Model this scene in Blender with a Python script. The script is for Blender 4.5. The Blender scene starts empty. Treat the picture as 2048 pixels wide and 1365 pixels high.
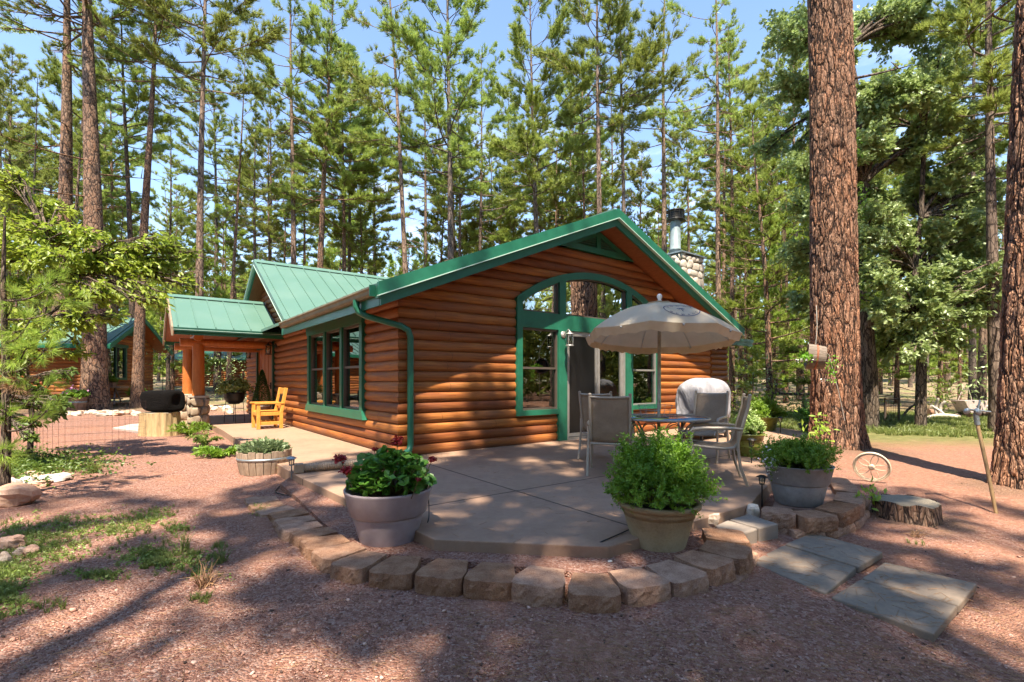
import bpy, math, random
import numpy as np
from mathutils import Vector, Matrix
R = math.radians
scene = bpy.context.scene
COL = scene.collection

# ------------------------------------------------------------------ camera
cam_d = bpy.data.cameras.new("camera")
cam = bpy.data.objects.new("camera", cam_d); COL.objects.link(cam)
cam.location = (0, 0, 1.2); cam.rotation_euler = (R(90), 0, 0)
cam_d.sensor_width = 36.0; cam_d.lens = 36.0 * 979.0 / 2048.0
cam_d.shift_y = (762.0 - 682.5) / 2048.0
cam_d.clip_start = 0.05; cam_d.clip_end = 2000
scene.camera = cam

# ------------------------------------------------------------------ light
SUN_EL = R(63.0)
SUN_TRAVEL = Vector((0.03, 1.0))            # the way the sunlight travels over the ground
SUN_TRAVEL.normalize()
sky_az = math.atan2(-SUN_TRAVEL.x, -SUN_TRAVEL.y)   # azimuth of the sun, from +Y towards +X
world = bpy.data.worlds.new("World"); scene.world = world; world.use_nodes = True
wn = world.node_tree.nodes; wl = world.node_tree.links
for n in list(wn): wn.remove(n)
w_out = wn.new('ShaderNodeOutputWorld'); w_bg = wn.new('ShaderNodeBackground')
w_sky = wn.new('ShaderNodeTexSky'); w_sky.sky_type = 'NISHITA'; w_sky.sun_disc = False
w_sky.sun_elevation = SUN_EL; w_sky.sun_rotation = sky_az
w_sky.altitude = 1500; w_sky.air_density = 1.1; w_sky.dust_density = 0.1; w_sky.ozone_density = 3.0
w_bg.inputs['Strength'].default_value = 0.145
# thin low clouds
w_tc = wn.new('ShaderNodeTexCoord'); w_map = wn.new('ShaderNodeMapping'); w_map.inputs['Scale'].default_value = (1.6, 1.6, 5.0)
w_noise = wn.new('ShaderNodeTexNoise'); w_noise.inputs['Scale'].default_value = 2.6; w_noise.inputs['Detail'].default_value = 8; w_noise.inputs['Roughness'].default_value = .6
w_ramp = wn.new('ShaderNodeValToRGB'); w_ramp.color_ramp.elements[0].position = .55; w_ramp.color_ramp.elements[1].position = .80
w_sep = wn.new('ShaderNodeSeparateXYZ'); w_mr = wn.new('ShaderNodeMapRange')
w_mr.inputs['From Min'].default_value = .55; w_mr.inputs['From Max'].default_value = .12
w_mul = wn.new('ShaderNodeMath'); w_mul.operation = 'MULTIPLY'
w_mix = wn.new('ShaderNodeMixRGB'); w_mix.inputs['Color2'].default_value = (7.5, 7.8, 8.2, 1)
wl.new(w_tc.outputs['Generated'], w_map.inputs['Vector']); wl.new(w_map.outputs[0], w_noise.inputs['Vector'])
wl.new(w_noise.outputs['Fac'], w_ramp.inputs[0]); wl.new(w_tc.outputs['Generated'], w_sep.inputs[0])
wl.new(w_sep.outputs['Z'], w_mr.inputs['Value']); wl.new(w_ramp.outputs[0], w_mul.inputs[0]); wl.new(w_mr.outputs[0], w_mul.inputs[1])
wl.new(w_mul.outputs[0], w_mix.inputs['Fac']); wl.new(w_sky.outputs[0], w_mix.inputs['Color1'])
wl.new(w_mix.outputs[0], w_bg.inputs['Color']); wl.new(w_bg.outputs[0], w_out.inputs['Surface'])

sun_d = bpy.data.lights.new("sun", 'SUN'); sun_d.energy = 4.7; sun_d.angle = R(0.53); sun_d.color = (1.0, .92, .79)
sun = bpy.data.objects.new("sun", sun_d); COL.objects.link(sun)
sun_dir = Vector((SUN_TRAVEL.x * math.cos(SUN_EL), SUN_TRAVEL.y * math.cos(SUN_EL), -math.sin(SUN_EL)))
sun.rotation_euler = sun_dir.to_track_quat('-Z', 'Y').to_euler()
sun.location = (0, -20, 40)

scene.view_settings.view_transform = 'Standard'; scene.view_settings.look = 'None'
scene.view_settings.exposure = 1.62; scene.view_settings.gamma = 1.0
scene.view_settings.use_white_balance = True; scene.view_settings.white_balance_temperature = 7000
scene.render.engine = 'CYCLES'
cy = scene.cycles
cy.max_bounces = 7; cy.diffuse_bounces = 3; cy.glossy_bounces = 3; cy.transmission_bounces = 3; cy.transparent_max_bounces = 8
cy.caustics_reflective = False; cy.caustics_refractive = False
cy.use_denoising = True; cy.use_adaptive_sampling = True; cy.adaptive_threshold = 0.02

# ------------------------------------------------------------------ helpers
rng = np.random.default_rng(7)
random.seed(7)
F_ = 979.0; CH = 1.2
C0 = np.array([-1.78, 7.75]); UU = np.array([.7911, .6117]); VV = np.array([-.6117, .7911])
HROT = math.atan2(.6117, .7911)
def at(x, y, z=0.0):
    """ground point seen at photo pixel (x, y) on the height z"""
    Y = F_ * (CH - z) / (y - 762.0); return ((x - 1024.0) * Y / F_, Y, z)
def atY(x, y, Y):
    return ((x - 1024.0) * Y / F_, Y, CH - (y - 762.0) * Y / F_)
def uv(u, v, z=0.0):
    p = C0 + u * UU + v * VV; return (p[0], p[1], z)

class MB:
    """collects pieces of one mesh"""
    def __init__(s): s.V = []; s.F = []; s.S = []; s.M = []; s.n = 0
    def add(s, V, F, smooth=False, m=0):
        V = np.asarray(V, float).reshape(-1, 3)
        if isinstance(F, np.ndarray): s.F.append(F + s.n); k = len(F)
        else:
            by = {}
            for f in F: by.setdefault(len(f), []).append(f)
            k = 0
            for q in by.values(): s.F.append(np.array(q) + s.n); s.S.append(np.full(len(q), smooth)); s.M.append(np.full(len(q), m))
            s.V.append(V); s.n += len(V); return s
        s.V.append(V); s.n += len(V); s.S.append(np.full(k, smooth)); s.M.append(np.full(k, m)); return s
    def box(s, x0, x1, y0, y1, z0, z1, m=0, M=None):
        V = np.array([[x, y, z] for z in (z0, z1) for y in (y0, y1) for x in (x0, x1)], float)
        if M is not None: V = (np.c_[V, np.ones(8)] @ np.array(M).T)[:, :3]
        return s.add(V, np.array([[0, 2, 3, 1], [4, 5, 7, 6], [0, 1, 5, 4], [2, 6, 7, 3], [0, 4, 6, 2], [1, 3, 7, 5]]), False, m)
    def beam(s, p, q, w, h, m=0, up=(0, 0, 1)):
        p = Vector(p); q = Vector(q); d = (q - p); L = d.length; d.normalize(); u = Vector(up)
        x = d.cross(u)
        if x.length < 1e-4: x = d.cross(Vector((1, 0, 0)))
        x.normalize(); z = x.cross(d)
        M = Matrix(((x.x, d.x, z.x, p.x), (x.y, d.y, z.y, p.y), (x.z, d.z, z.z, p.z), (0, 0, 0, 1)))
        return s.box(-w / 2, w / 2, 0, L, -h / 2, h / 2, m, M)
    def prism(s, poly, z0, z1, m=0, f=None):
        """poly in (a,b), extruded over c; f maps (a,b,c) to xyz"""
        f = f or (lambda a, b, c: (a, b, c)); n = len(poly)
        V = [f(a, b, z0) for a, b in poly] + [f(a, b, z1) for a, b in poly]
        F = [tuple(range(n))[::-1], tuple(range(n, 2 * n))] + [(i, (i + 1) % n, n + (i + 1) % n, n + i) for i in range(n)]
        return s.add(V, F, False, m)
    def tube(s, P, r, n=8, m=0, cap=True, smooth=True, closed=False):
        P = np.asarray(P, float); k = len(P); r = np.broadcast_to(np.asarray(r, float), (k,))
        T = np.gradient(P, axis=0) if not closed else np.roll(P, -1, 0) - np.roll(P, 1, 0)
        T /= np.linalg.norm(T, axis=1)[:, None] + 1e-9
        ref = np.array([0, 0, 1.]) if abs(T[0, 2]) < .9 else np.array([1., 0, 0])
        a = np.cross(T[0], ref); a /= np.linalg.norm(a); A = [a]
        for q in range(1, k):
            a = A[-1] - T[q] * (A[-1] @ T[q]); a /= np.linalg.norm(a) + 1e-9; A.append(a)
        A = np.array(A); B = np.cross(T, A)
        t = np.arange(n) * 2 * math.pi / n
        V = P[:, None] + r[:, None, None] * (A[:, None] * np.cos(t)[None, :, None] + B[:, None] * np.sin(t)[None, :, None])
        kk = k if closed else k - 1
        i = np.arange(kk)[:, None]; j = np.arange(n)[None]
        F = np.stack([i * n + j, i * n + (j + 1) % n, ((i + 1) % k) * n + (j + 1) % n, ((i + 1) % k) * n + j], -1).reshape(-1, 4)
        s.add(V.reshape(-1, 3), F, smooth, m)
        if cap and not closed:
            s.add(V[0], [tuple(range(n))], False, m); s.add(V[-1], [tuple(range(n))[::-1]], False, m)
        return s
    def lathe(s, prof, n=32, c=(0, 0, 0), m=0, smooth=True, M=None):
        prof = np.asarray(prof, float); k = len(prof); t = np.arange(n) * 2 * math.pi / n
        V = np.stack([prof[:, None, 0] * np.cos(t) + c[0], prof[:, None, 0] * np.sin(t) + c[1], np.repeat(prof[:, 1:2], n, 1) + c[2]], -1).reshape(-1, 3)
        if M is not None: V = (np.c_[V, np.ones(len(V))] @ np.array(M).T)[:, :3]
        i = np.arange(k - 1)[:, None]; j = np.arange(n)[None]
        F = np.stack([i * n + j, i * n + (j + 1) % n, (i + 1) * n + (j + 1) % n, (i + 1) * n + j], -1).reshape(-1, 4)
        return s.add(V, F, smooth, m)
    def blob(s, c, r, seed=0, amp=.2, nu=14, nv=9, m=0, flat=True, sq=1.0):
        g = np.random.default_rng(seed); V = []
        ph = g.uniform(0, 6.28, (6,)); k = g.uniform(1.2, 3.2, (6, 3)) * g.choice([-1, 1], (6, 3))
        for a in range(nv + 1):
            th = math.pi * a / nv
            for b in range(nu):
                p = 2 * math.pi * b / nu
                d = np.array([math.sin(th) * math.cos(p), math.sin(th) * math.sin(p), math.cos(th)])
                f = 1 + amp * sum(math.sin(k[q] @ d + ph[q]) for q in range(6)) / 3
                d2 = np.sign(d) * np.abs(d) ** sq
                V.append(np.array(c) + d2 * np.array(r) * f)
        F = [(a * nu + b, (a + 1) * nu + b, (a + 1) * nu + (b + 1) % nu, a * nu + (b + 1) % nu) for a in range(nv) for b in range(nu)]
        return s.add(V, F, not flat, m)
    def mesh(s, name, mats):
        me = bpy.data.meshes.new(name)
        if not s.V: return me
        V = np.concatenate(s.V); tot = np.concatenate([np.full(len(f), f.shape[1]) for f in s.F]); L = np.concatenate([f.ravel() for f in s.F])
        me.vertices.add(len(V)); me.vertices.foreach_set('co', V.ravel().astype('f4'))
        me.loops.add(len(L)); me.loops.foreach_set('vertex_index', L.astype('i4'))
        me.polygons.add(len(tot)); me.polygons.foreach_set('loop_start', (np.cumsum(tot) - tot).astype('i4'))
        me.polygons.foreach_set('loop_total', tot.astype('i4'))
        me.polygons.foreach_set('use_smooth', np.concatenate(s.S)); me.polygons.foreach_set('material_index', np.concatenate(s.M).astype('i4'))
        for m in (mats if isinstance(mats, (list, tuple)) else [mats]): me.materials.append(m)
        me.update(calc_edges=True); return me
    def obj(s, name, mats, parent=None, bevel=0, loc=None, rot=None):
        o = bpy.data.objects.new(name, s.mesh(name, mats)); COL.objects.link(o)
        if parent is not None: o.parent = parent
        if loc is not None: o.location = loc
        if rot is not None: o.rotation_euler = rot
        if bevel:
            b = o.modifiers.new('bevel', 'BEVEL'); b.width = bevel; b.segments = 2; b.limit_method = 'ANGLE'; b.angle_limit = R(40)
        return o

def tag(o, label, cat, group=None):
    o['label'] = label; o['category'] = cat
    if group: o['group'] = group
    return o
def thing(name, label, cat, loc=(0, 0, 0), rz=0.0, group=None, rot=None):
    o = bpy.data.objects.new(name, None); COL.objects.link(o); o.empty_display_size = .1
    o.location = loc; o.rotation_euler = rot or (0, 0, rz)
    return tag(o, label, cat, group)
def kind(o, k): o['kind'] = k; return o
def dup(root, loc=None, rot=None, scale=None, label=None, group=None):
    r = root.copy(); COL.objects.link(r)
    if loc is not None: r.location = loc
    if rot is not None: r.rotation_euler = rot
    if scale is not None: r.scale = scale
    if label: r['label'] = label
    if group: r['group'] = group
    for ch in list(root.children):
        c = ch.copy(); COL.objects.link(c); c.parent = r
        for g in list(ch.children):
            d = g.copy(); COL.objects.link(d); d.parent = c
    return r

# ------------------------------------------------------------------ materials
class NT:
    def __init__(s, name):
        s.m = bpy.data.materials.new(name); s.m.use_nodes = True; s.t = s.m.node_tree; s.n = s.t.nodes; s.n.clear()
        s.out = s.n.new('ShaderNodeOutputMaterial')
    def N(s, t, **k):
        n = s.n.new('ShaderNode' + t)
        for a, b in k.items(): setattr(n, a, b)
        return n
    def put(s, n, key, val):
        i = n.inputs[key]
        if isinstance(val, bpy.types.NodeSocket): s.t.links.new(val, i)
        elif val is not None:
            if hasattr(i.default_value, '__len__') and not hasattr(val, '__len__'): val = (val,) * len(i.default_value)
            if hasattr(i.default_value, '__len__') and len(i.default_value) == 4 and len(val) == 3: val = (*val, 1)
            i.default_value = val
    def co(s, kind='Object', scale=(1, 1, 1), rot=(0, 0, 0)):
        c = s.N('TexCoord').outputs[kind]
        if scale == (1, 1, 1) and rot == (0, 0, 0): return c
        mp = s.N('Mapping'); s.put(mp, 'Vector', c); mp.inputs['Scale'].default_value = scale; mp.inputs['Rotation'].default_value = rot
        return mp.outputs[0]
    def noise(s, vec, scale, detail=4, rough=.55, dist=0):
        n = s.N('TexNoise'); s.put(n, 'Vector', vec); s.put(n, 'Scale', scale); s.put(n, 'Detail', detail); s.put(n, 'Roughness', rough); s.put(n, 'Distortion', dist)
        return n.outputs['Fac']
    def vor(s, vec, scale, feature='F1', out='Distance', rnd=1):
        n = s.N('TexVoronoi', feature=feature); s.put(n, 'Vector', vec); s.put(n, 'Scale', scale); s.put(n, 'Randomness', rnd)
        return n.outputs[out]
    def ramp(s, fac, stops):
        n = s.N('ValToRGB'); s.put(n, 0, fac); e = n.color_ramp.elements
        while len(e) > 1: e.remove(e[-1])
        e[0].position = stops[0][0]; e[0].color = (*stops[0][1], 1) if len(stops[0][1]) == 3 else stops[0][1]
        for p, c in stops[1:]:
            x = e.new(p); x.color = (*c, 1)
        return n.outputs[0]
    def g(s, fac, a, b): return s.ramp(fac, [(a, (0, 0, 0)), (b, (1, 1, 1))])
    def mix(s, f, a, b, mode='MIX'):
        n = s.N('MixRGB', blend_type=mode); s.put(n, 'Fac', f); s.put(n, 'Color1', a); s.put(n, 'Color2', b); return n.outputs[0]
    def math(s, op, a, b=None, c=None):
        n = s.N('Math', operation=op); s.put(n, 0, a)
        if b is not None: s.put(n, 1, b)
        if c is not None: s.put(n, 2, c)
        return n.outputs[0]
    def bump(s, h, strength=.5, dist=.02, normal=None):
        n = s.N('Bump'); s.put(n, 'Height', h); s.put(n, 'Strength', strength); s.put(n, 'Distance', dist)
        if normal is not None: s.put(n, 'Normal', normal)
        return n.outputs[0]
    def pr(s, color, rough=.6, metal=0, spec=.5, normal=None, **k):
        n = s.N('BsdfPrincipled'); s.put(n, 'Base Color', color); s.put(n, 'Roughness', rough); s.put(n, 'Metallic', metal); s.put(n, 'Specular IOR Level', spec)
        if normal is not None: s.put(n, 'Normal', normal)
        for a, b in k.items(): s.put(n, a.replace('_', ' '), b)
        return n.outputs[0]
    def end(s, sh, disp=None):
        s.t.links.new(sh, s.out.inputs['Surface'])
        if disp is not None:
            d = s.N('Displacement'); s.put(d, 'Height', disp[0]); s.put(d, 'Scale', disp[1]); s.put(d, 'Midlevel', disp[2])
            s.t.links.new(d.outputs[0], s.out.inputs['Displacement']); s.m.displacement_method = 'BOTH'
        return s.m

def simple(name, col, rough=.6, metal=0, var=.25, scale=12, bump=.0, spec=.5):
    t = NT(name); c = t.co(); f = t.noise(c, scale, 6, .6)
    dark = tuple(x * (1 - var) for x in col); light = tuple(min(1, x * (1 + var)) for x in col)
    cc = t.ramp(f, [(.3, dark), (.7, light)])
    nb = t.bump(t.noise(c, scale * 6, 3), bump, .01) if bump else None
    rr = t.math('MULTIPLY_ADD', f, .25, rough - .12)
    return t.end(t.pr(cc, rr, metal, spec, nb))

def m_logs():
    t = NT('stained_log'); c = t.co()
    sp = t.N('SeparateXYZ'); t.put(sp, 0, c)
    row = t.math('FLOOR', t.math('DIVIDE', sp.outputs['Z'], .1695))
    wn_ = t.N('TexWhiteNoise', noise_dimensions='1D'); t.put(wn_, 'W', row)
    cb = t.N('CombineXYZ'); t.put(cb, 0, t.math('MULTIPLY', sp.outputs['X'], .7)); t.put(cb, 1, t.math('MULTIPLY', sp.outputs['Y'], .7)); t.put(cb, 2, t.math('MULTIPLY_ADD', sp.outputs['Z'], 14, t.math('MULTIPLY', row, 3.7)))
    g1 = t.noise(cb.outputs[0], 2.2, 6, .62, .6)
    cb2 = t.N('CombineXYZ'); t.put(cb2, 0, sp.outputs['X']); t.put(cb2, 1, sp.outputs['Y']); t.put(cb2, 2, t.math('MULTIPLY_ADD', sp.outputs['Z'], 2.2, t.math('MULTIPLY', row, 5.1)))
    g2 = t.noise(cb2.outputs[0], 1.3, 3, .5)
    col = t.ramp(g1, [(.25, (.13, .036, .013)), (.42, (.24, .070, .020)), (.58, (.34, .112, .030)), (.8, (.44, .175, .055))])
    col = t.mix(t.math('MULTIPLY', t.g(g2, .48, .72), .6), col, (.21, .085, .05))
    hsv = t.N('HueSaturation'); t.put(hsv, 'Value', t.math('MULTIPLY_ADD', wn_.outputs['Value'], .62, .68)); t.put(hsv, 'Hue', t.math('MULTIPLY_ADD', wn_.outputs['Value'], .012, .496)); t.put(hsv, 'Saturation', 1.0); t.put(hsv, 'Color', col)
    k = t.vor(cb2.outputs[0], 2.1, 'F1'); knot = t.g(k, .045, .025)
    k2 = t.vor(t.co(scale=(3, 3, 8)), 1.7, 'F1')
    knot2 = t.g(k2, .07, .03)
    col = t.mix(t.math('MULTIPLY', t.math('MAXIMUM', knot, knot2), .75), hsv.outputs[0], (.07, .02, .008))
    # drying checks along the grain and butt joints between log lengths
    cb3 = t.N('CombineXYZ'); t.put(cb3, 0, t.math('MULTIPLY', sp.outputs['X'], 1.6)); t.put(cb3, 1, t.math('MULTIPLY', sp.outputs['Y'], 1.6)); t.put(cb3, 2, t.math('MULTIPLY', sp.outputs['Z'], 75))
    col = t.mix(t.math('MULTIPLY', t.g(t.noise(cb3.outputs[0], 1.5, 3, .6), .66, .71), .7), col, (.05, .015, .007))
    fr_ = t.math('FRACT', t.math('ADD', t.math('DIVIDE', t.math('ADD', sp.outputs['X'], sp.outputs['Y']), 3.3), t.math('MULTIPLY', wn_.outputs['Value'], 7.3)))
    col = t.mix(t.math('MULTIPLY', t.g(fr_, .0026, .0014), .85), col, (.03, .01, .005))
    # weathered foot of the wall
    low = t.g(t.math('ADD', sp.outputs['Z'], t.math('MULTIPLY', g2, .12)), .13, .07)
    col = t.mix(t.math('MULTIPLY', low, .6), col, (.20, .12, .08))
    return t.end(t.pr(col, t.math('MULTIPLY_ADD', g1, .25, .42), 0, .3, t.bump(g1, .5, .008)))
def m_wood(name, a, b, sc=(2, 2, 14), rough=.5):
    t = NT(name); c = t.co(scale=sc); g = t.noise(c, 3, 6, .6, .8)
    kn = t.g(t.vor(t.co(scale=(4, 4, 5)), 1.6), .09, .03)
    col = t.mix(t.math('MULTIPLY', kn, .6), t.ramp(g, [(.3, a), (.7, b)]), tuple(x * .3 for x in a))
    return t.end(t.pr(col, rough, 0, .4, t.bump(g, .3, .005)))
def m_metal_roof():
    t = NT('green_metal_roof'); c = t.co(); f = t.noise(c, 1.2, 5, .6); s2 = t.noise(t.co(scale=(9, 1, 1)), 3, 5)
    col = t.mix(t.math('MULTIPLY', t.g(f, .45, .75), .35), (.085, .175, .14), (.14, .225, .19))
    col = t.mix(t.math('MULTIPLY', t.g(s2, .6, .8), .2), col, (.24, .30, .24))
    return t.end(t.pr(col, t.math('MULTIPLY_ADD', f, .2, .3), .0, .7))
def m_bark(name, plate=(.30, .13, .065), plate2=(.44, .20, .10), crack=(.035, .022, .018), sc=1.0, disp=0.0, grey=(.22, .17, .14), gf=.35):
    t = NT(name)
    c0 = t.co(scale=(1, 1, .24)); wob = t.N('TexNoise'); t.put(wob, 'Vector', c0); t.put(wob, 'Scale', 3.2 * sc); t.put(wob, 'Detail', 4)
    vm = t.N('VectorMath', operation='SCALE'); t.put(vm, 0, wob.outputs['Color']); vm.inputs['Scale'].default_value = .30 / sc
    va = t.N('VectorMath', operation='ADD'); t.put(va, 0, c0); t.put(va, 1, vm.outputs[0])
    e1 = t.vor(va.outputs[0], 8.0 * sc, 'DISTANCE_TO_EDGE'); e2 = t.vor(va.outputs[0], 24 * sc, 'DISTANCE_TO_EDGE'); cc = t.vor(va.outputs[0], 24 * sc, 'F1', 'Color')
    c1 = t.vor(va.outputs[0], 8.0 * sc, 'F1', 'Color')
    big = t.noise(t.co(scale=(1, 1, .5)), 1.1, 4, .6); fu = t.math('ABSOLUTE', t.math('SUBTRACT', t.noise(t.co(scale=(1, 1, .13)), 5.5 * sc, 3, .55, .4), .5)); h1 = t.g(e1, .0, .16); h2 = t.g(e2, .0, .12)
    fine = t.noise(t.co(scale=(1, 1, .6)), 40 * sc, 4, .65)
    col = t.mix(cc, plate, plate2)
    s1 = t.N('SeparateColor'); t.put(s1, 0, cc); s3 = t.N('SeparateColor'); t.put(s3, 0, c1)
    col = t.mix(t.math('MULTIPLY', t.g(s1.outputs[1], .35, .9), gf), col, grey)
    col = t.mix(t.math('MULTIPLY', t.g(s3.outputs[0], .5, 1.0), gf), col, grey)
    col = t.mix(t.math('MULTIPLY', t.g(big, .42, .62), .55), col, grey)
    col = t.mix(t.math('MULTIPLY', t.g(fine, .58, .75), .55), col, tuple(min(1, x * 1.7 + .03) for x in grey))
    col = t.mix(t.math('MULTIPLY', t.g(fine, .46, .34), .6), col, tuple(x * .35 for x in plate))
    col = t.mix(t.math('MULTIPLY', t.g(e2, .09, .0), .62), col, tuple(x * .3 for x in plate))
    col = t.mix(t.g(t.math('ADD', e1, t.math('MULTIPLY', fine, .06)), .135, .05), col, crack)
    col = t.mix(t.g(fu, .022, .007), col, crack); h1 = t.math('MULTIPLY', h1, t.g(fu, .008, .05))
    h = t.math('MULTIPLY_ADD', h2, .35, t.math('MULTIPLY_ADD', h1, 1.0, t.math('MULTIPLY', fine, .25)))
    sh = t.pr(col, .9, 0, .2, t.bump(h, .8, .018))
    return t.end(sh, (h, disp, 1.0) if disp else None)
def m_bark_far(name, a, b, crack):
    t = NT(name); c = t.co(scale=(1, 1, .3)); f = t.noise(c, 11, 6, .7); v = t.vor(c, 9, 'DISTANCE_TO_EDGE')
    oi = t.N('ObjectInfo')
    col = t.ramp(f, [(.3, crack), (.45, a), (.7, b)])
    col = t.mix(t.g(v, .10, .02), col, crack)
    hs = t.N('HueSaturation'); t.put(hs, 'Color', col); t.put(hs, 'Value', t.math('MULTIPLY_ADD', oi.outputs['Random'], .55, .75)); t.put(hs, 'Saturation', t.math('MULTIPLY_ADD', oi.outputs['Random'], .5, .7))
    return t.end(t.pr(hs.outputs[0], .9, 0, .15, t.bump(f, .8, .03)))
def m_leaf(name, cols, sc=3.0, trans=.35, rnd=True, gloss=.12, rough=.45):
    t = NT(name); c = t.co(); f = t.noise(c, sc, 3, .7); w = t.noise(c, sc * 9, 2, .6)
    n = len(cols); col = t.ramp(t.math('MULTIPLY_ADD', w, .5, t.math('MULTIPLY', f, .5)), [(.32 + .36 * i / (n - 1), cols[i]) for i in range(n)])
    if rnd:
        oi = t.N('ObjectInfo'); hs = t.N('HueSaturation'); t.put(hs, 'Color', col)
        t.put(hs, 'Value', t.math('MULTIPLY_ADD', oi.outputs['Random'], .5, .78)); t.put(hs, 'Hue', t.math('MULTIPLY_ADD', oi.outputs['Random'], .03, .485)); col = hs.outputs[0]
    d = t.N('BsdfDiffuse'); t.put(d, 'Color', col); tr = t.N('BsdfTranslucent'); t.put(tr, 'Color', col)
    gl = t.N('BsdfGlossy'); t.put(gl, 'Color', (.8, .9, .75)); t.put(gl, 'Roughness', rough)
    m1 = t.N('MixShader'); t.put(m1, 0, trans); t.put(m1, 1, d.outputs[0]); t.put(m1, 2, tr.outputs[0])
    m2 = t.N('MixShader'); t.put(m2, 0, gloss * .35); t.put(m2, 1, m1.outputs[0]); t.put(m2, 2, gl.outputs[0])
    return t.end(m2.outputs[0])
def m_glass(name='window_glass', tint=.40, refl=.16):
    t = NT(name); tr = t.N('BsdfTransparent'); t.put(tr, 'Color', (tint, tint, tint * .97))
    gl = t.N('BsdfGlossy'); t.put(gl, 'Roughness', .015); t.put(gl, 'Color', (.95, .97, .96))
    t.put(gl, 'Normal', t.bump(t.noise(t.co(), 1.6, 2), .06, .02))
    fr = t.N('Fresnel'); t.put(fr, 0, 1.5)
    m = t.N('MixShader'); t.put(m, 0, t.math('ADD', fr.outputs[0], refl)); t.put(m, 1, tr.outputs[0]); t.put(m, 2, gl.outputs[0])
    return t.end(m.outputs[0])
def m_ground():
    t = NT('pink_gravel_ground'); c = t.co()
    sp = t.N('SeparateXYZ'); t.put(sp, 0, c)
    cellc = t.vor(c, 78, 'F1', 'Color'); celld = t.vor(c, 78, 'F1'); big = t.vor(c, 45, 'F1', 'Color')
    s1 = t.N('SeparateColor'); t.put(s1, 0, cellc); s2 = t.N('SeparateColor'); t.put(s2, 0, big)
    grav = t.ramp(s1.outputs[0], [(0, (.17, .072, .052)), (.25, (.37, .18, .13)), (.55, (.52, .275, .20)), (.8, (.62, .37, .285)), (1, (.76, .56, .47))])
    grav2 = t.ramp(s2.outputs[0], [(0, (.27, .12, .085)), (.5, (.48, .25, .18)), (1, (.66, .43, .345))])
    grav = t.mix(t.g(s2.outputs[1], .70, .72), grav, grav2)
    grav = t.mix(t.math('MULTIPLY', t.g(celld, .0065, .0095), .45), grav, (.14, .06, .045))
    n1 = t.noise(c, .55, 6, .62); n2 = t.noise(c, 2.3, 6, .65); n3 = t.noise(c, 22, 5, .6)
    soil = t.ramp(n3, [(.3, (.26, .11, .07)), (.6, (.46, .235, .155)), (.8, (.60, .36, .265))])
    right = t.N('MapRange'); t.put(right, 0, sp.outputs['X']); right.inputs[1].default_value = 1.0; right.inputs[2].default_value = 5.5
    soilf = t.g(t.math('ADD', t.math('MULTIPLY_ADD', n2, .55, t.math('MULTIPLY', n1, .55)), t.math('MULTIPLY', right.outputs[0], .14)), .53, .66)
    col = t.mix(t.math('MULTIPLY', soilf, .72), grav, soil)
    # fine dark litter
    lit = t.noise(t.co(scale=(1, 1, 1), rot=(0, 0, .6)), 60, 3, .8)
    col = t.mix(t.math('MULTIPLY', t.g(lit, .66, .72), .5), col, (.10, .06, .045))
    # bark and needle litter heaped round the near trunks
    lm = None
    for (lx, ly, lr) in ((6.52, 9.6, 1.25), (6.4, 6.1, .85), (4.05, 5.0, .50), (10.25, 14, 1.2), (11.6, 14, 1.0)):
        dx = t.math('SUBTRACT', sp.outputs['X'], lx); dy = t.math('SUBTRACT', sp.outputs['Y'], ly); dd = t.math('SQRT', t.math('ADD', t.math('MULTIPLY', dx, dx), t.math('MULTIPLY', dy, dy)))
        m_ = t.g(t.math('DIVIDE', t.math('ADD', dd, t.math('MULTIPLY', t.math('SUBTRACT', n2, .5), 1.2)), lr * 2), .52, .26); lm = m_ if lm is None else t.math('MAXIMUM', lm, m_)
    lcol = t.ramp(t.noise(t.co(scale=(1, 3, 1), rot=(0, 0, .5)), 34, 4, .75), [(.35, (.08, .045, .03)), (.5, (.24, .14, .09)), (.7, (.44, .30, .21))])
    col = t.mix(t.math('MULTIPLY', lm, .8), col, lcol)
    # forest floor in the distance
    far = t.N('MapRange'); t.put(far, 0, t.math('ADD', sp.outputs['Y'], t.math('MULTIPLY', n1, 8))); far.inputs[1].default_value = 22; far.inputs[2].default_value = 32
    ff = t.ramp(t.noise(c, .35, 6, .7), [(.3, (.17, .12, .07)), (.5, (.36, .27, .17)), (.62, (.22, .24, .09)), (.75, (.48, .38, .27))])
    col = t.mix(far.outputs[0], col, ff)
    # meadow under the trees on the right
    gx = t.N('MapRange'); t.put(gx, 0, t.math('ADD', sp.outputs['X'], t.math('MULTIPLY', n2, 2))); gx.inputs[1].default_value = 6.5; gx.inputs[2].default_value = 8.5
    gy = t.N('MapRange'); t.put(gy, 0, t.math('ADD', sp.outputs['Y'], t.math('MULTIPLY', n2, 2))); gy.inputs[1].default_value = 10.5; gy.inputs[2].default_value = 12.5
    gy2 = t.N('MapRange'); t.put(gy2, 0, sp.outputs['Y']); gy2.inputs[1].default_value = 26; gy2.inputs[2].default_value = 20
    gm = t.math('MULTIPLY', t.math('MULTIPLY', gx.outputs[0], gy.outputs[0]), gy2.outputs[0])
    gcol = t.ramp(t.noise(c, 4, 5, .7), [(.3, (.10, .13, .04)), (.55, (.19, .22, .07)), (.75, (.36, .28, .15))])
    col = t.mix(t.math('MULTIPLY', gm, .85), col, gcol)
    h = t.math('MULTIPLY_ADD', celld, -60, t.math('MULTIPLY', n3, .5))
    nb = t.bump(h, .55, .012)
    return t.end(t.pr(col, .92, 0, .2, nb))
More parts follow.
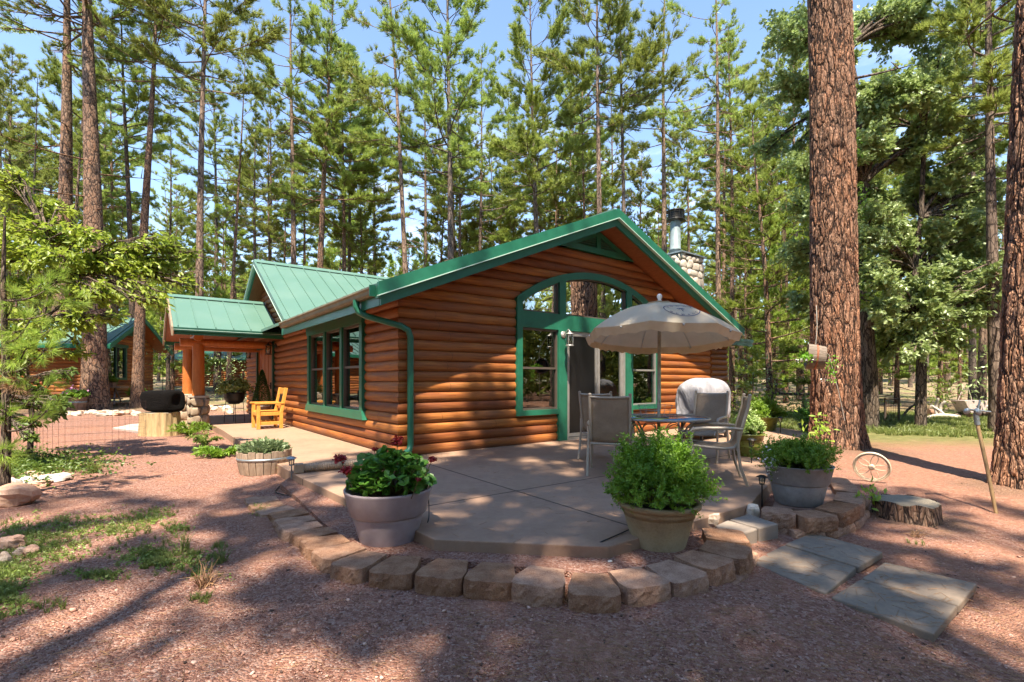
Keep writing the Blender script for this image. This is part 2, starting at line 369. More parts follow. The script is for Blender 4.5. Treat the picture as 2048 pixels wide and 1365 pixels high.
def m_concrete(name, a, b, lines=(), stain=(.16, .10, .08), sc=1.0):
    t = NT(name); c = t.co(); n1 = t.noise(c, 1.1 * sc, 7, .65); n2 = t.noise(c, 9 * sc, 5, .7); n3 = t.noise(c, 160, 2, .7)
    col = t.ramp(t.math('MULTIPLY_ADD', n2, .4, t.math('MULTIPLY', n1, .6)), [(.32, a), (.66, b)])
    col = t.mix(t.math('MULTIPLY', t.g(n1, .56, .72), .4), col, stain)
    col = t.mix(t.math('MULTIPLY', t.g(n3, .6, .7), .25), col, tuple(x * .4 for x in a))
    sp = t.N('SeparateXYZ'); t.put(sp, 0, c); hgt = t.math('MULTIPLY', n3, .3)
    for (p, q) in lines:
        dx, dy = q[0] - p[0], q[1] - p[1]; L = math.hypot(dx, dy); nx, ny = -dy / L, dx / L
        d = t.math('ABSOLUTE', t.math('ADD', t.math('MULTIPLY', sp.outputs['X'], nx), t.math('MULTIPLY_ADD', sp.outputs['Y'], ny, -(p[0] * nx + p[1] * ny))))
        m = t.g(t.math('ADD', d, t.math('MULTIPLY', n2, .008)), .020, .012)
        col = t.mix(t.math('MULTIPLY', m, .85), col, (.035, .022, .018)); hgt = t.math('SUBTRACT', hgt, m)
    return t.end(t.pr(col, .78, 0, .35, t.bump(hgt, .4, .008)))
def m_stone(name, cols, sc=3.0):
    t = NT(name); c = t.co(); f = t.noise(c, sc, 6, .65); w = t.noise(c, sc * 12, 4, .7); oi = t.N('ObjectInfo')
    n = len(cols); col = t.ramp(t.math('MULTIPLY_ADD', w, .35, t.math('MULTIPLY', f, .65)), [(.3 + .4 * i / (n - 1), cols[i]) for i in range(n)])
    hs = t.N('HueSaturation'); t.put(hs, 'Color', col); t.put(hs, 'Value', t.math('MULTIPLY_ADD', oi.outputs['Random'], .4, .8))
    return t.end(t.pr(hs.outputs[0], .88, 0, .25, t.bump(w, .6, .01)))
def m_emb():                                    # split-face retaining block
    t = NT('tan_split_block'); c = t.co(); oi = t.N('ObjectInfo'); w = t.noise(c, 120, 3, .7); f = t.noise(c, 14, 5, .6)
    col = t.ramp(t.math('MULTIPLY_ADD', w, .5, t.math('MULTIPLY', f, .5)), [(.32, (.20, .105, .07)), (.5, (.40, .235, .16)), (.7, (.56, .37, .265))])
    hs = t.N('HueSaturation'); t.put(hs, 'Color', col); t.put(hs, 'Value', t.math('MULTIPLY_ADD', oi.outputs['Random'], .32, .80)); t.put(hs, 'Saturation', t.math('MULTIPLY_ADD', oi.outputs['Random'], -.2, 1.15))
    return t.end(t.pr(hs.outputs[0], .95, 0, .1, t.bump(t.math('MULTIPLY_ADD', t.noise(c, 42, 4, .7), 1.2, w), .8, .014)))

M_LOG = m_logs()
M_GREEN = simple('green_trim_paint', (.014, .135, .080), .38, 0, .18, 5, .05)
M_GREEN_D = simple('dark_green_metal', (.014, .075, .05), .35, 0, .2, 6)
M_GLINT = simple('painted_edge_glint', (.45, .62, .55), .35, 0, .1, 6)  # pale colour paints in the highlight along the roof edges
M_ROOF = m_metal_roof()
M_SOFFIT = m_wood('red_cedar_soffit', (.20, .06, .022), (.34, .115, .045), (9, 2, 2))
M_POST = m_wood('orange_stained_post', (.36, .10, .025), (.52, .17, .045), (5, 5, .8), .4)
M_BENCH = m_wood('honey_pine', (.55, .24, .045), (.72, .36, .085), (6, 6, 3), .38)
M_GLASS = m_glass()
M_FRAME = simple('bronze_window_frame', (.11, .085, .07), .45, .2, .1)
M_GREYFRAME = simple('grey_aluminium_frame', (.40, .38, .36), .35, .5, .1)
M_DARK = simple('dark_interior', (.05, .033, .022), .8)
M_SCREEN = simple('dark_insect_screen', (.008, .008, .008), .35, 0, .2, 30, 0, .6)
M_BLACK = simple('black_metal', (.018, .017, .017), .45, .3, .2)
M_WHITE = simple('white_paint', (.75, .75, .73), .4, 0, .08)
M_CREAM = simple('cream_rusty_iron', (.62, .52, .38), .55, .1, .3, 18, .2)
M_GALV = simple('galvanised_metal', (.34, .38, .40), .4, .7, .15, 8)
M_BARK_NEAR = m_bark('ponderosa_bark_near', (.34, .155, .088), (.52, .275, .165), sc=1.25, disp=.022, grey=(.25, .175, .135))
M_BARK_MID = m_bark('ponderosa_bark', (.25, .125, .075), (.40, .22, .13), (.045, .03, .025), 1.7, 0, (.27, .20, .155), .5)
M_BARK_GREY = m_bark('oak_bark', (.13, .09, .065), (.20, .14, .10), (.03, .022, .018), 1.3, 0, (.18, .15, .125), .5)
M_BARK_FAR = m_bark_far('pine_bark_far', (.17, .115, .085), (.36, .25, .18), (.05, .034, .028))
M_BARK_DK = m_bark_far('dark_pine_bark', (.09, .065, .05), (.20, .14, .105), (.03, .022, .02))
M_NEEDLE = m_leaf('pine_needles', [(.13, .165, .04), (.29, .35, .08), (.46, .52, .15)], .9, .46, gloss=.06)
M_NEEDLE_L = m_leaf('young_pine_needles', [(.14, .20, .035), (.28, .37, .065), (.44, .52, .13)], 1.2, .45, gloss=.06)
M_OAK = m_leaf('oak_leaves', [(.17, .26, .085), (.33, .46, .15), (.52, .62, .30)], .9, .5, gloss=.3)
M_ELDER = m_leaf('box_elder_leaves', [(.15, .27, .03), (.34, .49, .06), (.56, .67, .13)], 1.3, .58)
M_ELDER_D = m_leaf('shaded_box_elder_leaves', [(.05, .11, .02), (.11, .20, .03), (.24, .36, .05)], 1.3, .5)  # darker copy of the box elder leaves, shade put into the colour
M_SHRUB = m_leaf('shrub_leaves', [(.08, .19, .015), (.18, .36, .03), (.36, .55, .08)], 6, .42, gloss=.12)
M_VARIEG = m_leaf('variegated_leaves', [(.12, .25, .03), (.36, .46, .14), (.66, .68, .42)], 9, .4)
M_GERAN = m_leaf('geranium_leaves', [(.035, .12, .015), (.08, .22, .025), (.18, .38, .05)], 7, .3, gloss=.15)
M_GRASS = m_leaf('grass_blades', [(.09, .13, .03), (.19, .24, .06), (.36, .36, .14)], 2.5, .4, False)
M_WEED = m_leaf('ground_weeds', [(.11, .17, .03), (.22, .31, .06), (.36, .41, .12)], 6, .4, False)
M_LITTER = simple('dry_pine_needles', (.30, .17, .09), .8, 0, .5, 30)
M_RED = simple('dark_red_petals', (.30, .012, .018), .6, 0, .3, 40)
M_PINK = simple('pink_petals', (.62, .22, .40), .6, 0, .3, 40)
M_PETAL = simple('white_petals', (.82, .80, .80), .6, 0, .1, 40)
M_BLOCK = m_emb()
M_ROCK = m_stone('field_rock', [(.24, .17, .13), (.45, .34, .27), (.66, .57, .49)])
M_ROCKW = m_stone('pale_rock', [(.34, .30, .26), (.55, .50, .44), (.72, .68, .62)])
M_RIVER = m_stone('river_stone', [(.28, .23, .18), (.52, .45, .37), (.72, .66, .57)], 5)
M_PIER = m_stone('pier_stone', [(.16, .12, .09), (.33, .25, .18), (.48, .39, .30)], 4)
M_REDROCK = m_stone('red_sandstone', [(.24, .13, .09), (.48, .29, .21), (.66, .47, .37)])
M_SOIL = simple('potting_soil', (.05, .032, .022), .95, 0, .5, 40, .6)
M_GROUND = m_ground()
# ================================================================== the setting
def vnoise(x, y, s, seed=0):
    """cheap smooth value noise"""
    x = np.asarray(x) * s; y = np.asarray(y) * s
    xi = np.floor(x).astype(int); yi = np.floor(y).astype(int); fx = x - xi; fy = y - yi
    fx = fx * fx * (3 - 2 * fx); fy = fy * fy * (3 - 2 * fy)
    def h(a, b):
        n = (a * 374761393 + b * 668265263 + seed * 69069) & 0x7fffffff; n = (n ^ (n >> 13)) * 1274126177 & 0x7fffffff
        return ((n ^ (n >> 16)) & 0xffff) / 65535.
    return (h(xi, yi) * (1 - fx) + h(xi + 1, yi) * fx) * (1 - fy) + (h(xi, yi + 1) * (1 - fx) + h(xi + 1, yi + 1) * fx) * fy
PATIO = [at(*p)[:2] for p in [(600, 955), (868, 1079), (1216, 1094), (1268, 1079), (1500, 1009), (1545, 959), (1534, 929), (1506, 912), (1478, 900), (1490, 886), (1545, 893), (1640, 880), (1650, 869), (1560, 856), (1470, 858)]]
PATIO += [uv(9.2, .3)[:2], uv(.3, .3)[:2], uv(.3, 8.2)[:2], uv(.2, 12.6)[:2], uv(-2.7, 12.6)[:2], uv(-2.75, 9.4)[:2], at(417, 846)[:2], at(446, 861)[:2], at(487, 888)[:2], at(520, 908)[:2]]
def gz(x, y):
    x = np.asarray(x, float); y = np.asarray(y, float)
    z = np.full(np.broadcast(x, y).shape, -.15)
    z = z + .031 * np.clip(y - 24, 0, 200) + .012 * np.clip(y - 60, 0, 400)
    z = z - .09 * np.clip((x - 1.2) / 1.5, 0, 1) * np.clip((6.2 - y) / 2.5, 0, 1)
    z = z + .024 * np.clip((2.2 - x) / .8, 0, 1) * np.clip((6.5 - y) / 1.5, 0, 1) + .05 * np.exp(-((x - 6.52) ** 2 + (y - 9.6) ** 2) / .7) + .04 * np.exp(-((x - 6.4) ** 2 + (y - 6.1) ** 2) / .35)
    z = z + .02 * (vnoise(x, y, .5, 3) - .5) * 2 + .012 * (vnoise(x, y, 1.9, 4) - .5) * 2
    z = z + .35 * np.clip((y - 22) / 20, 0, 1) * (vnoise(x, y, .12, 5) - .5) * 2
    return z
def gz1(x, y): return float(gz(x, y))
def _axis(lo, hi, dense0, dense1, st, grow=1.16):
    a = list(np.arange(dense0, dense1, st)); s = st
    while a[-1] < hi: s *= grow; a.append(a[-1] + s)
    s = st
    while a[0] > lo: s *= grow; a.insert(0, a[0] - s)
    return np.array(a)
gx_ = _axis(-260, 260, -7, 7, .05); gy_ = _axis(-60, 420, 1.2, 9, .05)
GX, GY = np.meshgrid(gx_, gy_)
GZ = gz(GX, GY)
near = np.clip((13 - GY) / 4, 0, 1) * np.clip((11 - abs(GX)) / 3, 0, 1)
GZ += near * .007 * (vnoise(GX, GY, 9, 8) - .5) * 2 + near * .005 * (vnoise(GX, GY, 19, 9) - .5) * 2
g = MB(); ny_, nx_ = GX.shape
i = np.arange(ny_ - 1)[:, None]; j = np.arange(nx_ - 1)[None]
g.add(np.stack([GX, GY, GZ], -1), np.stack([i * nx_ + j, i * nx_ + j + 1, (i + 1) * nx_ + j + 1, (i + 1) * nx_ + j], -1).reshape(-1, 4), True)
ground = kind(g.obj('ground', M_GROUND), 'structure')

M_PATIO = m_concrete('stained_patio_concrete', (.235, .145, .10), (.38, .245, .17), lines=[((-.96, 6.72), (.97, 4.05)), ((-.83, 4.68), (1.16, 6.16)), (uv(-.05, -.2)[:2], uv(-1.7, -.9)[:2])])
g = MB(); g.prism([tuple(p) for p in PATIO], -.35, 0.0)
patio = kind(g.obj('patio', M_PATIO, bevel=.008), 'structure')
M_SLAB = m_concrete('pale_concrete', (.34, .28, .25), (.50, .43, .39))
g = MB(); g.prism([at(225, 849)[:2], at(300, 858)[:2], at(372, 848)[:2], at(330, 838)[:2], at(262, 842)[:2]], -.3, -.10)
kind(g.obj('pale_path', M_SLAB), 'structure')
# strip of bare planting soil inside the block ring
M_BED = m_stone('bed_soil', [(.13, .075, .055), (.27, .16, .12), (.40, .26, .20)], 6)

# ---- ring of retaining blocks round the patio
ring = [((523, 985), 1), ((533, 997), 1), ((552, 1008), 1), ((578, 1018), 1), ((590, 1033), 1), ((602, 1047), 1), ((628, 1061), 1), ((650, 1080), 1), ((680, 1102), 1), ((722, 1121), 1), ((797, 1129), 1),
        ((890, 1137), 1), ((985, 1145), 1), ((1082, 1155), 1), ((1184, 1168), 1), ((1275, 1156), 1), ((1351, 1139), 1), ((1407, 1120), 1), ((1450, 1099), 1), ((1448, 1071), 1)]
def block_mesh(w0, w1, d, h, seed, chamf=.74):
    """tapered block, rough split face towards -Y, local origin on the ground under its centre"""
    r = np.random.default_rng(seed); b = MB(); n = 9; k = 8
    pass
    # plan outline: back straight, front with chamfered corners
    front = [(-w1 / 2, -d * .12), (-w1 / 2, -d * .38)] + [(w1 / 2 * q, -d * (.50 if abs(q) < chamf * .95 else .475)) for q in [chamf * e for e in np.linspace(-1, 1, 15)]] + [(w1 / 2, -d * .38), (w1 / 2, -d * .12)]
    top = [(-w0 / 2, d / 2)] + [(x, y) for x, y in front] + [(w0 / 2, d / 2)]
    m = len(top); rows = []
    for q in range(k + 1):
        z = h * q / k; row = []
        for a, (x, y) in enumerate(top):
            fr = 1 if 1 < a < m - 2 else 0
            bul = (.012 if 0 < q < k - 1 else (.002 if q == k else .008)) if fr else 0
            nz_ = float(vnoise(x * 40 + seed * 7, z * 45 + y * 40, 1, seed)) - .5; nz2 = float(vnoise(x * 110 + seed * 7, z * 120 + y * 90, 1, seed + 5)) - .5
            jx, jy = (0, (nz_ * .010 + nz2 * .013)) if fr and q < k else (0, nz_ * .006 if fr else 0)
            row.append((x + jx, y - bul + jy, z + (r.uniform(-.004, .003) if q == k and fr else 0)))
        rows.append(row)
    V = [p for row in rows for p in row]
    F = [(q * m + a, q * m + (a + 1) % m, (q + 1) * m + (a + 1) % m, (q + 1) * m + a) for q in range(k) for a in range(m)]
    F += [tuple(k * m + a for a in range(m)), tuple(range(m))[::-1]]
    b.add(V, F, False); return b
P = [np.array(at(*p, -.03)[:2]) for p, _ in ring]
words = ['first block at the barrel end, almost buried in gravel', 'second block from the barrel end, sunk in gravel', 'third block from the barrel end, tan and low', 'fourth block from the barrel end of the border', 'fifth block from the barrel end, left of the purple pot', 'sixth block from the barrel end, left of the purple pot',
         'seventh block from the barrel end, dark topped', 'eighth block from the barrel end, dark topped', 'warm tan block left of the purple pot', 'large block against the front left of the purple pot', 'wide block right in front of the purple pot',
         'block just right of the purple pot, near the brown rock', 'middle block of the front row, below the brown rock', 'block in the front row left of the gap with pine needles', 'frontmost tilted block of the row, right of the pine needle gap', 'block in front of the tan pot, over the lower course', 'block below the right side of the tan pot', 'sunlit block to the right of the tan pot', 'sunlit outermost block beside the paving slabs', 'last large block of the ring, beside the grey step']
for k_, p in enumerate(P):
    a = P[max(0, k_ - 1)]; b = P[min(len(P) - 1, k_ + 1)]; t = (b - a) / np.linalg.norm(b - a)
    w = np.linalg.norm(b - a) / (2 if 0 < k_ < len(P) - 1 else 1)
    ang = math.atan2(t[1], t[0]) + random.uniform(-.06, .06)
    if k_ == 19: ang += .15
    wf = min(w * random.uniform(.96, 1.01), .34); h = .15 + .04
    low = .09 * max(0, 1 - k_ / 8.)                      # the left end of the row sinks into the gravel
    o = block_mesh(wf * .70, wf, .31, h, 100 + k_, .84).obj('retaining_block', M_BLOCK)
    zt = -.03 - low * .9 + random.uniform(-.008, .008)
    o.location = (p[0], p[1], zt - h); o.rotation_euler = (random.uniform(-.03, .03), random.uniform(-.03, .03), ang)
    tag(o, words[k_], 'block', 'blocks of the curved patio border')
lower = [(1318, 1200), (1398, 1182), (1460, 1152), (1487, 1112)]
lw = ['lower course block in front, partly buried under the tan pot side', 'rough lower course block, second from the front', 'lower course block facing the paving slabs', 'lower course block at the outer bend beside the slabs']
PL = [np.array(at(*p, -.14)[:2]) for p in lower]
for k_, p in enumerate(PL):
    a = PL[max(0, k_ - 1)]; b = PL[min(len(PL) - 1, k_ + 1)]; t = (b - a) / np.linalg.norm(b - a)
    o = block_mesh(.22, .30, .26, .14, 200 + k_, .85).obj('retaining_block', M_BLOCK)
    o.location = (p[0] - t[1] * .05, p[1] + t[0] * .05, -.28); o.rotation_euler = (0, 0, math.atan2(t[1], t[0]))
    tag(o, lw[k_], 'block', 'blocks of the curved patio border')
# two grey step blocks
M_STEP = m_concrete('grey_step_block', (.20, .165, .14), (.30, .245, .20), sc=2)
for (poly, lab) in [([(1430, 1052), (1455, 1041), (1516, 1059), (1462, 1077)], 'grey concrete step block between the two block rings, nearer one'), ([(1458, 1040), (1497, 1029), (1558, 1049), (1519, 1058)], 'grey concrete step block touching the white rock by the patio edge')]:
    pts = [np.array(at(*p, -.06)[:2]) for p in poly]; c = sum(pts) / 4
    b = MB(); b.prism([tuple((p - c) * .985) for p in pts], -.22, 0); o = b.obj('step_block', M_STEP, bevel=.012, loc=(c[0], c[1], -.055)); tag(o, lab, 'step', 'grey step blocks at the patio edge')
# planter ring around the grey pot
up = [((1556, 1022), 'upper block at the white rock, left front of the grey pot'), ((1625, 1029), 'upper block directly in front of the grey pot'), ((1674, 1015), 'upper block right front of the grey pot'), ((1698, 996), 'upper block at the outer right of the grey pot ring'), ((1690, 976), 'upper block behind right of the grey pot ring'), ((1676, 962), 'upper block at the back of the grey pot ring')]
PU = [np.array(at(*p, -.02)[:2]) for p, _ in up]
for k_, p in enumerate(PU):
    a = PU[max(0, k_ - 1)]; b = PU[min(len(PU) - 1, k_ + 1)]; t = (b - a) / np.linalg.norm(b - a); w = np.linalg.norm(b - a) / (2 if 0 < k_ < len(PU) - 1 else 1)
    o = block_mesh(w * .80, w * 1.02, .24, .13, 300 + k_, .93).obj('retaining_block', M_BLOCK); o.location = (p[0], p[1], -.145); o.rotation_euler = (0, 0, math.atan2(t[1], t[0]))
    tag(o, up[k_][1], 'block', 'blocks of the grey pot planter ring')
lo = [((1545, 1050), 'lower block at the grey step, left end of the pot ring'), ((1612, 1060), 'lower block in front of the grey pot'), ((1672, 1052), 'lower block right front under the grey pot ring'), ((1714, 1030), 'lower block at the outer right, nearest the tree stump'), ((1722, 1005), 'lower block behind the outer right bend, facing the wheel')]
PU = [np.array(at(*p, -.145)[:2]) for p, _ in lo]
for k_, p in enumerate(PU):
    a = PU[max(0, k_ - 1)]; b = PU[min(len(PU) - 1, k_ + 1)]; t = (b - a) / np.linalg.norm(b - a); w = np.linalg.norm(b - a) / (2 if 0 < k_ < len(PU) - 1 else 1)
    o = block_mesh(w * .85, w * 1.02, .24, .13, 320 + k_, .93).obj('retaining_block', M_BLOCK); o.location = (p[0] - t[1] * .06, p[1] + t[0] * .06, -.275); o.rotation_euler = (0, 0, math.atan2(t[1], t[0]))
    tag(o, lo[k_][1], 'block', 'blocks of the grey pot planter ring')
g = MB(); g.prism([at(*p, -.06)[:2] for p in [(1545, 1012), (1620, 1018), (1668, 1004), (1685, 985), (1672, 968), (1610, 960), (1560, 975)]], -.2, -.07)
kind(g.obj('planting_bed_soil', M_BED), 'structure')

inner = [at(*p, -.085)[:2] for p in [(560, 968), (590, 992), (618, 1018), (640, 1040), (668, 1062), (700, 1084), (745, 1104), (800, 1112), (890, 1120), (985, 1128), (1082, 1138), (1180, 1148), (1265, 1140), (1335, 1124), (1385, 1106), (1420, 1088), (1420, 1065), (1400, 1042), (1380, 1030)]]
inner += [at(*p, -.085)[:2] for p in [(1300, 1050), (1200, 1070), (1000, 1070), (868, 1060), (700, 985), (600, 940)]]
g = MB(); g.prism(inner, -.25, -.085); kind(g.obj('ring_bed_soil', M_GROUND), 'structure')
# ---- four paving slabs
M_PAVER = m_concrete('weathered_paving_slab', (.155, .125, .10), (.29, .225, .17), stain=(.35, .25, .175), sc=1.6)
slabs = [([(1498, 1124), (1652, 1187), (1713, 1135), (1568, 1090)], 'paving slab left of its pair, nearest the block ring'), ([(1570, 1088), (1717, 1134), (1766, 1104), (1625, 1065)], 'farthest paving slab, below the grey pot ring'),
         ([(1662, 1194), (1868, 1268), (1915, 1212), (1721, 1158)], 'nearest paving slab, at the lower right'), ([(1724, 1156), (1918, 1211), (1954, 1167), (1769, 1124)], 'rightmost paving slab, behind the nearest one')]
for poly, lab in slabs:
    pts = [np.array(at(*p, -.17)[:2]) for p in poly]; c = sum(pts) / 4
    b = MB(); b.prism([tuple(p - c) for p in pts], -.055, 0)
    o = b.obj('paving_slab', M_PAVER, bevel=.010, loc=(c[0], c[1], -.17)); tag(o, lab, 'paving slab', 'concrete paving slabs on the gravel')

# ---- rocks
def rock(px, py, w, h, lab, mat, seed, z=None, dpt=None, name='rock', rz=0, grp=None):
    X, Y, _ = at(px, py, -.15); s = Y / F_; ww = w * s / 2; hh = h * s / 2
    b = MB(); b.blob((0, 0, 0), (ww, dpt or ww * .8, hh), seed, .28, 12, 8, sq=.85)
    o = b.obj(name, mat, loc=(X, Y + ww * .4, (gz1(X, Y) if z is None else z) + hh * .75)); o.rotation_euler = (0, 0, rz)
    return tag(o, lab, 'rock', grp)
rock(953, 1117, 52, 34, 'rounded brown rock at the foot of the patio edge', M_ROCK, 1)
rock(1220, 1143, 16, 16, 'small white stone in the bed left of the tan pot', M_ROCKW, 2)
rock(1424, 1066, 32, 34, 'pale knobbly rock beside the right end of the block ring', M_ROCK, 3, -.12)
rock(1402, 1072, 36, 16, 'flat reddish rock behind the last ring block', M_REDROCK, 4, -.15)
rock(1508, 1046, 24, 30, 'white rock touching the grey pot planter ring', M_ROCKW, 5, -.10)
rock(4, 1020, 86, 46, 'large striped red boulder cut by the left edge', M_REDROCK, 6)
rock(22, 990, 26, 34, 'white upright stone beside the weeds', M_ROCKW, 7)
rock(45, 978, 32, 24, 'cream stone right of the white upright one', M_ROCKW, 8)
rock(62, 965, 50, 20, 'flat red stone behind the cream one', M_REDROCK, 9)
rock(72, 979, 36, 15, 'small orange slab stone in front of the weeds', M_REDROCK, 10)
rock(102, 967, 46, 18, 'flat cream stone lying apart on the gravel', M_ROCKW, 11)
rock(10, 1104, 44, 32, 'grey red rock at the left edge in the green weeds', M_REDROCK, 12)
rock(38, 1112, 22, 16, 'brown stone right of the weeds at the left edge', M_ROCK, 13)
rock(58, 1112, 26, 20, 'pinkish stone half hidden in the low weeds', M_REDROCK, 14)
rock(4, 1132, 26, 24, 'dark stone at the very left edge below the weeds', M_ROCK, 15)
for k_ in range(26):                                    # stone border by the left trees
    px = 128 + k_ * 5.9 + random.uniform(-2, 2); py = 829 + random.uniform(-4, 3)
    X, Y, _ = at(px, py, -.12); w = random.uniform(.12, .26)
    b = MB(); b.blob((0, 0, 0), (w, w * .7, w * .42), 400 + k_, .25, 9, 6, sq=.9)
    o = b.obj('border_rock', M_RIVER if k_ % 3 else M_REDROCK, loc=(X, Y, gz1(X, Y) + .05)); o.rotation_euler = (0, 0, random.uniform(0, 3))
    tag(o, 'pale stone in the rock border at the foot of the big left pines', 'rock', 'stones of the border by the left pines')
for k_ in range(14):
    px = random.uniform(415, 462); py = random.uniform(812, 832); X, Y, _ = at(px, py, -.1); w = random.uniform(.10, .22)
    b = MB(); b.blob((0, 0, 0), (w, w * .7, w * .5), 440 + k_, .25, 9, 6, sq=.9)
    o = b.obj('border_rock', M_RIVER if k_ % 4 else M_REDROCK, loc=(X, Y, gz1(X, Y) + .04))
    tag(o, 'pale stone in the loose heap seen through the porch', 'rock', 'stones heaped beyond the porch')
# loose coarse pebbles over the gravel
base = MB(); base.blob((0, 0, 0), (1, .8, .55), 3, .2, 5, 4)
bV = base.V[0]; bF = base.F[0]
n = 5200; px = rng.uniform(-30, 2080, n); py = 985 + (1390 - 985) * rng.uniform(0, 1, n) ** .8
Y = F_ * 1.35 / (py - 762); X = (px - 1024) * Y / F_
def in_poly(x, y, poly):
    c = np.zeros(len(x), bool); n = len(poly)
    for i in range(n):
        x0, y0 = poly[i]; x1, y1 = poly[i - 1]
        k = ((y0 > y) != (y1 > y)) & (x < (x1 - x0) * (y - y0) / (y1 - y0 + 1e-12) + x0); c ^= k
    return c
keep = ~in_poly(X, Y, PATIO); X = X[keep]; Y = Y[keep]
s = rng.uniform(.0025, .0068, len(X)) * np.where(rng.random(len(X)) < .02, 2.6, 1) * (1 + (rng.random(len(X)) < .05) * 1.0)
Z = gz(X, Y) + s * .3; a = rng.uniform(0, 6.28, len(X)); ca, sa = np.cos(a), np.sin(a)
V = np.stack([X[:, None] + s[:, None] * (bV[None, :, 0] * ca[:, None] - bV[None, :, 1] * sa[:, None]), Y[:, None] + s[:, None] * (bV[None, :, 0] * sa[:, None] + bV[None, :, 1] * ca[:, None]), Z[:, None] + s[:, None] * bV[None, :, 2]], -1)
F = (np.arange(len(X))[:, None, None] * len(bV) + bF[None]).reshape(-1, 4)
M_PEB = NT('loose_pebbles'); _c = M_PEB.co(); _v = M_PEB.vor(_c, 40, 'F1', 'Color'); _s = M_PEB.N('SeparateColor'); M_PEB.put(_s, 0, _v)
M_PEB = M_PEB.end(M_PEB.pr(M_PEB.ramp(_s.outputs[0], [(0, (.17, .08, .06)), (.4, (.42, .22, .165)), (.75, (.54, .32, .25)), (1, (.64, .44, .36))]), .9, 0, .2))
g = MB(); g.add(V.reshape(-1, 3), F, True); kind(g.obj('loose_gravel', M_PEB), 'stuff')
# ================================================================== the log cabin
CS = .1695
def log_prof(t): return .060 * math.sqrt(max(0, 1 - (2 * t - 1) ** 2 * .97))
def log_wall(mb, fmap, z0, z1, lo, hi, holes=(), corner_lo=False, corner_hi=False, sub=7, cs=CS, k=1.0):
    """horizontal half-log courses. fmap(s, z, d) -> xyz; lo/hi: functions of z or numbers; holes: (zb, zt, flo, fhi)"""
    f = lambda q: q if callable(q) else (lambda z: q)
    lo = f(lo); hi = f(hi); n0 = int(math.floor(z0 / cs)); n1 = int(math.ceil(z1 / cs))
    for c in range(n0, n1):
        ts = [0, .02, .08, .2, .35, .5, .65, .8, .92, .98, 1]
        for a, b in zip(ts[:-1], ts[1:]):
            za, zb = (c + a) * cs, (c + b) * cs
            za2, zb2 = max(za, z0), min(zb, z1)
            if zb2 - za2 < 1e-5: continue
            da, db = log_prof(a) * k, log_prof(b) * k; zm = (za2 + zb2) / 2
            cuts = sorted([(f(h[2])(zm), f(h[3])(zm), h) for h in holes if h[0] <= zm <= h[1]], key=lambda q: q[0])
            segs = []; cur = ('lo', None)
            edges = [(lambda z, d: lo(z) - (d if corner_lo else 0))]
            for _, _, h in cuts: edges += [(lambda z, d, h=h: f(h[2])(z)), (lambda z, d, h=h: f(h[3])(z))]
            edges.append(lambda z, d: hi(z) + (d if corner_hi else 0))
            for e0, e1 in zip(edges[0::2], edges[1::2]):
                if e1(zm, 0) - e0(zm, 0) < .01: continue
                V = [fmap(e0(za2, da), za2, da), fmap(e1(za2, da), za2, da), fmap(e1(zb2, db), zb2, db), fmap(e0(zb2, db), zb2, db)]
                mb.add(V, np.array([[0, 1, 2, 3]]), False)
cabin = thing('log_cabin', 'orange log cabin with green metal roof and arched patio window wall', 'cabin', uv(0, 0), HROT)
zt = lambda u: 4.68 - .415 * abs(u - 4.5)                 # top of the main roof
wtop = lambda u: zt(u) - .27
# inverse of the wall-top line for the gable slopes
g_lo = lambda z: 0.0 if z <= 2.54 else 4.5 - (4.41 - z) / .415
g_hi = lambda z: 8.97 if z <= 2.54 else 4.5 + (4.41 - z) / .415
AR = 3.78; AZ = 3.47 - AR                                # arch circle
def arch_lo(z): return 2.33 if z < 2.72 else 4.5 - math.sqrt(max(0, AR * AR - (z - AZ) ** 2)) + .02
def arch_hi(z): return 9 - arch_lo(z)
g = MB()
log_wall(g, lambda s, z, d: (s, -d, z), 0.0, 4.41, g_lo, g_hi, corner_lo=True, holes=[(.55, 3.46, arch_lo, arch_hi), (0, .55, 3.4, 5.6)])
g.obj('front_wall', M_LOG, cabin)
XV, XZ, XS = 9.24, 4.82, .569                             # cross gable: centre, top, slope
def side_lo(z): return 0.0 if z < 2.40 else (0.0 if z < 2.54 else XV - (XZ - .22 - z) / XS)
def side_hi(z): return min(12.9, XV + (XZ - .22 - z) / XS)
g = MB()
log_wall(g, lambda s, z, d: (-d, s, z), 0.0, 4.55, side_lo, side_hi, corner_lo=True, corner_hi=True, holes=[(.55, 2.42, 1.36, 4.84), (0, 2.28, 8.55, 10.75)])
g.obj('side_wall', M_LOG, cabin)
# far side, back and a right wing so that the house is closed
g = MB(); log_wall(g, lambda s, z, d: (8.97 + d, s, z), 0, 2.6, 0, 1.0, corner_lo=True)
log_wall(g, lambda s, z, d: (s, 1.0 - d, z), 0, 2.40, 9.0, 11.65, corner_hi=True); log_wall(g, lambda s, z, d: (11.65 + d, s, z), 0, 2.40, 1.0, 3.6, corner_lo=True)
g.obj('wing_wall', M_LOG, cabin)
g = MB(); g.box(8.8, 8.95, 1.0, 13, 0, 2.7); g.box(0, 8.9, 12.85, 13, 0, 2.6)
g.obj('back_wall', M_SOFFIT, cabin)
g = MB(); g.box(.06, 8.8, .06, 12.8, -.02, .012); g.box(.06, 8.9, 6.6, 6.7, 0, 2.6)
g.box(.06, 8.9, .3, 12.8, 2.62, 2.66); g.obj('interior', M_DARK, cabin)
g = MB()
for (a, b_, c_, d_) in [(3.12, 3.24, .5, .62), (5.72, 5.86, .5, .64), (5.2, 5.32, .35, .45), (2.95, 3.05, 2.0, 2.1)]: g.box(a, b_, c_, d_, .02, 2.5)
g.obj('interior_post', M_POST, cabin)

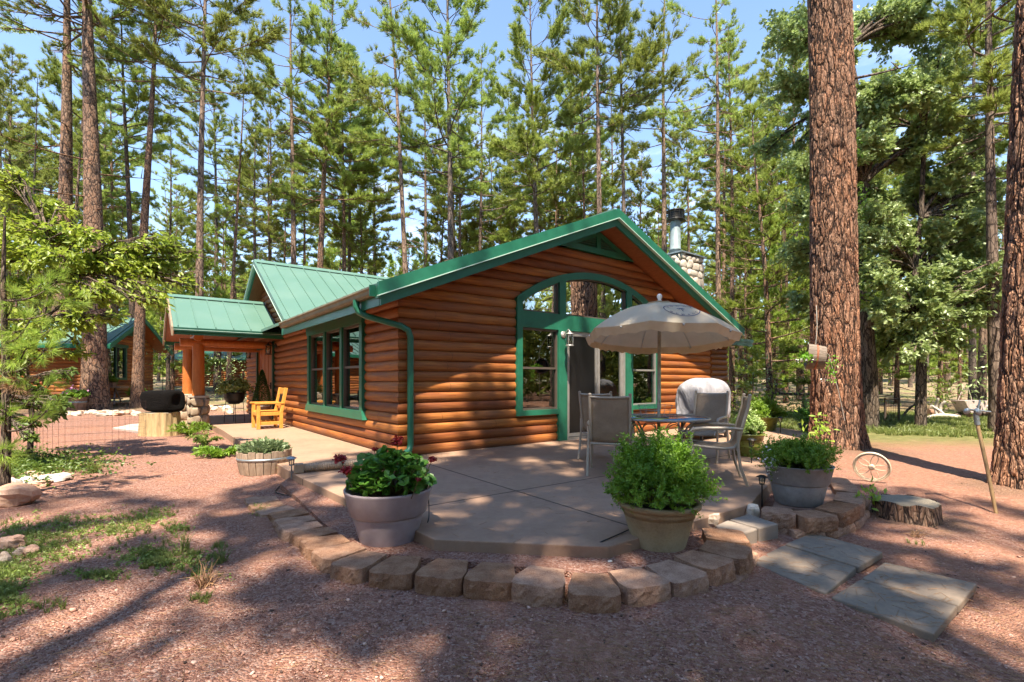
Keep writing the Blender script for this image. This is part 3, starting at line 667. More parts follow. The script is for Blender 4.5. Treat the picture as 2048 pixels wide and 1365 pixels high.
# ---- roof
roof = MB(); T = .045
rz = lambda u: zt(u)
roof.prism([(-.6, zt(-.6)), (4.5, zt(4.5)), (9.6, zt(9.6)), (9.6, zt(9.6) - T), (4.5, zt(4.5) - T), (-.6, zt(-.6) - T)], -.60, 13.0, f=lambda a, b, c: (a, c, b))
for k_ in range(33):                                      # standing seams
    v = -.35 + k_ * .41
    roof.beam((-.59, v, zt(-.59) + .012), (4.5, v, zt(4.5) + .012), .018, .03); roof.beam((9.59, v, zt(9.59) + .012), (4.5, v, zt(4.5) + .012), .018, .03)
roof.box(4.38, 4.62, -.62, 13, zt(4.5) - .03, zt(4.5) + .022)
mroof = roof.obj('main_roof', M_ROOF, cabin)
x = MB()
def xz(v): return XZ - XS * abs(v - XV)
uL, uRr = -.42, 4.6
vall = lambda u: XV - (XZ - zt(u)) / XS                   # where the two slopes meet
front = [(uL, vall(uL)), (4.5, vall(4.5)), (4.55, XV), (uL, XV)]
x.add([(a, b, xz(b)) for a, b in front] + [(a, b, xz(b) - .045) for a, b in front], [(0, 1, 2, 3), (7, 6, 5, 4), (0, 4, 5, 1), (1, 5, 6, 2), (2, 6, 7, 3), (3, 7, 4, 0)])
back = [(uL, XV), (4.55, XV), (4.5, 13.05), (uL, 13.05)]
x.add([(a, b, xz(b)) for a, b in back] + [(a, b, xz(b) - .045) for a, b in back], [(0, 1, 2, 3), (7, 6, 5, 4), (0, 4, 5, 1), (1, 5, 6, 2), (2, 6, 7, 3), (3, 7, 4, 0)])
for k_ in range(13):
    u = uL + .12 + k_ * .405
    if u > 4.4: break
    x.beam((u, vall(u), xz(vall(u)) + .014), (u, XV - .05, xz(XV - .05) + .014), .02, .036); x.beam((u, 13.0, xz(13.0) + .014), (u, XV + .05, xz(XV + .05) + .014), .02, .036)
xroof = x.obj('cross_gable_roof', M_ROOF, cabin)
c = MB(); c.prism([(XV - .17, xz(XV - .17) + .045), (XV, XZ + .055), (XV + .17, xz(XV + .17) + .045), (XV + .17, xz(XV + .17) + .03), (XV, XZ + .03), (XV - .17, xz(XV - .17) + .03)], uL - .03, 4.5, f=lambda a, b, c: (c, a, b))
c.obj('ridge_cap', M_ROOF, xroof)
# soffits
g = MB()
g.prism([(-.55, zt(-.55) - .24), (4.5, zt(4.5) - .24), (9.55, zt(9.55) - .24), (9.55, zt(9.55) - .20), (4.5, zt(4.5) - .20), (-.55, zt(-.55) - .20)], -.54, -.005, f=lambda a, b, c: (a, c, b))
g.prism([(-.55, zt(-.55) - .235), (0, zt(0) - .235), (0, zt(0) - .20), (-.55, zt(-.55) - .20)], 0, 5.2, f=lambda a, b, c: (a, c, b))
g.obj('soffit', M_SOFFIT, cabin)
g = MB()
s2 = [(5.42, xz(5.42) - .22), (XV, XZ - .22), (13.0, xz(13.0) - .22), (13.0, xz(13) - .17), (XV, XZ - .17), (5.42, xz(5.42) - .17)]
g.prism(s2, uL + .04, 0, f=lambda a, b, c: (c, a, b)); g.obj('soffit', M_SOFFIT, cabin)
# rake boards, two steps, with a pale lip whose colour paints in the highlight
def rake(mb, f, a0, am, a1, zf, off_top, off_bot, c0, c1):
    mb.prism([(a0, zf(a0) - off_top), (am, zf(am) - off_top), (a1, zf(a1) - off_top), (a1, zf(a1) - off_bot), (am, zf(am) - off_bot), (a0, zf(a0) - off_bot)], c0, c1, f=f)
fF = lambda a, b, c: (a, c, b)
g = MB(); rake(g, fF, -.62, 4.5, 9.62, zt, -.035, .15, -.66, -.60); g.obj('rake_flashing', M_GREEN, cabin)
g = MB(); rake(g, fF, -.62, 4.5, 9.62, zt, .15, .165, -.672, -.60); g.obj('drip_edge_glint', M_GLINT, cabin)
g = MB(); rake(g, fF, -.56, 4.5, 9.56, zt, .166, .31, -.60, -.555); g.obj('rake_board', M_GREEN, cabin)
fS = lambda a, b, c: (c, a, b)
g = MB(); rake(g, fS, 5.44, XV, 13.06, xz, -.03, .12, uL - .05, uL); g.obj('rake_flashing', M_ROOF, cabin)
g = MB(); rake(g, fS, 5.44, XV, 13.06, xz, .12, .134, uL - .06, uL); g.obj('drip_edge_glint', M_GLINT, cabin)
g = MB(); rake(g, fS, 5.46, XV, 13.02, xz, .135, .24, uL, uL + .045); g.obj('rake_board', M_GREEN, cabin)
# side fascia and gutter
ze = zt(-.6)
g = MB(); g.box(-.565, -.535, -.555, 5.25, ze - .29, ze - .05); g.obj('eave_board', M_GREEN, cabin)
M_GUT = simple('weathered_gutter', (.17, .14, .085), .45, .3, .35, 4)
g = MB(); prof = [(-.565, -.02), (-.68, -.02), (-.69, -.05), (-.665, -.075), (-.655, -.12), (-.63, -.15), (-.565, -.15)]
prof2 = [(a + .012, b + .0) for a, b in prof[1:6]]
g.prism([(a, b + ze) for a, b in prof], -.50, 5.02, f=lambda a, b, c: (a, c, b)); g.obj('gutter', M_GUT, cabin)
g = MB(); g.box(-.695, -.565, -.515, -.50, ze - .165, ze - .005); g.box(-.60, -.565, -.63, -.5, ze - .19, ze + .01); g.obj('gutter_end', M_GREEN, cabin)
# right eave fascia, wing fascia
g = MB(); g.box(9.56, 9.6, -.6, 13, zt(9.6) - .2, zt(9.6) - .04); g.obj('eave_board', M_GREEN, cabin)
g = MB(); g.box(9.3, 12.15, .42, 3.9, 2.42, 2.47); g.obj('wing_roof', M_ROOF, cabin)
g = MB(); g.box(9.3, 12.17, .38, .42, 2.28, 2.45); g.box(9.3, 12.19, .36, .38, 2.40, 2.49); g.obj('eave_board', M_GREEN_D, cabin)
# gable louvre
lv = MB(); zb_ = 3.90; hw = (zt(4.5) - .27 - zb_) / .415 - .04
cx = 4.5
lv.prism([(cx - hw, zb_), (cx + hw, zb_), (cx + hw - .28, zb_ + .115), (cx - hw + .28, zb_ + .115)], -.11, -.02, f=fF)
lv.prism([(cx - hw, zb_), (cx, zb_ + hw * .415), (cx, zb_ + hw * .415 - .11), (cx - hw + .26, zb_)], -.108, -.021, f=fF)
lv.prism([(cx + hw, zb_), (cx + hw - .26, zb_), (cx, zb_ + hw * .415 - .11), (cx, zb_ + hw * .415)], -.107, -.021, f=fF)
lv.box(cx - .06, cx + .06, -.115, -.022, zb_ + .1, zb_ + hw * .415 - .05)
gl_ = lv.obj('gable_louvre', M_GREEN, cabin)
sl = MB()
for k_ in range(8):
    z = zb_ + .125 + k_ * .045; w = (zb_ + hw * .415 - .09 - z) / .415
    if w > .1: sl.prism([(-.105, z), (-.086, z + .035), (-.082, z + .030), (-.10, z - .006)], cx - w, cx + w, f=lambda a, b, c: (c, a, b))
sl.obj('slat', M_GREEN_D, gl_)
b_ = MB(); b_.prism([(cx - hw + .05, zb_ + .01), (cx + hw - .05, zb_ + .01), (cx, zb_ + hw * .415 - .02)], -.084, -.075, f=fF); b_.obj('louvre_back', M_GREEN_D, gl_)

# ---- front window wall
def arc_pts(u0, u1, dz, n=20):
    r = AR + dz; return [(u, AZ + math.sqrt(max(0, r * r - (u - 4.5) ** 2))) for u in np.linspace(u0, u1, n)]
fw = MB(); D0, D1 = -.10, -.0
fw.box(2.30, 2.43, D0, D1, .54, 2.76); fw.box(6.57, 6.70, D0, D1, .54, 2.76)                # outer casings
out = arc_pts(2.30, 6.70, 0, 34); inn = arc_pts(2.43, 6.57, -.135, 34)
for q in range(33):
    fw.add([(out[q][0], D0, out[q][1]), (out[q + 1][0], D0, out[q + 1][1]), (inn[q + 1][0], D0, inn[q + 1][1]), (inn[q][0], D0, inn[q][1]),
            (out[q][0], D1, out[q][1]), (out[q + 1][0], D1, out[q + 1][1]), (inn[q + 1][0], D1, inn[q + 1][1]), (inn[q][0], D1, inn[q][1])],
           [(3, 2, 1, 0), (0, 1, 5, 4), (2, 3, 7, 6)], False)
fw.box(2.43, 6.57, D0 + .003, D1, 2.21, 2.52)                                              # wide header
for a, b_ in ((3.35, 3.58), (5.42, 5.65)):                                                 # posts
    fw.box(a, b_, D0 - .004, D1, 0.0, 2.21); fw.box(a + .03, b_ - .03, D0 + .001, D1, 2.52, AZ + math.sqrt(AR ** 2 - (a - 4.5) ** 2) - .08)
fw.box(2.43, 3.35, D0 + .002, D1, .54, .64); fw.box(5.65, 6.57, D0 + .002, D1, .54, .64)    # lower rails
frame = fw.obj('window_surround', M_GREEN, cabin)
def pane(mb_parent, u0, u1, z0, z1, y=-.012, name='window', rail=True, fr=.035, mat=M_FRAME):
    w = MB(); w.box(u0, u0 + fr, -.055, .03, z0, z1); w.box(u1 - fr, u1, -.055, .03, z0, z1); w.box(u0 + fr, u1 - fr, -.055, .03, z0, z0 + fr); w.box(u0 + fr, u1 - fr, -.055, .03, z1 - fr, z1)
    if rail: zm = (z0 + z1) / 2 + .02; w.box(u0 + fr, u1 - fr, -.05, .02, zm - .02, zm + .02)
    o = w.obj(name, mat, mb_parent); p = MB(); p.box(u0 + fr, u1 - fr, y, y + .006, z0 + fr, z1 - fr); p.obj('pane', M_GLASS, o); return o
pane(cabin, 2.43, 3.35, .64, 2.21); pane(cabin, 5.65, 6.57, .64, 2.21, mat=M_GREYFRAME)
def arch_pane(u0, u1):
    top = arc_pts(u0, u1, -.135, 16); w = MB()
    w.add([(u, -.05, z) for u, z in top] + [(u, -.05, z - .03) for u, z in top], [(i, i + 1, 17 + i, 16 + i) for i in range(15)])
    w.box(u0, u1, -.05, .02, 2.52, 2.555); w.box(u0, u0 + .03, -.05, .02, 2.555, top[0][1]); w.box(u1 - .03, u1, -.05, .02, 2.555, top[-1][1])
    o = w.obj('window', M_FRAME, cabin); p = MB(); p.prism([(u0, 2.555), (u1, 2.555)] + top[::-1], -.012, -.006, f=fF); p.obj('pane', M_GLASS, o)
arch_pane(2.43, 3.38); arch_pane(3.55, 5.45); arch_pane(5.62, 6.57)
# sliding patio door
d = MB(); d.box(3.58, 3.64, -.07, .05, .03, 2.14); d.box(5.34, 5.42, -.07, .05, .03, 2.14); d.box(3.58, 5.42, -.075, .05, 2.11, 2.205); d.box(3.58, 5.42, -.11, .05, 0, .045)
d.box(4.53, 4.60, -.05, .0, .05, 2.11); d.box(4.60, 5.34, -.05, .0, .05, .13); d.box(4.60, 5.34, -.05, 0, 2.04, 2.11); d.box(5.28, 5.34, -.05, 0, .13, 2.04)
door = d.obj('sliding_door', M_GREYFRAME, cabin)
p = MB(); p.box(4.60, 5.28, -.02, -.014, .13, 2.04); p.obj('pane', M_GLASS, door)
p = MB(); p.box(3.64, 4.44, -.045, -.04, .07, 2.10); sc_ = p.obj('insect_screen', M_SCREEN, door)
p = MB(); p.box(3.64, 3.68, -.06, -.035, .06, 2.105); p.box(4.44, 4.50, -.065, -.035, .06, 2.105); p.box(3.68, 4.44, -.06, -.035, .06, .13); p.box(4.452, 4.49, -.085, -.065, .95, 1.15); p.obj('screen_frame', M_GREYFRAME, door)
# ---- side window group of three
sw = MB(); sw.prism([(1.26, .50), (4.95, .50), (4.86, .66), (1.33, .66)], -.125, 0, f=lambda a, b, c: (c, a, b)); sw.prism([(1.34, 2.25), (4.84, 2.25), (4.92, 2.47), (1.26, 2.47)], -.12, 0, f=lambda a, b, c: (c, a, b))
sw.box(-.11, 0, 1.34, 1.47, .66, 2.25); sw.box(-.11, 0, 4.68, 4.82, .66, 2.25)
V3 = [1.47, 2.46, 3.60, 4.68]
m1, m2 = 2.50, 3.58
for m_ in (m1, m2): sw.box(-.10, 0, m_ - .06, m_ + .06, .66, 2.25)
sws = sw.obj('window_surround', M_GREEN, cabin)
for a, b_ in ((1.47, m1 - .06), (m1 + .06, m2 - .06), (m2 + .06, 4.68)):
    w = MB(); z0, z1, fr = .66, 2.25, .04; zm = 1.46
    w.box(-.06, .03, a, a + fr, z0, z1); w.box(-.06, .03, b_ - fr, b_, z0, z1); w.box(-.06, .03, a + fr, b_ - fr, z0, z0 + fr); w.box(-.06, .03, a + fr, b_ - fr, z1 - fr, z1); w.box(-.05, .02, a + fr, b_ - fr, zm - .02, zm + .02)
    o = w.obj('window', M_FRAME, cabin); p = MB(); p.box(-.016, -.01, a + fr, b_ - fr, z0 + fr, z1 - fr); p.obj('pane', M_GLASS, o)
# ---- entrance door with carved sidelight
d = MB(); d.box(-.05, .04, 8.55, 8.66, 0, 2.2); d.box(-.05, .04, 10.64, 10.75, 0, 2.2)
for k_ in range(8): d.box(-.02 - .012 * (k_ % 2), .03, 8.66 + k_ * .2475, 8.66 + (k_ + 1) * .2475, .02, 2.2)
ed = d.obj('entrance_door', M_POST, cabin); p = MB(); p.box(-.06, -.03, 8.95, 9.0, .95, 1.15); p.box(-.09, -.03, 8.96, 8.98, 1.03, 1.06); p.obj('handle', M_BLACK, ed)
p = MB(); p.box(-.12, -.0, 8.44, 10.86, 2.2, 2.36); p.box(-.11, 0, 8.44, 8.55, 0, 2.2); p.box(-.11, 0, 10.75, 10.86, 0, 2.2); p.obj('door_surround', M_GREEN_D, cabin)
# ---- porch over the entrance
PV, PZ, PS = 9.6, 3.60, .49; pz = lambda v: PZ - PS * abs(v - PV)
g = MB(); g.prism([(7.42, pz(7.42)), (PV, PZ), (11.78, pz(11.78)), (11.78, pz(11.78) - .045), (PV, PZ - .045), (7.42, pz(7.42) - .045)], -2.56, -.10, f=lambda a, b, c: (c, a, b))
for k_ in range(6):
    u = -2.46 + k_ * .405; g.beam((u, 7.44, pz(7.44) + .014), (u, PV, PZ + .014), .02, .036); g.beam((u, 11.76, pz(11.76) + .014), (u, PV, PZ + .014), .02, .036)
pr_ = g.obj('porch_roof', M_ROOF, cabin)
g = MB(); g.prism([(PV - .16, pz(PV - .16) + .045), (PV, PZ + .055), (PV + .16, pz(PV + .16) + .045), (PV + .16, pz(PV + .16) + .03), (PV, PZ + .03), (PV - .16, pz(PV - .16) + .03)], -2.58, -.1, f=lambda a, b, c: (c, a, b)); g.obj('ridge_cap', M_ROOF, pr_)
g = MB(); g.box(-2.54, -.02, 7.42, 7.45, pz(7.42) - .18, pz(7.42) - .06); g.obj('eave_board', M_GREEN, pr_)
g = MB(); g.box(-2.54, -.02, 11.75, 11.78, pz(7.42) - .2, pz(7.42) - .06); g.obj('eave_board', M_GREEN, pr_)
g = MB(); g.box(-2.56, -.02, 7.32, 7.42, pz(7.42) - .10, pz(7.42) - .01); g.obj('gutter', M_GREEN_D, pr_)
g = MB(); g.box(-2.56, -.02, 7.312, 7.325, pz(7.42) - .07, pz(7.42) - .06); g.obj('drip_edge_glint', M_GLINT, pr_)  # thin strip in the painted highlight colour, along the porch gutter
M_WEATH = simple('weathered_rake_wood', (.26, .19, .13), .8, 0, .3, 10)
g = MB(); rake(g, fS, 7.38, PV, 11.82, pz, -.02, .20, -2.60, -2.56); g.obj('rake_board', M_WEATH, pr_)
g = MB(); g.prism([(7.45, pz(7.45) - .10), (PV, PZ - .10), (11.75, pz(11.75) - .10), (11.75, pz(11.75) - .05), (PV, PZ - .05), (7.45, pz(7.45) - .05)], -2.54, 0, f=lambda a, b, c: (c, a, b))
g.obj('soffit', M_SOFFIT, pr_)
g = MB(); g.tube([(-2.35, 8.6, 2.24), (.0, 8.6, 2.24)], .11, 12); g.tube([(-2.35, 10.8, 2.24), (.0, 10.8, 2.24)], .11, 12); g.tube([(-1.95, 8.3, 2.38), (-1.95, 11.1, 2.38)], .11, 12)
g.tube([(-1.95, 9.6, 2.4), (-1.95, 9.6, 3.5)], .10, 10); g.obj('porch_beam', M_POST, pr_)
def stone_pier(parent, cx, cy, w, h, z0, seed, mat=M_PIER, rows=3, d=None, pk=1.0):
    """stones packed round a core, as one masonry part"""
    d = d or w; r = np.random.default_rng(seed); s = MB()
    for side in range(4):
        L = w if side % 2 == 0 else d; off = (d if side % 2 == 0 else w) / 2
        z = z0; q = 0
        while z < z0 + h - .02:
            rh = min(r.uniform(h / rows * .75, h / rows * 1.3), z0 + h - z)
            if z0 + h - z - rh < h / rows * .4: rh = z0 + h - z
            x = -L / 2
            while x < L / 2 - .02:
                rw = min(r.uniform(rh * .7, rh * 1.5), L / 2 - x)
                if L / 2 - x - rw < rh * .35: rw = L / 2 - x
                c = (x + rw / 2, off, z + rh / 2); a = side * math.pi / 2
                P = (cx + c[0] * math.cos(a) + c[1] * math.sin(a), cy + c[0] * math.sin(a) - c[1] * math.cos(a), c[2])
                rr = (rw / 2 * .97, .06, rh / 2 * .95)
                rr = (rr[0] if side % 2 == 0 else rr[1], rr[1] if side % 2 == 0 else rr[0], rr[2])
                s.blob((P[0], P[1], P[2] + r.uniform(-.03, .03) * (pk > 1)), (rr[0] * r.uniform(.92, 1.06) * pk, rr[1] * r.uniform(.8, 1.2), rr[2] * r.uniform(.90, 1.04) * pk), int(r.integers(1e6)), .20, 14, 10, sq=.68, flat=False); x += rw
            z += rh
    o = s.obj('stone_base', mat, parent)
    k = MB(); k.box(cx - w / 2 + .01, cx + w / 2 - .01, cy - d / 2 + .01, cy + d / 2 - .01, z0, z0 + h - .005); k.obj('mortar_core', M_MORTAR, o); return o
M_MORTAR = simple('mortar', (.20, .18, .155), .95, 0, .25, 20, .5)
for (pu, pv, w) in ((-1.93, 8.6, .40), (-2.0, 10.85, .50)):
    stone_pier(pr_, pu, pv, w, .74, 0, int(pv * 10)); c = MB(); c.box(pu - w / 2 - .03, pu + w / 2 + .03, pv - w / 2 - .03, pv + w / 2 + .03, .74, .79); c.obj('pier_cap', M_RIVER, pr_, bevel=.01)
    c = MB(); c.tube([(pu, pv, .79), (pu, pv, 2.2)], [.15, .14], 16); c.obj('post', M_POST, pr_)
# ---- chimney
M_CHROCK = m_stone('chimney_river_rock', [(.26, .21, .17), (.50, .43, .36), (.72, .67, .60)], 4)
ch = thing('chimney', 'river stone chimney with grey flue pipe and black cage cap', 'chimney', uv(9.9, 1.65), HROT)
stone_pier(ch, 0, 0, 1.16, 2.6, 2.35, 77, M_CHROCK, rows=10, d=1.16, pk=1.12)
c = MB(); c.box(-.66, .66, -.66, .66, 4.95, 4.99); c.obj('chimney_cap', M_GALV, ch)
c = MB(); c.lathe([(.16, 4.99), (.16, 5.22), (.168, 5.225), (.168, 5.26), (.155, 5.265), (.155, 6.05), (.15, 6.12)], 24); c.obj('flue_pipe', simple('grey_flue_paint', (.20, .255, .275), .5, .1, .15, 6), ch)
c = MB(); c.lathe([(.15, 6.10), (.27, 6.14), (.27, 6.17), (.15, 6.17)], 24); c.lathe([(.0, 6.44), (.27, 6.44), (.27, 6.41), (.0, 6.41)], 24)
c.lathe([(.21, 6.16), (.21, 6.42)], 24)
for k_ in range(12):
    a = k_ * math.pi / 6; c.tube([(.265 * math.cos(a), .265 * math.sin(a), 6.15), (.265 * math.cos(a), .265 * math.sin(a), 6.43)], .008, 5)
for z in (6.22, 6.29, 6.36): c.tube([(.268 * math.cos(a), .268 * math.sin(a), z) for a in np.linspace(0, 6.283, 24, endpoint=False)], .006, 4, closed=True)
c.obj('flue_cage', M_BLACK, ch)
# ---- downspout and its drain pipe
ds = MB(); e_ = ze - .15
ds.tube([(-.63, .18, e_ + .02), (-.63, .18, e_ - .08), (-.60, .16, e_ - .16), (-.5, .10, e_ - .22), (-.02, -.12, e_ - .36), (.08, -.14, e_ - .42), (.12, -.14, e_ - .52), (.12, -.14, .34), (.12, -.14, .19), (.09, -.16, .11), (.0, -.19, .07)], [.05] * 11, 10)
for z in (.34, .18 + .02): pass
o = ds.obj('downspout', M_GREEN, cabin)
# ================================================================== things on and around the patio
# corrugated drain pipe
p0 = np.array(at(800, 921, .06)); p1 = np.array(at(606, 936, .06)); n = 90
t = np.linspace(0, 1, n); P_ = p0 + (p1 - p0) * t[:, None]; P_[:, 2] = .062; P_[:, 1] += .02 * np.sin(t * 5)
M_DRAIN = simple('tan_corrugated_plastic', (.32, .23, .16), .5, 0, .2, 20)
t_ = thing('drain_pipe', 'tan corrugated drain pipe lying on the walk below the downspout', 'drain pipe')
g = MB(); g.tube(P_, .05 + .008 * (np.arange(n) % 2), 12, smooth=False); g.obj('corrugated_pipe', M_DRAIN, t_)
g = MB(); d_ = (p1 - p0) / np.linalg.norm(p1 - p0); g.beam(P_[-2] , P_[-1] + d_ * .10, .12, .12); g.obj('end_fitting', M_DRAIN, t_, bevel=.01)

# ---- wall lanterns
def lantern(u, v, z, face, label, mats, s=1.0, group=None):
    t = thing('wall_lantern', label, 'lantern', uv(u, v, z), HROT + face, group)        # local -Y points away from the wall
    g = MB(); g.lathe([(0, 0), (.055, 0), (.055, .012), (.03, .02), (0, .02)], 16, M=Matrix.Rotation(R(90), 4, 'X')); g.obj('wall_plate', mats[0], t)
    g = MB(); g.tube([(0, -.02, 0), (0, -.07, .04), (0, -.12, .075), (0, -.15, .05), (0, -.15, .03)], .008, 8); g.obj('arm', mats[0], t)
    g = MB(); g.lathe([(0, .045), (.02, .04), (.03, .02), (.065, .005), (.07, -.005), (.0, -.005)], 20, (0, -.15, 0)); g.lathe([(0, -.19), (.065, -.19), (.07, -.178), (.05, -.17), (0, -.17)], 20, (0, -.15, 0))
    for k in range(4): a = k * math.pi / 2 + .4; g.tube([(.052 * math.cos(a), -.15 + .052 * math.sin(a), -.17), (.058 * math.cos(a), -.15 + .058 * math.sin(a), -.09), (.052 * math.cos(a), -.15 + .052 * math.sin(a), 0)], .004, 5)
    g.obj('lantern_cage', mats[0], t)
    g = MB(); g.lathe([(.040, -.17), (.050, -.09), (.042, -.005)], 16, (0, -.15, 0)); g.obj('glass', M_LGLASS, t)
    g = MB(); g.tube([(0, -.15, -.17), (0, -.15, -.11)], .012, 8); g.obj('bulb', M_CREAM, t)
    t.scale = (s, s, s); return t
M_LGLASS = m_glass('lantern_glass', .85, .08)
M_SILVER = simple('brushed_pewter', (.55, .53, .50), .35, .6, .15, 20)
lantern(3.465, -.10, 2.12, 0, 'pewter wall lantern on the left post of the patio door', (M_SILVER,), 1.25, 'patio lanterns')
lantern(5.535, -.10, 2.12, 0, 'pewter wall lantern mostly behind the umbrella, right of the patio door', (M_SILVER,), 1.25, 'patio lanterns')
lantern(-.05, 8.25, 2.22, -math.pi / 2, 'black wall lantern right of the entrance door', (M_BLACK,), 1.4, 'entrance lanterns')
lantern(-.05, 11.35, 2.22, -math.pi / 2, 'black wall lantern left of the entrance door', (M_BLACK,), 1.4, 'entrance lanterns')
t = thing('security_light', 'small white security light under the right eave', 'lamp', uv(8.92, -.07, 2.22), HROT)
g = MB(); g.box(-.04, .04, -.03, .03, -.05, .06); g.obj('base', M_WHITE, t, bevel=.005); g = MB(); g.lathe([(0, 0), (.035, .0), (.045, .07), (0, .05)], 14, M=Matrix.Translation((-.05, -.08, -.10)) @ Matrix.Rotation(R(60), 4, 'X')); g.obj('lamp_head', M_WHITE, t)

# ---- umbrella
M_CANVAS = NT('cream_canvas'); _c = M_CANVAS.co(); _w = M_CANVAS.noise(_c, 5, 5, .6); _d = M_CANVAS.N('BsdfDiffuse'); M_CANVAS.put(_d, 'Color', M_CANVAS.ramp(_w, [(.35, (.68, .57, .41)), (.65, (.78, .68, .52))]))
M_CANVAS.put(_d, 'Normal', M_CANVAS.bump(M_CANVAS.noise(_c, 9, 4), .35, .02))
_t = M_CANVAS.N('BsdfTranslucent'); M_CANVAS.put(_t, 'Color', (.60, .45, .28)); _m = M_CANVAS.N('MixShader'); M_CANVAS.put(_m, 0, .35); M_CANVAS.put(_m, 1, _d.outputs[0]); M_CANVAS.put(_m, 2, _t.outputs[0]); M_CANVAS = M_CANVAS.end(_m.outputs[0])
M_INK = simple('navy_print', (.035, .05, .13), .7, 0, .2)
UX, UY = 1.93, 6.45
um = thing('patio_umbrella', 'cream canvas patio umbrella with a blue oval print, over the glass table', 'umbrella', (UX, UY, 0))
um.rotation_euler = (R(-1.5), R(.8), 0)
ZR, ZT, RR = 1.80, 2.22, 1.0
def can(r_, a, zoff=0.0):
    """canopy surface at radius fraction r_, angle a: eight sagging panels between ribs"""
    seg = math.pi / 4; k = ((a + seg / 2) % seg) / seg - .5; edge = abs(k) * 2
    z = ZR + (ZT - ZR) * (1 - r_ ** 1.9); pinch = 1 - .075 * (1 - edge ** 2) * r_
    z2 = z - .018 * (1 - edge ** 2) * r_ ** 3 - .012 * (1 - edge ** 2) * math.sin(math.pi * r_)
    tilt = -.055 * r_ * math.sin(a) - .02 * r_ * math.cos(a)
    return (RR * r_ * pinch * math.cos(a), RR * r_ * pinch * math.sin(a), z2 + tilt + zoff)
g = MB(); NA, NR_ = 96, 16; A0 = math.pi / 8
V = [can(r_ / NR_, A0 + a * 2 * math.pi / NA) for r_ in range(NR_ + 1) for a in range(NA)]
F = [(r_ * NA + a, r_ * NA + (a + 1) % NA, (r_ + 1) * NA + (a + 1) % NA, (r_ + 1) * NA + a) for r_ in range(NR_) for a in range(NA)]
g.add(V, F, True); canopy = g.obj('canopy', M_CANVAS, um)
g = MB(); V = []; r2 = np.random.default_rng(5); wv = r2.uniform(-.008, .008, NA)
for q in range(4):
    for a in range(NA):
        x, y, z = can(1, A0 + a * 2 * math.pi / NA); f = 1 + .012 * q / 3 * math.sin(a * 1.3); V.append((x * f * (1 - .015 * q), y * f * (1 - .015 * q), z - .034 * q + wv[a] * q * .6))
g.add(V, [(q * NA + a, q * NA + (a + 1) % NA, (q + 1) * NA + (a + 1) % NA, (q + 1) * NA + a) for q in range(3) for a in range(NA)], True); g.obj('valance', M_CANVAS, canopy)
g = MB(); V = []
for r_ in range(4):
    for a in range(48): x, y, z = can(.02 + r_ * .05, a * 2 * math.pi / 48, .022); V.append((x, y, z))
g.add(V, [(r_ * 48 + a, r_ * 48 + (a + 1) % 48, (r_ + 1) * 48 + (a + 1) % 48, (r_ + 1) * 48 + a) for r_ in range(3) for a in range(48)], True); g.obj('vent_cap', M_CANVAS, um)
g = MB()
for k in range(8):
    a = k * math.pi / 4; pts = [can(r_, a, -.014) for r_ in np.linspace(.03, 1.0, 10)]; g.tube(pts, .006, 5)
    e = can(.52, a, -.02); g.tube([(0, 0, 1.93), e], .005, 5)
    q = can(1.0, a, -.02); g.blob(q, (.016, .016, .016), 1, 0, 8, 6)
g.obj('rib', M_SILVER, um)
g = MB(); g.lathe([(.022, 0), (.022, 2.27), (0, 2.27)], 14); g.obj('pole', simple('beige_pole', (.42, .35, .27), .4, .2), um)
g = MB(); g.lathe([(0, 2.25), (.035, 2.25), (.02, 2.28), (.034, 2.31), (.034, 2.335), (.018, 2.355), (0, 2.36)], 14); g.obj('finial', M_WHITE, um)
g = MB(); g.lathe([(.022, 1.9), (.04, 1.9), (.04, 1.98), (.022, 1.98)], 12); g.obj('runner', M_GREYFRAME, um)
# oval print on the panel facing the camera: drawn on the curved cloth, 2 mm above it
lg = MB(); ca_, rc_ = -math.pi / 2 + .10, .70
def onc(x, y, off=.004):
    """x to the viewer's right, y up the slope (metres on the cloth)"""
    r_ = rc_ - y / RR; a = ca_ + x / (RR * max(.2, r_)); return can(r_, a, off)
OA, OB = .215, .165
def stroke(pts, w):
    """ribbon along plane pts"""
    L = []; Rr = []
    for i, p in enumerate(pts):
        a = pts[max(0, i - 1)]; b = pts[min(len(pts) - 1, i + 1)]; dx, dy = b[0] - a[0], b[1] - a[1]; l = math.hypot(dx, dy) + 1e-9
        L.append(onc(p[0] - dy / l * w / 2, p[1] + dx / l * w / 2)); Rr.append(onc(p[0] + dy / l * w / 2, p[1] - dx / l * w / 2))
    k = len(pts); lg.add(L + Rr, [(i, i + 1, k + i + 1, k + i) for i in range(k - 1)], False)
stroke([(OA * math.cos(a), OB * math.sin(a)) for a in np.linspace(0, 6.2832, 72)], .011)
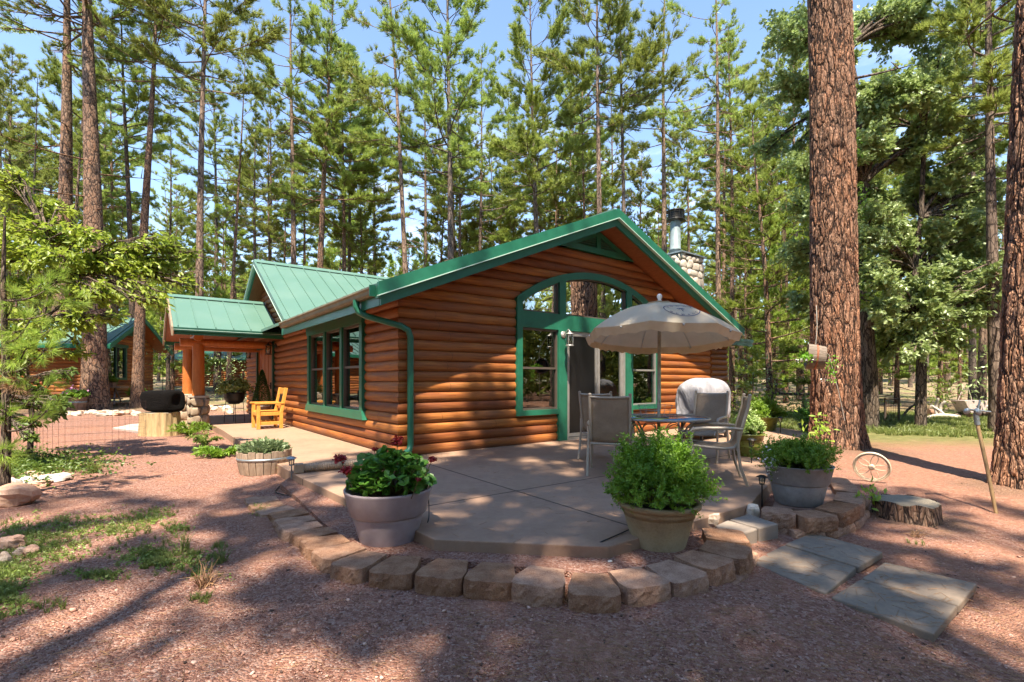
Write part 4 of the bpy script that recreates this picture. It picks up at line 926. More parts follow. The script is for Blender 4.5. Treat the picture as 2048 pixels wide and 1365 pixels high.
GL = {'C': [[(1, .8), (.7, 1), (.3, 1), (0, .7), (0, .3), (.3, 0), (.7, 0), (1, .2)]], 'O': [[(.5, 1), (0, .7), (0, .3), (.5, 0), (1, .3), (1, .7), (.5, 1)]], 'M': [[(0, 0), (0, 1), (.5, .3), (1, 1), (1, 0)]],
      'Y': [[(0, 1), (.5, .5), (1, 1)], [(.5, .5), (.5, 0)]], 'T': [[(0, 1), (1, 1)], [(.5, 1), (.5, 0)]], 'I': [[(.5, 0), (.5, 1)]], 'A': [[(0, 0), (.5, 1), (1, 0)], [(.2, .4), (.8, .4)]], 'L': [[(0, 1), (0, 0), (.9, 0)]],
      'N': [[(0, 0), (0, 1), (1, 0), (1, 1)]], 'D': [[(0, 0), (0, 1), (.6, 1), (1, .6), (1, .4), (.6, 0), (0, 0)]], 'H': [[(0, 0), (0, 1)], [(1, 0), (1, 1)], [(0, .5), (1, .5)]], 'B': [[(0, 0), (0, 1), (.8, .85), (.7, .55), (0, .5)], [(.7, .55), (1, .25), (.7, 0), (0, 0)]]}
def word(txt, a0, a1, inner, top=True):
    for k, chh in enumerate(txt):
        a = a0 + (a1 - a0) * k / (len(txt) - 1); cxx, cyy = OA * inner * math.cos(a), OB * inner * math.sin(a)
        for st in GL[chh]: stroke([(cxx + (x - .5) * .024, cyy + (y - .5) * .032) for x, y in st], .0065)
word('TOMMY', R(146), R(34), .80); word('BAHAMA', R(208), R(332), .80)
for st in ([(0, -.05), (.004, 0), (0, .045)], [(-.05, .028), (-.025, .048), (0, .045)], [(.05, .028), (.025, .048), (0, .045)], [(-.03, .008), (-.018, .035), (0, .045)], [(.03, .008), (.018, .035), (0, .045)]): stroke(st, .010)
lg.obj('oval_print', M_INK, canopy)

# ---- round glass table with a painted top
M_TABLE = NT('painted_glass_top'); _c = M_TABLE.co(); _v = M_TABLE.vor(M_TABLE.co(scale=(1, 1.3, 1)), 3.4, 'F1', 'Color'); _s = M_TABLE.N('SeparateColor'); M_TABLE.put(_s, 0, _v)
_col = M_TABLE.ramp(_s.outputs[0], [(0, (.03, .22, .55)), (.3, (.05, .30, .60)), (.34, (.48, .30, .22)), (.5, (.45, .30, .22)), (.53, (.20, .38, .04)), (.75, (.30, .45, .08)), (.78, (.42, .10, .06)), (1, (.35, .08, .06))])
_wv = M_TABLE.g(M_TABLE.vor(M_TABLE.co(scale=(1, 1.3, 1)), 3.4, 'DISTANCE_TO_EDGE'), .03, .01)
M_TABLE = M_TABLE.end(M_TABLE.pr(M_TABLE.mix(_wv, _col, (.5, .45, .4)), .08, 0, .6))
TX, TY = 1.97, 6.45
tb = thing('patio_table', 'round patio table with a blue green and red painted glass top', 'table', (TX, TY, 0))
g = MB(); g.lathe([(.04, .716), (.585, .716), (.585, .724), (.04, .724), (.04, .716)], 56); g.obj('table_top', M_TABLE, tb)
g = MB(); g.tube([(.595 * math.cos(a), .595 * math.sin(a), .715) for a in np.linspace(0, 6.2832, 56, endpoint=False)], .014, 8, closed=True); g.obj('rim', M_GREYFRAME, tb)
for k in range(4):
    a = k * math.pi / 2 + .5; g = MB(); g.tube([((.50 - .20 * math.sin(q * 3.1)) * math.cos(a) if 0 < q < 1 else (.52 if q == 0 else .46) * math.cos(a), (.50 - .20 * math.sin(q * 3.1)) * math.sin(a) if 0 < q < 1 else (.52 if q == 0 else .46) * math.sin(a), .70 * (1 - q)) for q in np.linspace(0, 1, 9)], .013, 8)
    g.tube([(.22 * math.cos(a) + .09 * math.cos(w), .22 * math.sin(a), .55 + .09 * math.sin(w)) for w in np.linspace(0, 5.4, 16)], .007, 6); g.obj('leg', M_GREYFRAME, tb)
# wire basket frame and small flowers on the table
wb = thing('wire_basket', 'thin wire stand with a sagging mesh tray on the glass table', 'basket', (TX - .12, TY - .12, .726))
g = MB()
for k in range(10): a = k * math.pi / 5; g.tube([(.17 * math.cos(a), .17 * math.sin(a), .0), (.20 * math.cos(a), .20 * math.sin(a), .10), (.22 * math.cos(a), .22 * math.sin(a), .16)], .0025, 4)
for rr, z in ((.17, 0), (.20, .10), (.22, .16)): g.tube([(rr * math.cos(a), rr * math.sin(a), z) for a in np.linspace(0, 6.283, 30, endpoint=False)], .003, 4, closed=True)
g.obj('wire_frame', M_GALV, wb)

# ---- sling chairs
M_CHAIR = simple('taupe_chair_frame', (.42, .355, .285), .4, .1, .08, 10)
M_SLING = NT('taupe_sling'); _c = M_SLING.co(scale=(1, 1, 1)); _n = M_SLING.noise(_c, 160, 2, .8); _n2 = M_SLING.noise(_c, 7, 3)
M_SLING = M_SLING.end(M_SLING.pr(M_SLING.ramp(M_SLING.math('MULTIPLY_ADD', _n, .6, M_SLING.math('MULTIPLY', _n2, .4)), [(.35, (.24, .175, .125)), (.65, (.42, .32, .235))]), .75, 0, .2, M_SLING.bump(_n, .5, .003)))
def sling_chair(label):
    """faces +Y locally, back at -Y"""
    t = thing('patio_chair', label, 'chair', group='taupe sling chairs round the patio table')
    prof = [(-.36, 1.02), (-.345, .90), (-.305, .75), (-.265, .60), (-.235, .48), (-.20, .43), (-.10, .415), (.08, .425), (.22, .44), (.27, .425), (.285, .40)]
    sx = .245
    for s in (-1, 1):
        g = MB(); g.tube([(s * sx, a, b) for a, b in prof], [.019] * 6 + [.016] * 5, 10); g.obj('side_rail', M_CHAIR, t)
        g = MB(); g.tube([(s * (sx + .035), .24, .62), (s * (sx + .04), .27, .55), (s * (sx + .035), .255, .40), (s * (sx + .035), .25, .2), (s * (sx + .035), .275, .0)], .016, 8); g.obj('leg', M_CHAIR, t)
        g = MB(); g.tube([(s * (sx + .03), -.24, .62), (s * (sx + .03), -.235, .42), (s * (sx + .035), -.26, .22), (s * (sx + .035), -.335, .0)], .017, 8); g.obj('leg', M_CHAIR, t)
        g = MB(); g.tube([(s * (sx + .01), -.29, .645), (s * (sx + .04), -.15, .655), (s * (sx + .045), .1, .65), (s * (sx + .04), .24, .635), (s * (sx + .04), .285, .60)], [.014, .02, .022, .022, .014], 8); g.obj('armrest', M_CHAIR, t)
    w = np.array([.0, .0]); n = 11; V = []; m_ = 6
    pr2 = np.array(prof); fine = np.stack([np.interp(np.linspace(0, 10, 40), np.arange(11), pr2[:, 0]), np.interp(np.linspace(0, 10, 40), np.arange(11), pr2[:, 1])], 1)
    for a, b in fine[1:]:
        for q in np.linspace(-1, 1, m_ * 2 + 1): sag = .018 * (1 - q * q); V.append((q * (sx - .012), a - (sag if b > .5 else 0), b - (sag if b <= .5 else 0)))
    k = m_ * 2 + 1; g = MB(); g.add(V, [(i * k + j, i * k + j + 1, (i + 1) * k + j + 1, (i + 1) * k + j) for i in range(len(V) // k - 1) for j in range(k - 1)], True)
    o = g.obj('sling', M_SLING, t); so = o.modifiers.new('s', 'SOLIDIFY'); so.thickness = .004
    g = MB(); g.tube([(-sx, -.362, 1.0), (-sx * .5, -.385, .992), (0, -.39, .99), (sx * .5, -.385, .992), (sx, -.362, 1.0)], .015, 8); g.obj('top_bar', M_CHAIR, t)
    for yy in (-.235, .25): g = MB(); g.tube([(-sx, yy, .40), (sx, yy, .40)], .014, 8); g.obj('crossbar', M_CHAIR, t)
    for s in (-1, 1): g = MB(); g.blob((s * sx, -.362, 1.03), (.022, .022, .018), 1, 0, 10, 6, flat=False); g.obj('end_cap', M_CHAIR, t)
    return t
def face(x, y, tx, ty): return math.atan2(-(tx - x), ty - y)
ch1 = sling_chair('patio chair seen from behind at the left of the table, in front of the door')
ch1.location = (1.30, 6.42, 0); ch1.rotation_euler = (0, 0, R(-14))
def put_chair(x, y, rz, label):
    return dup(ch1, (x, y, 0), (0, 0, rz), label=label)
put_chair(1.42, 7.62, R(-30), 'patio chair tucked behind the other left chair, nearest the patio door')
put_chair(2.93, 7.48, R(140), 'patio chair facing the camera behind the table, in front of the covered grill')
put_chair(2.44, 5.92, R(72), 'patio chair in side view at the right of the table, nearest the camera')

# ---- covered grill
M_COVER = NT('grey_grill_cover'); _c = M_COVER.co(); _n = M_COVER.noise(M_COVER.co(scale=(1, 1, .5)), 2.6, 3, .5, 1.5)
M_COVER = M_COVER.end(M_COVER.pr(M_COVER.ramp(_n, [(.3, (.24, .235, .26)), (.7, (.34, .335, .36))]), .6, 0, .3, M_COVER.bump(_n, 1.0, .09)))
gr = thing('covered_grill', 'barbecue under a pale grey rumpled cover against the cabin wall', 'grill', (4.02, 10.25, 0), HROT)
g = MB(); n = 72; rows = [(0.36, .0), (.40, .02), (.52, .05), (.62, .05), (.80, .07), (.95, .06), (1.05, .03), (1.15, -.03), (1.215, -.12), (1.245, -.26), (1.25, -.33)]
V = []; hw_, hd_ = .58, .30; r3 = np.random.default_rng(9); ph = r3.uniform(0, 6.28, 8)
for z, ex in rows:
    for a in range(n):
        th = a * 2 * math.pi / n; cx_, sx_ = math.cos(th), math.sin(th); e = .45
        X = (hw_ + ex * (1.0 if z > 1 else .5)) * np.sign(cx_) * abs(cx_) ** e; Y = (hd_ + min(ex, .05) if ex > -.3 else .05) * np.sign(sx_) * abs(sx_) ** e
        w = .030 * math.sin(th * 5 + ph[0] + z * 5) + .022 * math.sin(th * 11 + ph[1] - z * 8) + .014 * math.sin(th * 21 + z * 14)
        f = w * min(1, (1.3 - z) * 1.6)
        V.append((X + cx_ * f, Y + sx_ * f, z + .012 * math.sin(th * 5 + z * 20) + (.02 * math.sin(th * 9) if z < .4 else 0)))
V.append((0, 0, 1.255)); F = [(r_ * n + a, r_ * n + (a + 1) % n, (r_ + 1) * n + (a + 1) % n, (r_ + 1) * n + a) for r_ in range(len(rows) - 1) for a in range(n)] + [((len(rows) - 1) * n + a, (len(rows) - 1) * n + (a + 1) % n, len(V) - 1) for a in range(n)]
g.add(V, F, True); o = g.obj('cover', M_COVER, gr); sb = o.modifiers.new('sub', 'SUBSURF'); sb.levels = 1; sb.render_levels = 2
g = MB()
for sx_ in (-.45, .45):
    for sy_ in (-.22, .22): g.box(sx_ - .02, sx_ + .02, sy_ - .02, sy_ + .02, 0, .45)
g.box(-.47, .47, -.24, .24, .12, .15); g.obj('cart', M_BLACK, gr)

# ---- pots
def pot(name, label, cat, loc, prof, mat, wall=.02, soil=None, n=48, group=None):
    t = thing(name, label, cat, loc, group=group)
    H = prof[-1][1]; full = list(prof) + [(prof[-1][0] - wall, H), (prof[-1][0] - wall - .01, H - .10)]
    g = MB(); g.lathe([(0, .0)] + full + [(0, H - .10)], n); g.obj('pot', mat, t)
    g = MB(); r_ = prof[-1][0] - wall - .012; g.lathe([(r_, H - .07), (r_ * .6, H - .045), (0, H - .04)], 24); g.obj('soil', M_SOIL, t)
    return t
M_PURPLE = NT('dusty_purple_glaze'); _c = M_PURPLE.co(); _sp = M_PURPLE.N('SeparateXYZ'); M_PURPLE.put(_sp, 0, _c); _n = M_PURPLE.noise(_c, 9, 5, .6)
M_PURPLE = M_PURPLE.end(M_PURPLE.pr(M_PURPLE.ramp(_n, [(.3, (.27, .22, .24)), (.7, (.35, .29, .305))]), .42, 0, .45))
M_TAN = m_stone('tan_fibre_pot', [(.22, .15, .085), (.36, .26, .15), (.44, .33, .20)], 5)
def m_greypot():
    t = NT('weathered_grey_pot'); c = t.co(); n = t.noise(c, 10, 6, .65); s = t.noise(t.co(scale=(6, 6, 1)), 4, 5, .7)
    col = t.ramp(n, [(.3, (.24, .23, .235)), (.7, (.36, .345, .34))]); col = t.mix(t.math('MULTIPLY', t.g(s, .6, .75), .4), col, (.45, .42, .40)); col = t.mix(t.math('MULTIPLY', t.g(s, .4, .3), .35), col, (.20, .13, .09))
    return t.end(t.pr(col, .6, 0, .35, t.bump(n, .3, .005)))
M_GREYPOT = m_greypot()
M_OLIVE = simple('olive_glaze', (.17, .19, .035), .28, 0, .25, 8)
M_TEAL = simple('teal_glaze', (.045, .11, .09), .3, 0, .25, 8)
pot1 = pot('flower_pot', 'large dusty purple pot of red geraniums at the patio corner', 'pot', (-1.01, 4.0, -.15), [(.18, 0), (.205, .0), (.225, .06), (.280, .250), (.281, .262), (.279, .268), (.279, .274), (.300, .282), (.308, .292), (.340, .44), (.349, .462), (.350, .478)], M_PURPLE)
pot2 = pot('flower_pot', 'tan flared pot in the block ring with a big round green bush', 'pot', (1.156, 3.86, -.155), [(.19, 0), (.20, .005), (.20, .02), (.196, .025), (.20, .03), (.20, .045), (.196, .05), (.275, .33), (.281, .34), (.284, .35), (.286, .36), (.30, .365), (.318, .38), (.322, .395), (.318, .41)], M_TAN, .035)
pot3 = pot('flower_pot', 'weathered grey banded pot in the raised block planter with a low green bush', 'pot', (2.97, 5.08, -.07), [(.20, 0), (.215, .01), (.258, .198), (.258, .205), (.256, .212), (.272, .220), (.280, .232), (.315, .395), (.322, .40), (.322, .405)], M_GREYPOT)
pot4 = pot('flower_pot', 'olive green pot of pale variegated leaves beside the side view chair', 'pot', (3.77, 7.85, 0), [(.155, 0), (.165, .01), (.20, .15), (.205, .16), (.207, .17), (.20, .18), (.25, .33), (.262, .335), (.265, .36)], M_OLIVE)
pot5 = pot('flower_pot', 'olive green pot with a rounded dark green bush at the far patio edge', 'pot', (6.12, 11.85, 0), [(.20, 0), (.22, .01), (.29, .30), (.31, .31), (.31, .34)], M_OLIVE)
pot6 = pot('flower_pot', 'teal pot with an upright dark green bush left of the big tree', 'pot', (6.98, 11.35, 0), [(.20, 0), (.22, .01), (.27, .16), (.31, .17), (.31, .20)], M_TEAL)

# ---- half barrel planter
M_BARREL = m_wood('grey_barrel_staves', (.21, .145, .10), (.42, .32, .24), (5, 5, 1.2), .8)
M_BARREL_D = m_wood('brown_barrel_staves', (.20, .10, .06), (.34, .20, .13), (5, 5, 1.2), .75)
def half_barrel(name, label, loc, r0, r1, h, mat, hoop, nst=22, wear=.02, group=None, bands=(.68,)):
    t = thing(name, label, 'barrel planter', loc, group=group); r_ = np.random.default_rng(int(r1 * 1000)); g = MB()
    for k in range(nst):
        a0, a1 = k * 2 * math.pi / nst + .012, (k + 1) * 2 * math.pi / nst - .012; hh = h + r_.uniform(-wear, wear * .3); V = []
        for q in range(5):
            f = q / 4; rr = r0 + (r1 - r0) * math.sin(f * math.pi / 2); z = hh * f
            for (a, d) in ((a0, 0), ((a0 + a1) / 2, .002), (a1, 0), (a1, -.028), (a0, -.028)): V.append(((rr + d) * math.cos(a), (rr + d) * math.sin(a), z))
        F = [(q * 5 + j, q * 5 + (j + 1) % 5, (q + 1) * 5 + (j + 1) % 5, (q + 1) * 5 + j) for q in range(4) for j in range(5)] + [(20, 21, 22, 23, 24)]; g.add(V, F)
    g.obj('stave_wall', mat, t)
    for f in bands:
        rr = r0 + (r1 - r0) * math.sin(f * math.pi / 2) + .006; rr2 = r0 + (r1 - r0) * math.sin((f + .11) * math.pi / 2) + .006
        b = MB(); b.lathe([(rr - .005, h * f), (rr, h * f), (rr2, h * (f + .11)), (rr2 - .005, h * (f + .11))], 40); b.obj('hoop', hoop, t)
    b = MB(); b.lathe([(r1 - .035, h * .82), (0, h * .88)], 24); b.obj('soil', M_SOIL, t); return t
bx, by = -3.68, 7.28
bp = half_barrel('barrel_planter', 'weathered half barrel planter with one grey hoop, left of the walk', (bx, by, gz1(bx, by) - .01), .325, .37, .33, M_BARREL, M_GALV, bands=(.60,))

# ---- solar path lights
def path_light(px, py, z, h, label, mat):
    X, Y, _ = at(px, py, z); t = thing('path_light', label, 'path light', (X, Y, z), group='solar path lights'); s = h / .36
    g = MB(); g.tube([(0, 0, -.03), (0, 0, h - .115 * s)], .009 * s, 8); g.obj('stake', mat, t)
    g = MB(); g.lathe([(0, h), (.03 * s, h - .004), (.062 * s, h - .022 * s), (.066 * s, h - .028 * s), (.0, h - .028 * s)], 12, smooth=False); g.obj('cap', mat, t)
    g = MB(); z0 = h - .115 * s; z1 = h - .028 * s
    for k in range(6): a = k * math.pi / 3; g.tube([(.030 * s * math.cos(a), .030 * s * math.sin(a), z0), (.043 * s * math.cos(a), .043 * s * math.sin(a), z1)], .0028 * s, 4)
    g.lathe([(0, z0 - .012 * s), (.028 * s, z0 - .006 * s), (.033 * s, z0 + .004 * s), (0, z0 + .004 * s)], 12); g.obj('cage', mat, t)
    g = MB(); g.lathe([(.026 * s, z0), (.036 * s, z1)], 12); g.obj('lens', M_LGLASS, t); return t
path_light(583, 968, gz1(-2.9, 6.4), .36, 'grey solar light beside the half barrel planter', M_GALV)
path_light(1524, 1008, -.07, .30, 'black solar light standing left of the grey pot', M_BLACK)
path_light(1503, 927, 0, .37, 'dark solar light in front of the olive pot of pale leaves', M_BLACK)
path_light(1561, 867, 0, .38, 'dark solar light at the right of the far olive pot', M_BLACK)

# ---- iron wheel leaning on the tree
wh = thing('iron_wheel', 'cream iron wheel with looping spokes leaning beside the big pine', 'wheel', (4.76, 6.48, gz1(4.8, 6.5) + .205)); wh.scale = (.66, .66, .66); wh.rotation_euler = (R(-74), R(0), R(-40))
g = MB()
for rr, w in ((.30, .016), (.272, .012)): g.tube([(rr * math.cos(a), rr * math.sin(a), 0) for a in np.linspace(0, 6.2832, 56, endpoint=False)], w, 8, closed=True)
g.tube([(.30 * math.cos(a), .30 * math.sin(a), .035) for a in np.linspace(0, 6.2832, 56, endpoint=False)], .010, 8, closed=True); g.obj('rim', M_CREAM, wh)
for k in range(5):
    a = k * 2 * math.pi / 5; g = MB(); pts = []
    for q in np.linspace(0, 1, 17):
        rr = .055 + .215 * math.sin(math.pi * q) ** .8; b = a + (q - .5) * .95 * (1.15 - rr); pts.append((rr * math.cos(b), rr * math.sin(b), 0))
    g.tube(pts, .0075, 6); g.obj('spoke', M_CREAM, wh)
g = MB(); g.lathe([(.02, -.03), (.055, -.03), (.06, 0), (.055, .03), (.02, .03), (.02, -.03)], 20); g.obj('hub', M_CREAM, wh)

# ---- tree stump
def stump(name, label, loc, r, h, bark, seed, topc):
    t = thing(name, label, 'stump', loc); r_ = np.random.default_rng(seed); n = 72; ph = r_.uniform(0, 6.28, 9); rows = 16; V = []
    def rad(a, f): return r * (1 + .10 * (1 - f) ** 2 + .045 * math.sin(3 * a + ph[0]) + .03 * math.sin(5 * a + ph[1]) + .022 * math.sin(11 * a + ph[2] + f) + .018 * math.sin(19 * a + ph[3] - f * 2))
    for q in range(rows + 1):
        for a in range(n): th = a * 2 * math.pi / n; rr = rad(th, q / rows); V.append((rr * math.cos(th), rr * math.sin(th), -.06 + (h + .06) * q / rows + (.012 * math.sin(7 * th + ph[5]) if q == rows else 0)))
    g = MB(); g.add(V, [(q * n + a, q * n + (a + 1) % n, (q + 1) * n + (a + 1) % n, (q + 1) * n + a) for q in range(rows) for a in range(n)], False); g.obj('bark', bark, t)
    g = MB(); V = [(.955 * rad(a * 2 * math.pi / n, 1) * math.cos(a * 2 * math.pi / n), .955 * rad(a * 2 * math.pi / n, 1) * math.sin(a * 2 * math.pi / n), h + .004) for a in range(n)]
    V2 = [(1.0 * rad(a * 2 * math.pi / n, 1) * math.cos(a * 2 * math.pi / n), 1.0 * rad(a * 2 * math.pi / n, 1) * math.sin(a * 2 * math.pi / n), h - .015) for a in range(n)]
    g.add(V + V2, [tuple(range(n))] + [(a, (a + 1) % n, n + (a + 1) % n, n + a)[::-1] for a in range(n)]); g.obj('cut_face', topc, t); return t
def m_rings():
    t = NT('weathered_cut_wood'); c = t.co(); sp = t.N('SeparateXYZ'); t.put(sp, 0, c); d = t.math('SQRT', t.math('ADD', t.math('MULTIPLY', sp.outputs['X'], sp.outputs['X']), t.math('MULTIPLY', sp.outputs['Y'], sp.outputs['Y'])))
    n = t.noise(c, 6, 4); w = t.math('SINE', t.math('MULTIPLY', t.math('MULTIPLY_ADD', n, .06, d), 320)); col = t.mix(t.math('MULTIPLY_ADD', w, .25, .5), (.20, .165, .125), (.32, .275, .21)); col = t.mix(t.g(t.noise(c, 12, 4, .6), .55, .7), col, (.17, .15, .12))
    return t.end(t.pr(col, .9, 0, .2, t.bump(n, .5, .01)))
M_RINGS = m_rings()
stump('tree_stump', 'low sawn pine stump with a grey cut face, right of the grey pot ring', (4.05, 5.02, gz1(4, 5)), .27, .17, M_BARK_MID, 4, M_RINGS)
# ---- black log on a pale stump by the porch
SPX, SPY = -8.86, 12.35
M_SPLIT = m_wood('yellow_split_wood', (.30, .20, .10), (.52, .38, .20), (7, 7, .8), .7)
bs = stump('display_stump', 'pale yellow barkless stump carrying the black carved log', (SPX, SPY, gz1(SPX, SPY)), .405, .56, M_SPLIT, 8, M_RINGS)
M_CHAR = simple('black_charred_wood', (.006, .005, .005), .95, 0, .5, 9, 6.0, .15)
g = MB(); g.blob((0, 0, .30), (.43, .32, .31), 12, .14, 40, 28, flat=False, sq=.62)
cl = g.obj('carved_log', M_CHAR, loc=(SPX + .05, SPY, gz1(SPX, SPY) + .545)); tag(cl, 'black rounded carved log lying on the pale stump', 'carving')

# ---- pine bench chair by the wall
bc = thing('wooden_armchair', 'honey coloured pine armchair with slatted seat against the log wall', 'chair', uv(-.62, 6.45), HROT + R(90))
# local: faces +Y (rotated so that it looks away from the wall)
def bx_(nm, *a): g = MB(); g.box(*a); return g.obj(nm, M_BENCH, bc, bevel=.006)
W2 = .31
for s in (-1, 1):
    bx_('leg', s * W2 - .04, s * W2 + .04, .24, .32, 0, .62)
    g = MB(); g.beam((s * W2, -.24, 0), (s * W2, -.24, .42), .08, .08); g.beam((s * W2, -.24, .40), (s * W2, -.36, 1.02), .08, .075); g.obj('back_post', M_BENCH, bc, bevel=.006)
    bx_('armrest', s * W2 - .055, s * W2 + .055, -.30, .36, .62, .66)
    bx_('side_rail', s * W2 - .02, s * W2 + .02, -.22, .26, .33, .42); bx_('side_stretcher', s * W2 - .02, s * W2 + .02, -.22, .26, .10, .18)
bx_('seat_rail', -W2, W2, .27, .31, .33, .42)
for k in range(5): bx_('seat_slat', -W2 + .03, W2 - .03, -.22 + k * .102, -.13 + k * .102, .42, .445)
g = MB(); g.beam((-W2, -.345, .93), (W2, -.345, .93), .045, .17); g.beam((-W2, -.275, .60), (W2, -.275, .60), .045, .10); g.obj('back_rail', M_BENCH, bc, bevel=.006)
g = MB()
for k in range(3): g.beam((-.12 + k * .12, -.28, .62), (-.12 + k * .12, -.335, .88), .03, .03)
o = g.obj('back_spindle', M_BLACK, bc)

M_BARREL_H = m_wood('dark_grey_staves', (.10, .075, .06), (.24, .19, .15), (5, 5, 1.2), .85)
# ---- barrel hanging on the big pine
hb = half_barrel('hanging_barrel', 'small weathered barrel on its side hanging from the big pine, white flowers spilling out', (0, 0, 0), .20, .235, .33, M_BARREL_H, simple('rusty_hoop', (.26, .09, .045), .8, 0, .4, 20), nst=18, bands=(.42,))
hX, hY, hZ = atY(1622, 716, 8.55); hb.location = (hX + .24, hY, hZ); hb.rotation_euler = (R(0), R(-84), R(-24)); hb.scale = (.95, .95, .85)
tag(hb, hb['label'], 'planter'); 
g = MB(); g.tube([(hX + .08, hY, hZ + .2), (hX + .12, hY + .02, hZ + .55), (hX + .25, hY + .25, hZ + .95)], .006, 5); g.tube([(hX + .10, hY, hZ + .2), (hX + .3, hY - .02, hZ + .05), (hX + .45, hY - .05, hZ - .6), (hX + .55, hY - .06, hZ - 1.1)], .006, 5)
tag(g.obj('hanging_rope', simple('grey_cord', (.3, .27, .24), .8)), 'thin grey cord holding the hanging barrel to the pine', 'cord')

# ---- leaning metal pole with a tap head
pl = thing('leaning_pole', 'thin leaning brown pole with a pronged metal tap head, near the right edge tree', 'pole')
b0 = Vector(at(1995, 1032, gz1(4.9, 4.9))); t0 = Vector(atY(1955, 850, 5.35))
g = MB(); g.tube([b0 - Vector((0, 0, .05)), b0.lerp(t0, .5), t0], [.016, .017, .018], 10); g.obj('shaft', simple('brown_pole', (.30, .19, .09), .6, .1, .3, 14), pl)
g = MB(); g.tube([t0, t0 + Vector((-.01, .01, .12))], .026, 10); g.blob(t0 + Vector((0, 0, .14)), (.035, .035, .04), 2, .15); g.tube([t0 + Vector((-.13, 0, .17)), t0 + Vector((.0, 0, .155)), t0 + Vector((.14, 0, .14))], .011, 8); g.tube([t0 + Vector((0, 0, .15)), t0 + Vector((.03, 0, .27))], .010, 8); g.blob(t0 + Vector((-.12, 0, .15)), (.03, .03, .035), 3, .1); g.obj('tap_head', M_GALV, pl)

# ---- cable and hose
def cable(pts, r, label, mat=M_BLACK, name='cable', cat='cable'):
    g = MB(); P = np.array(pts, float); tt = np.linspace(0, len(P) - 1, len(P) * 6); Q = np.stack([np.interp(tt, np.arange(len(P)), P[:, k]) for k in range(3)], 1)
    for _ in range(3): Q[1:-1] = (Q[:-2] + Q[1:-1] * 2 + Q[2:]) / 4
    g.tube(Q, r, 6); return tag(g.obj(name, mat), label, cat)
G_ = lambda x, y, z=-.135: at(x, y, z)
cable([G_(832, 1100), G_(838, 1085), at(858, 1040, .02), at(858, 1005, .12), (-.72, 4.05, .36), (-.80, 4.02, .36)], .005, 'black irrigation tube hanging from the purple pot over the patio edge')
cable([G_(870, 1100), G_(905, 1107), G_(940, 1112), G_(985, 1112), G_(1040, 1119), G_(1090, 1120), G_(1130, 1118), G_(1170, 1102), at(1200, 1085, .01), at(1240, 1068, .01), at(1266, 1056, .02)], .0055, 'black cable lying along the front patio edge to the tan pot')
cable([G_(592, 960), G_(560, 972), G_(548, 985), G_(575, 992), G_(600, 985), G_(640, 1012), G_(665, 1025), G_(694, 1030)], .006, 'thin black cable winding through the bed left of the purple pot')
cable([G_(180, 963), G_(215, 965), G_(250, 962), G_(275, 962)], .004, 'thin dark twig lying on the gravel at the left', M_LITTER, 'twig', 'twig')

# ---- far things on the left: second cabin
c2 = thing('neighbouring_cabin', 'second log cabin with green roof behind the left pines', 'cabin', (-20.4, 26.0, 0.32), R(101))
g = MB(); HZ = 4.23; z2 = lambda a: HZ - .54 * abs(a); lo_ = lambda z: -2.4 if z < 2.72 else -(HZ - .2 - z) / .54; hi_ = lambda z: -lo_(z)
log_wall(g, lambda s, z, d: (s, -d, z), 0, HZ - .2, lo_, hi_, corner_lo=True, corner_hi=True, holes=[(1.0, 2.65, -2.0, -.35)]); log_wall(g, lambda s, z, d: (2.4 + d, s, z), 0, 2.75, 0, 12, corner_lo=True); log_wall(g, lambda s, z, d: (-2.4 - d, s, z), 0, 2.75, 0, 12, corner_lo=True); g.obj('wall', M_LOG, c2)
g = MB(); g.prism([(-3.0, z2(3.0)), (0, HZ), (3.0, z2(3.0)), (3.0, z2(3.0) - .06), (0, HZ - .06), (-3.0, z2(3.0) - .06)], -.75, 13, f=fF)
for k in range(24): g.beam((-3.0, -.6 + k * .58, z2(3) + .02), (0, -.6 + k * .58, HZ + .02), .03, .05)
g.obj('roof', M_ROOF, c2)
g = MB(); g.prism([(-3.02, z2(3.0) + .02), (0, HZ + .02), (3.02, z2(3.0) + .02), (3.02, z2(3.0) - .22), (0, HZ - .22), (-3.02, z2(3.0) - .22)], -.81, -.75, f=fF); g.box(-3.04, -3.0, -.8, 13, z2(3.0) - .2, z2(3.0)); g.obj('rake_board', M_GREEN, c2)
g = MB(); g.prism([(-2.95, z2(2.95) - .08), (0, HZ - .08), (2.95, z2(2.95) - .08), (2.95, z2(2.95) - .12), (0, HZ - .12), (-2.95, z2(2.95) - .12)], -.73, 0, f=fF); g.obj('soffit', M_SOFFIT, c2)
g = MB(); g.box(-2.1, -1.97, -.11, 0, 1.0, 2.6); g.box(-.40, -.27, -.11, 0, 1.0, 2.6); g.box(-2.2, -.17, -.12, 0, 2.58, 2.74); g.box(-2.1, -.27, -.115, 0, .92, 1.04); g.box(-1.2, -1.13, -.09, 0, 1.04, 2.58); g.obj('window_surround', M_GREEN_D, c2)
g = MB(); g.box(-1.97, -.40, -.03, -.02, 1.04, 2.58); g.obj('pane', M_GLASS, c2); g = MB(); g.box(-2.3, 2.3, .1, 11.9, 0, .02); g.box(-2.3, 2.3, 2, 2.1, 0, 2.7); g.obj('interior', M_DARK, c2)
g = MB(); g.box(-.28, .28, -.09, -.02, 3.25, 3.75); g.obj('gable_louvre', M_GREEN_D, c2)
t = thing('log_shed', 'low orange log building far behind between the left trees', 'shed', (-24.5, 40, .75)); g = MB(); log_wall(g, lambda s, z, d: (s - 3, -d, z), 0, 2.2, 0, 6.5, corner_lo=True, corner_hi=True); g.obj('wall', M_LOG, t)
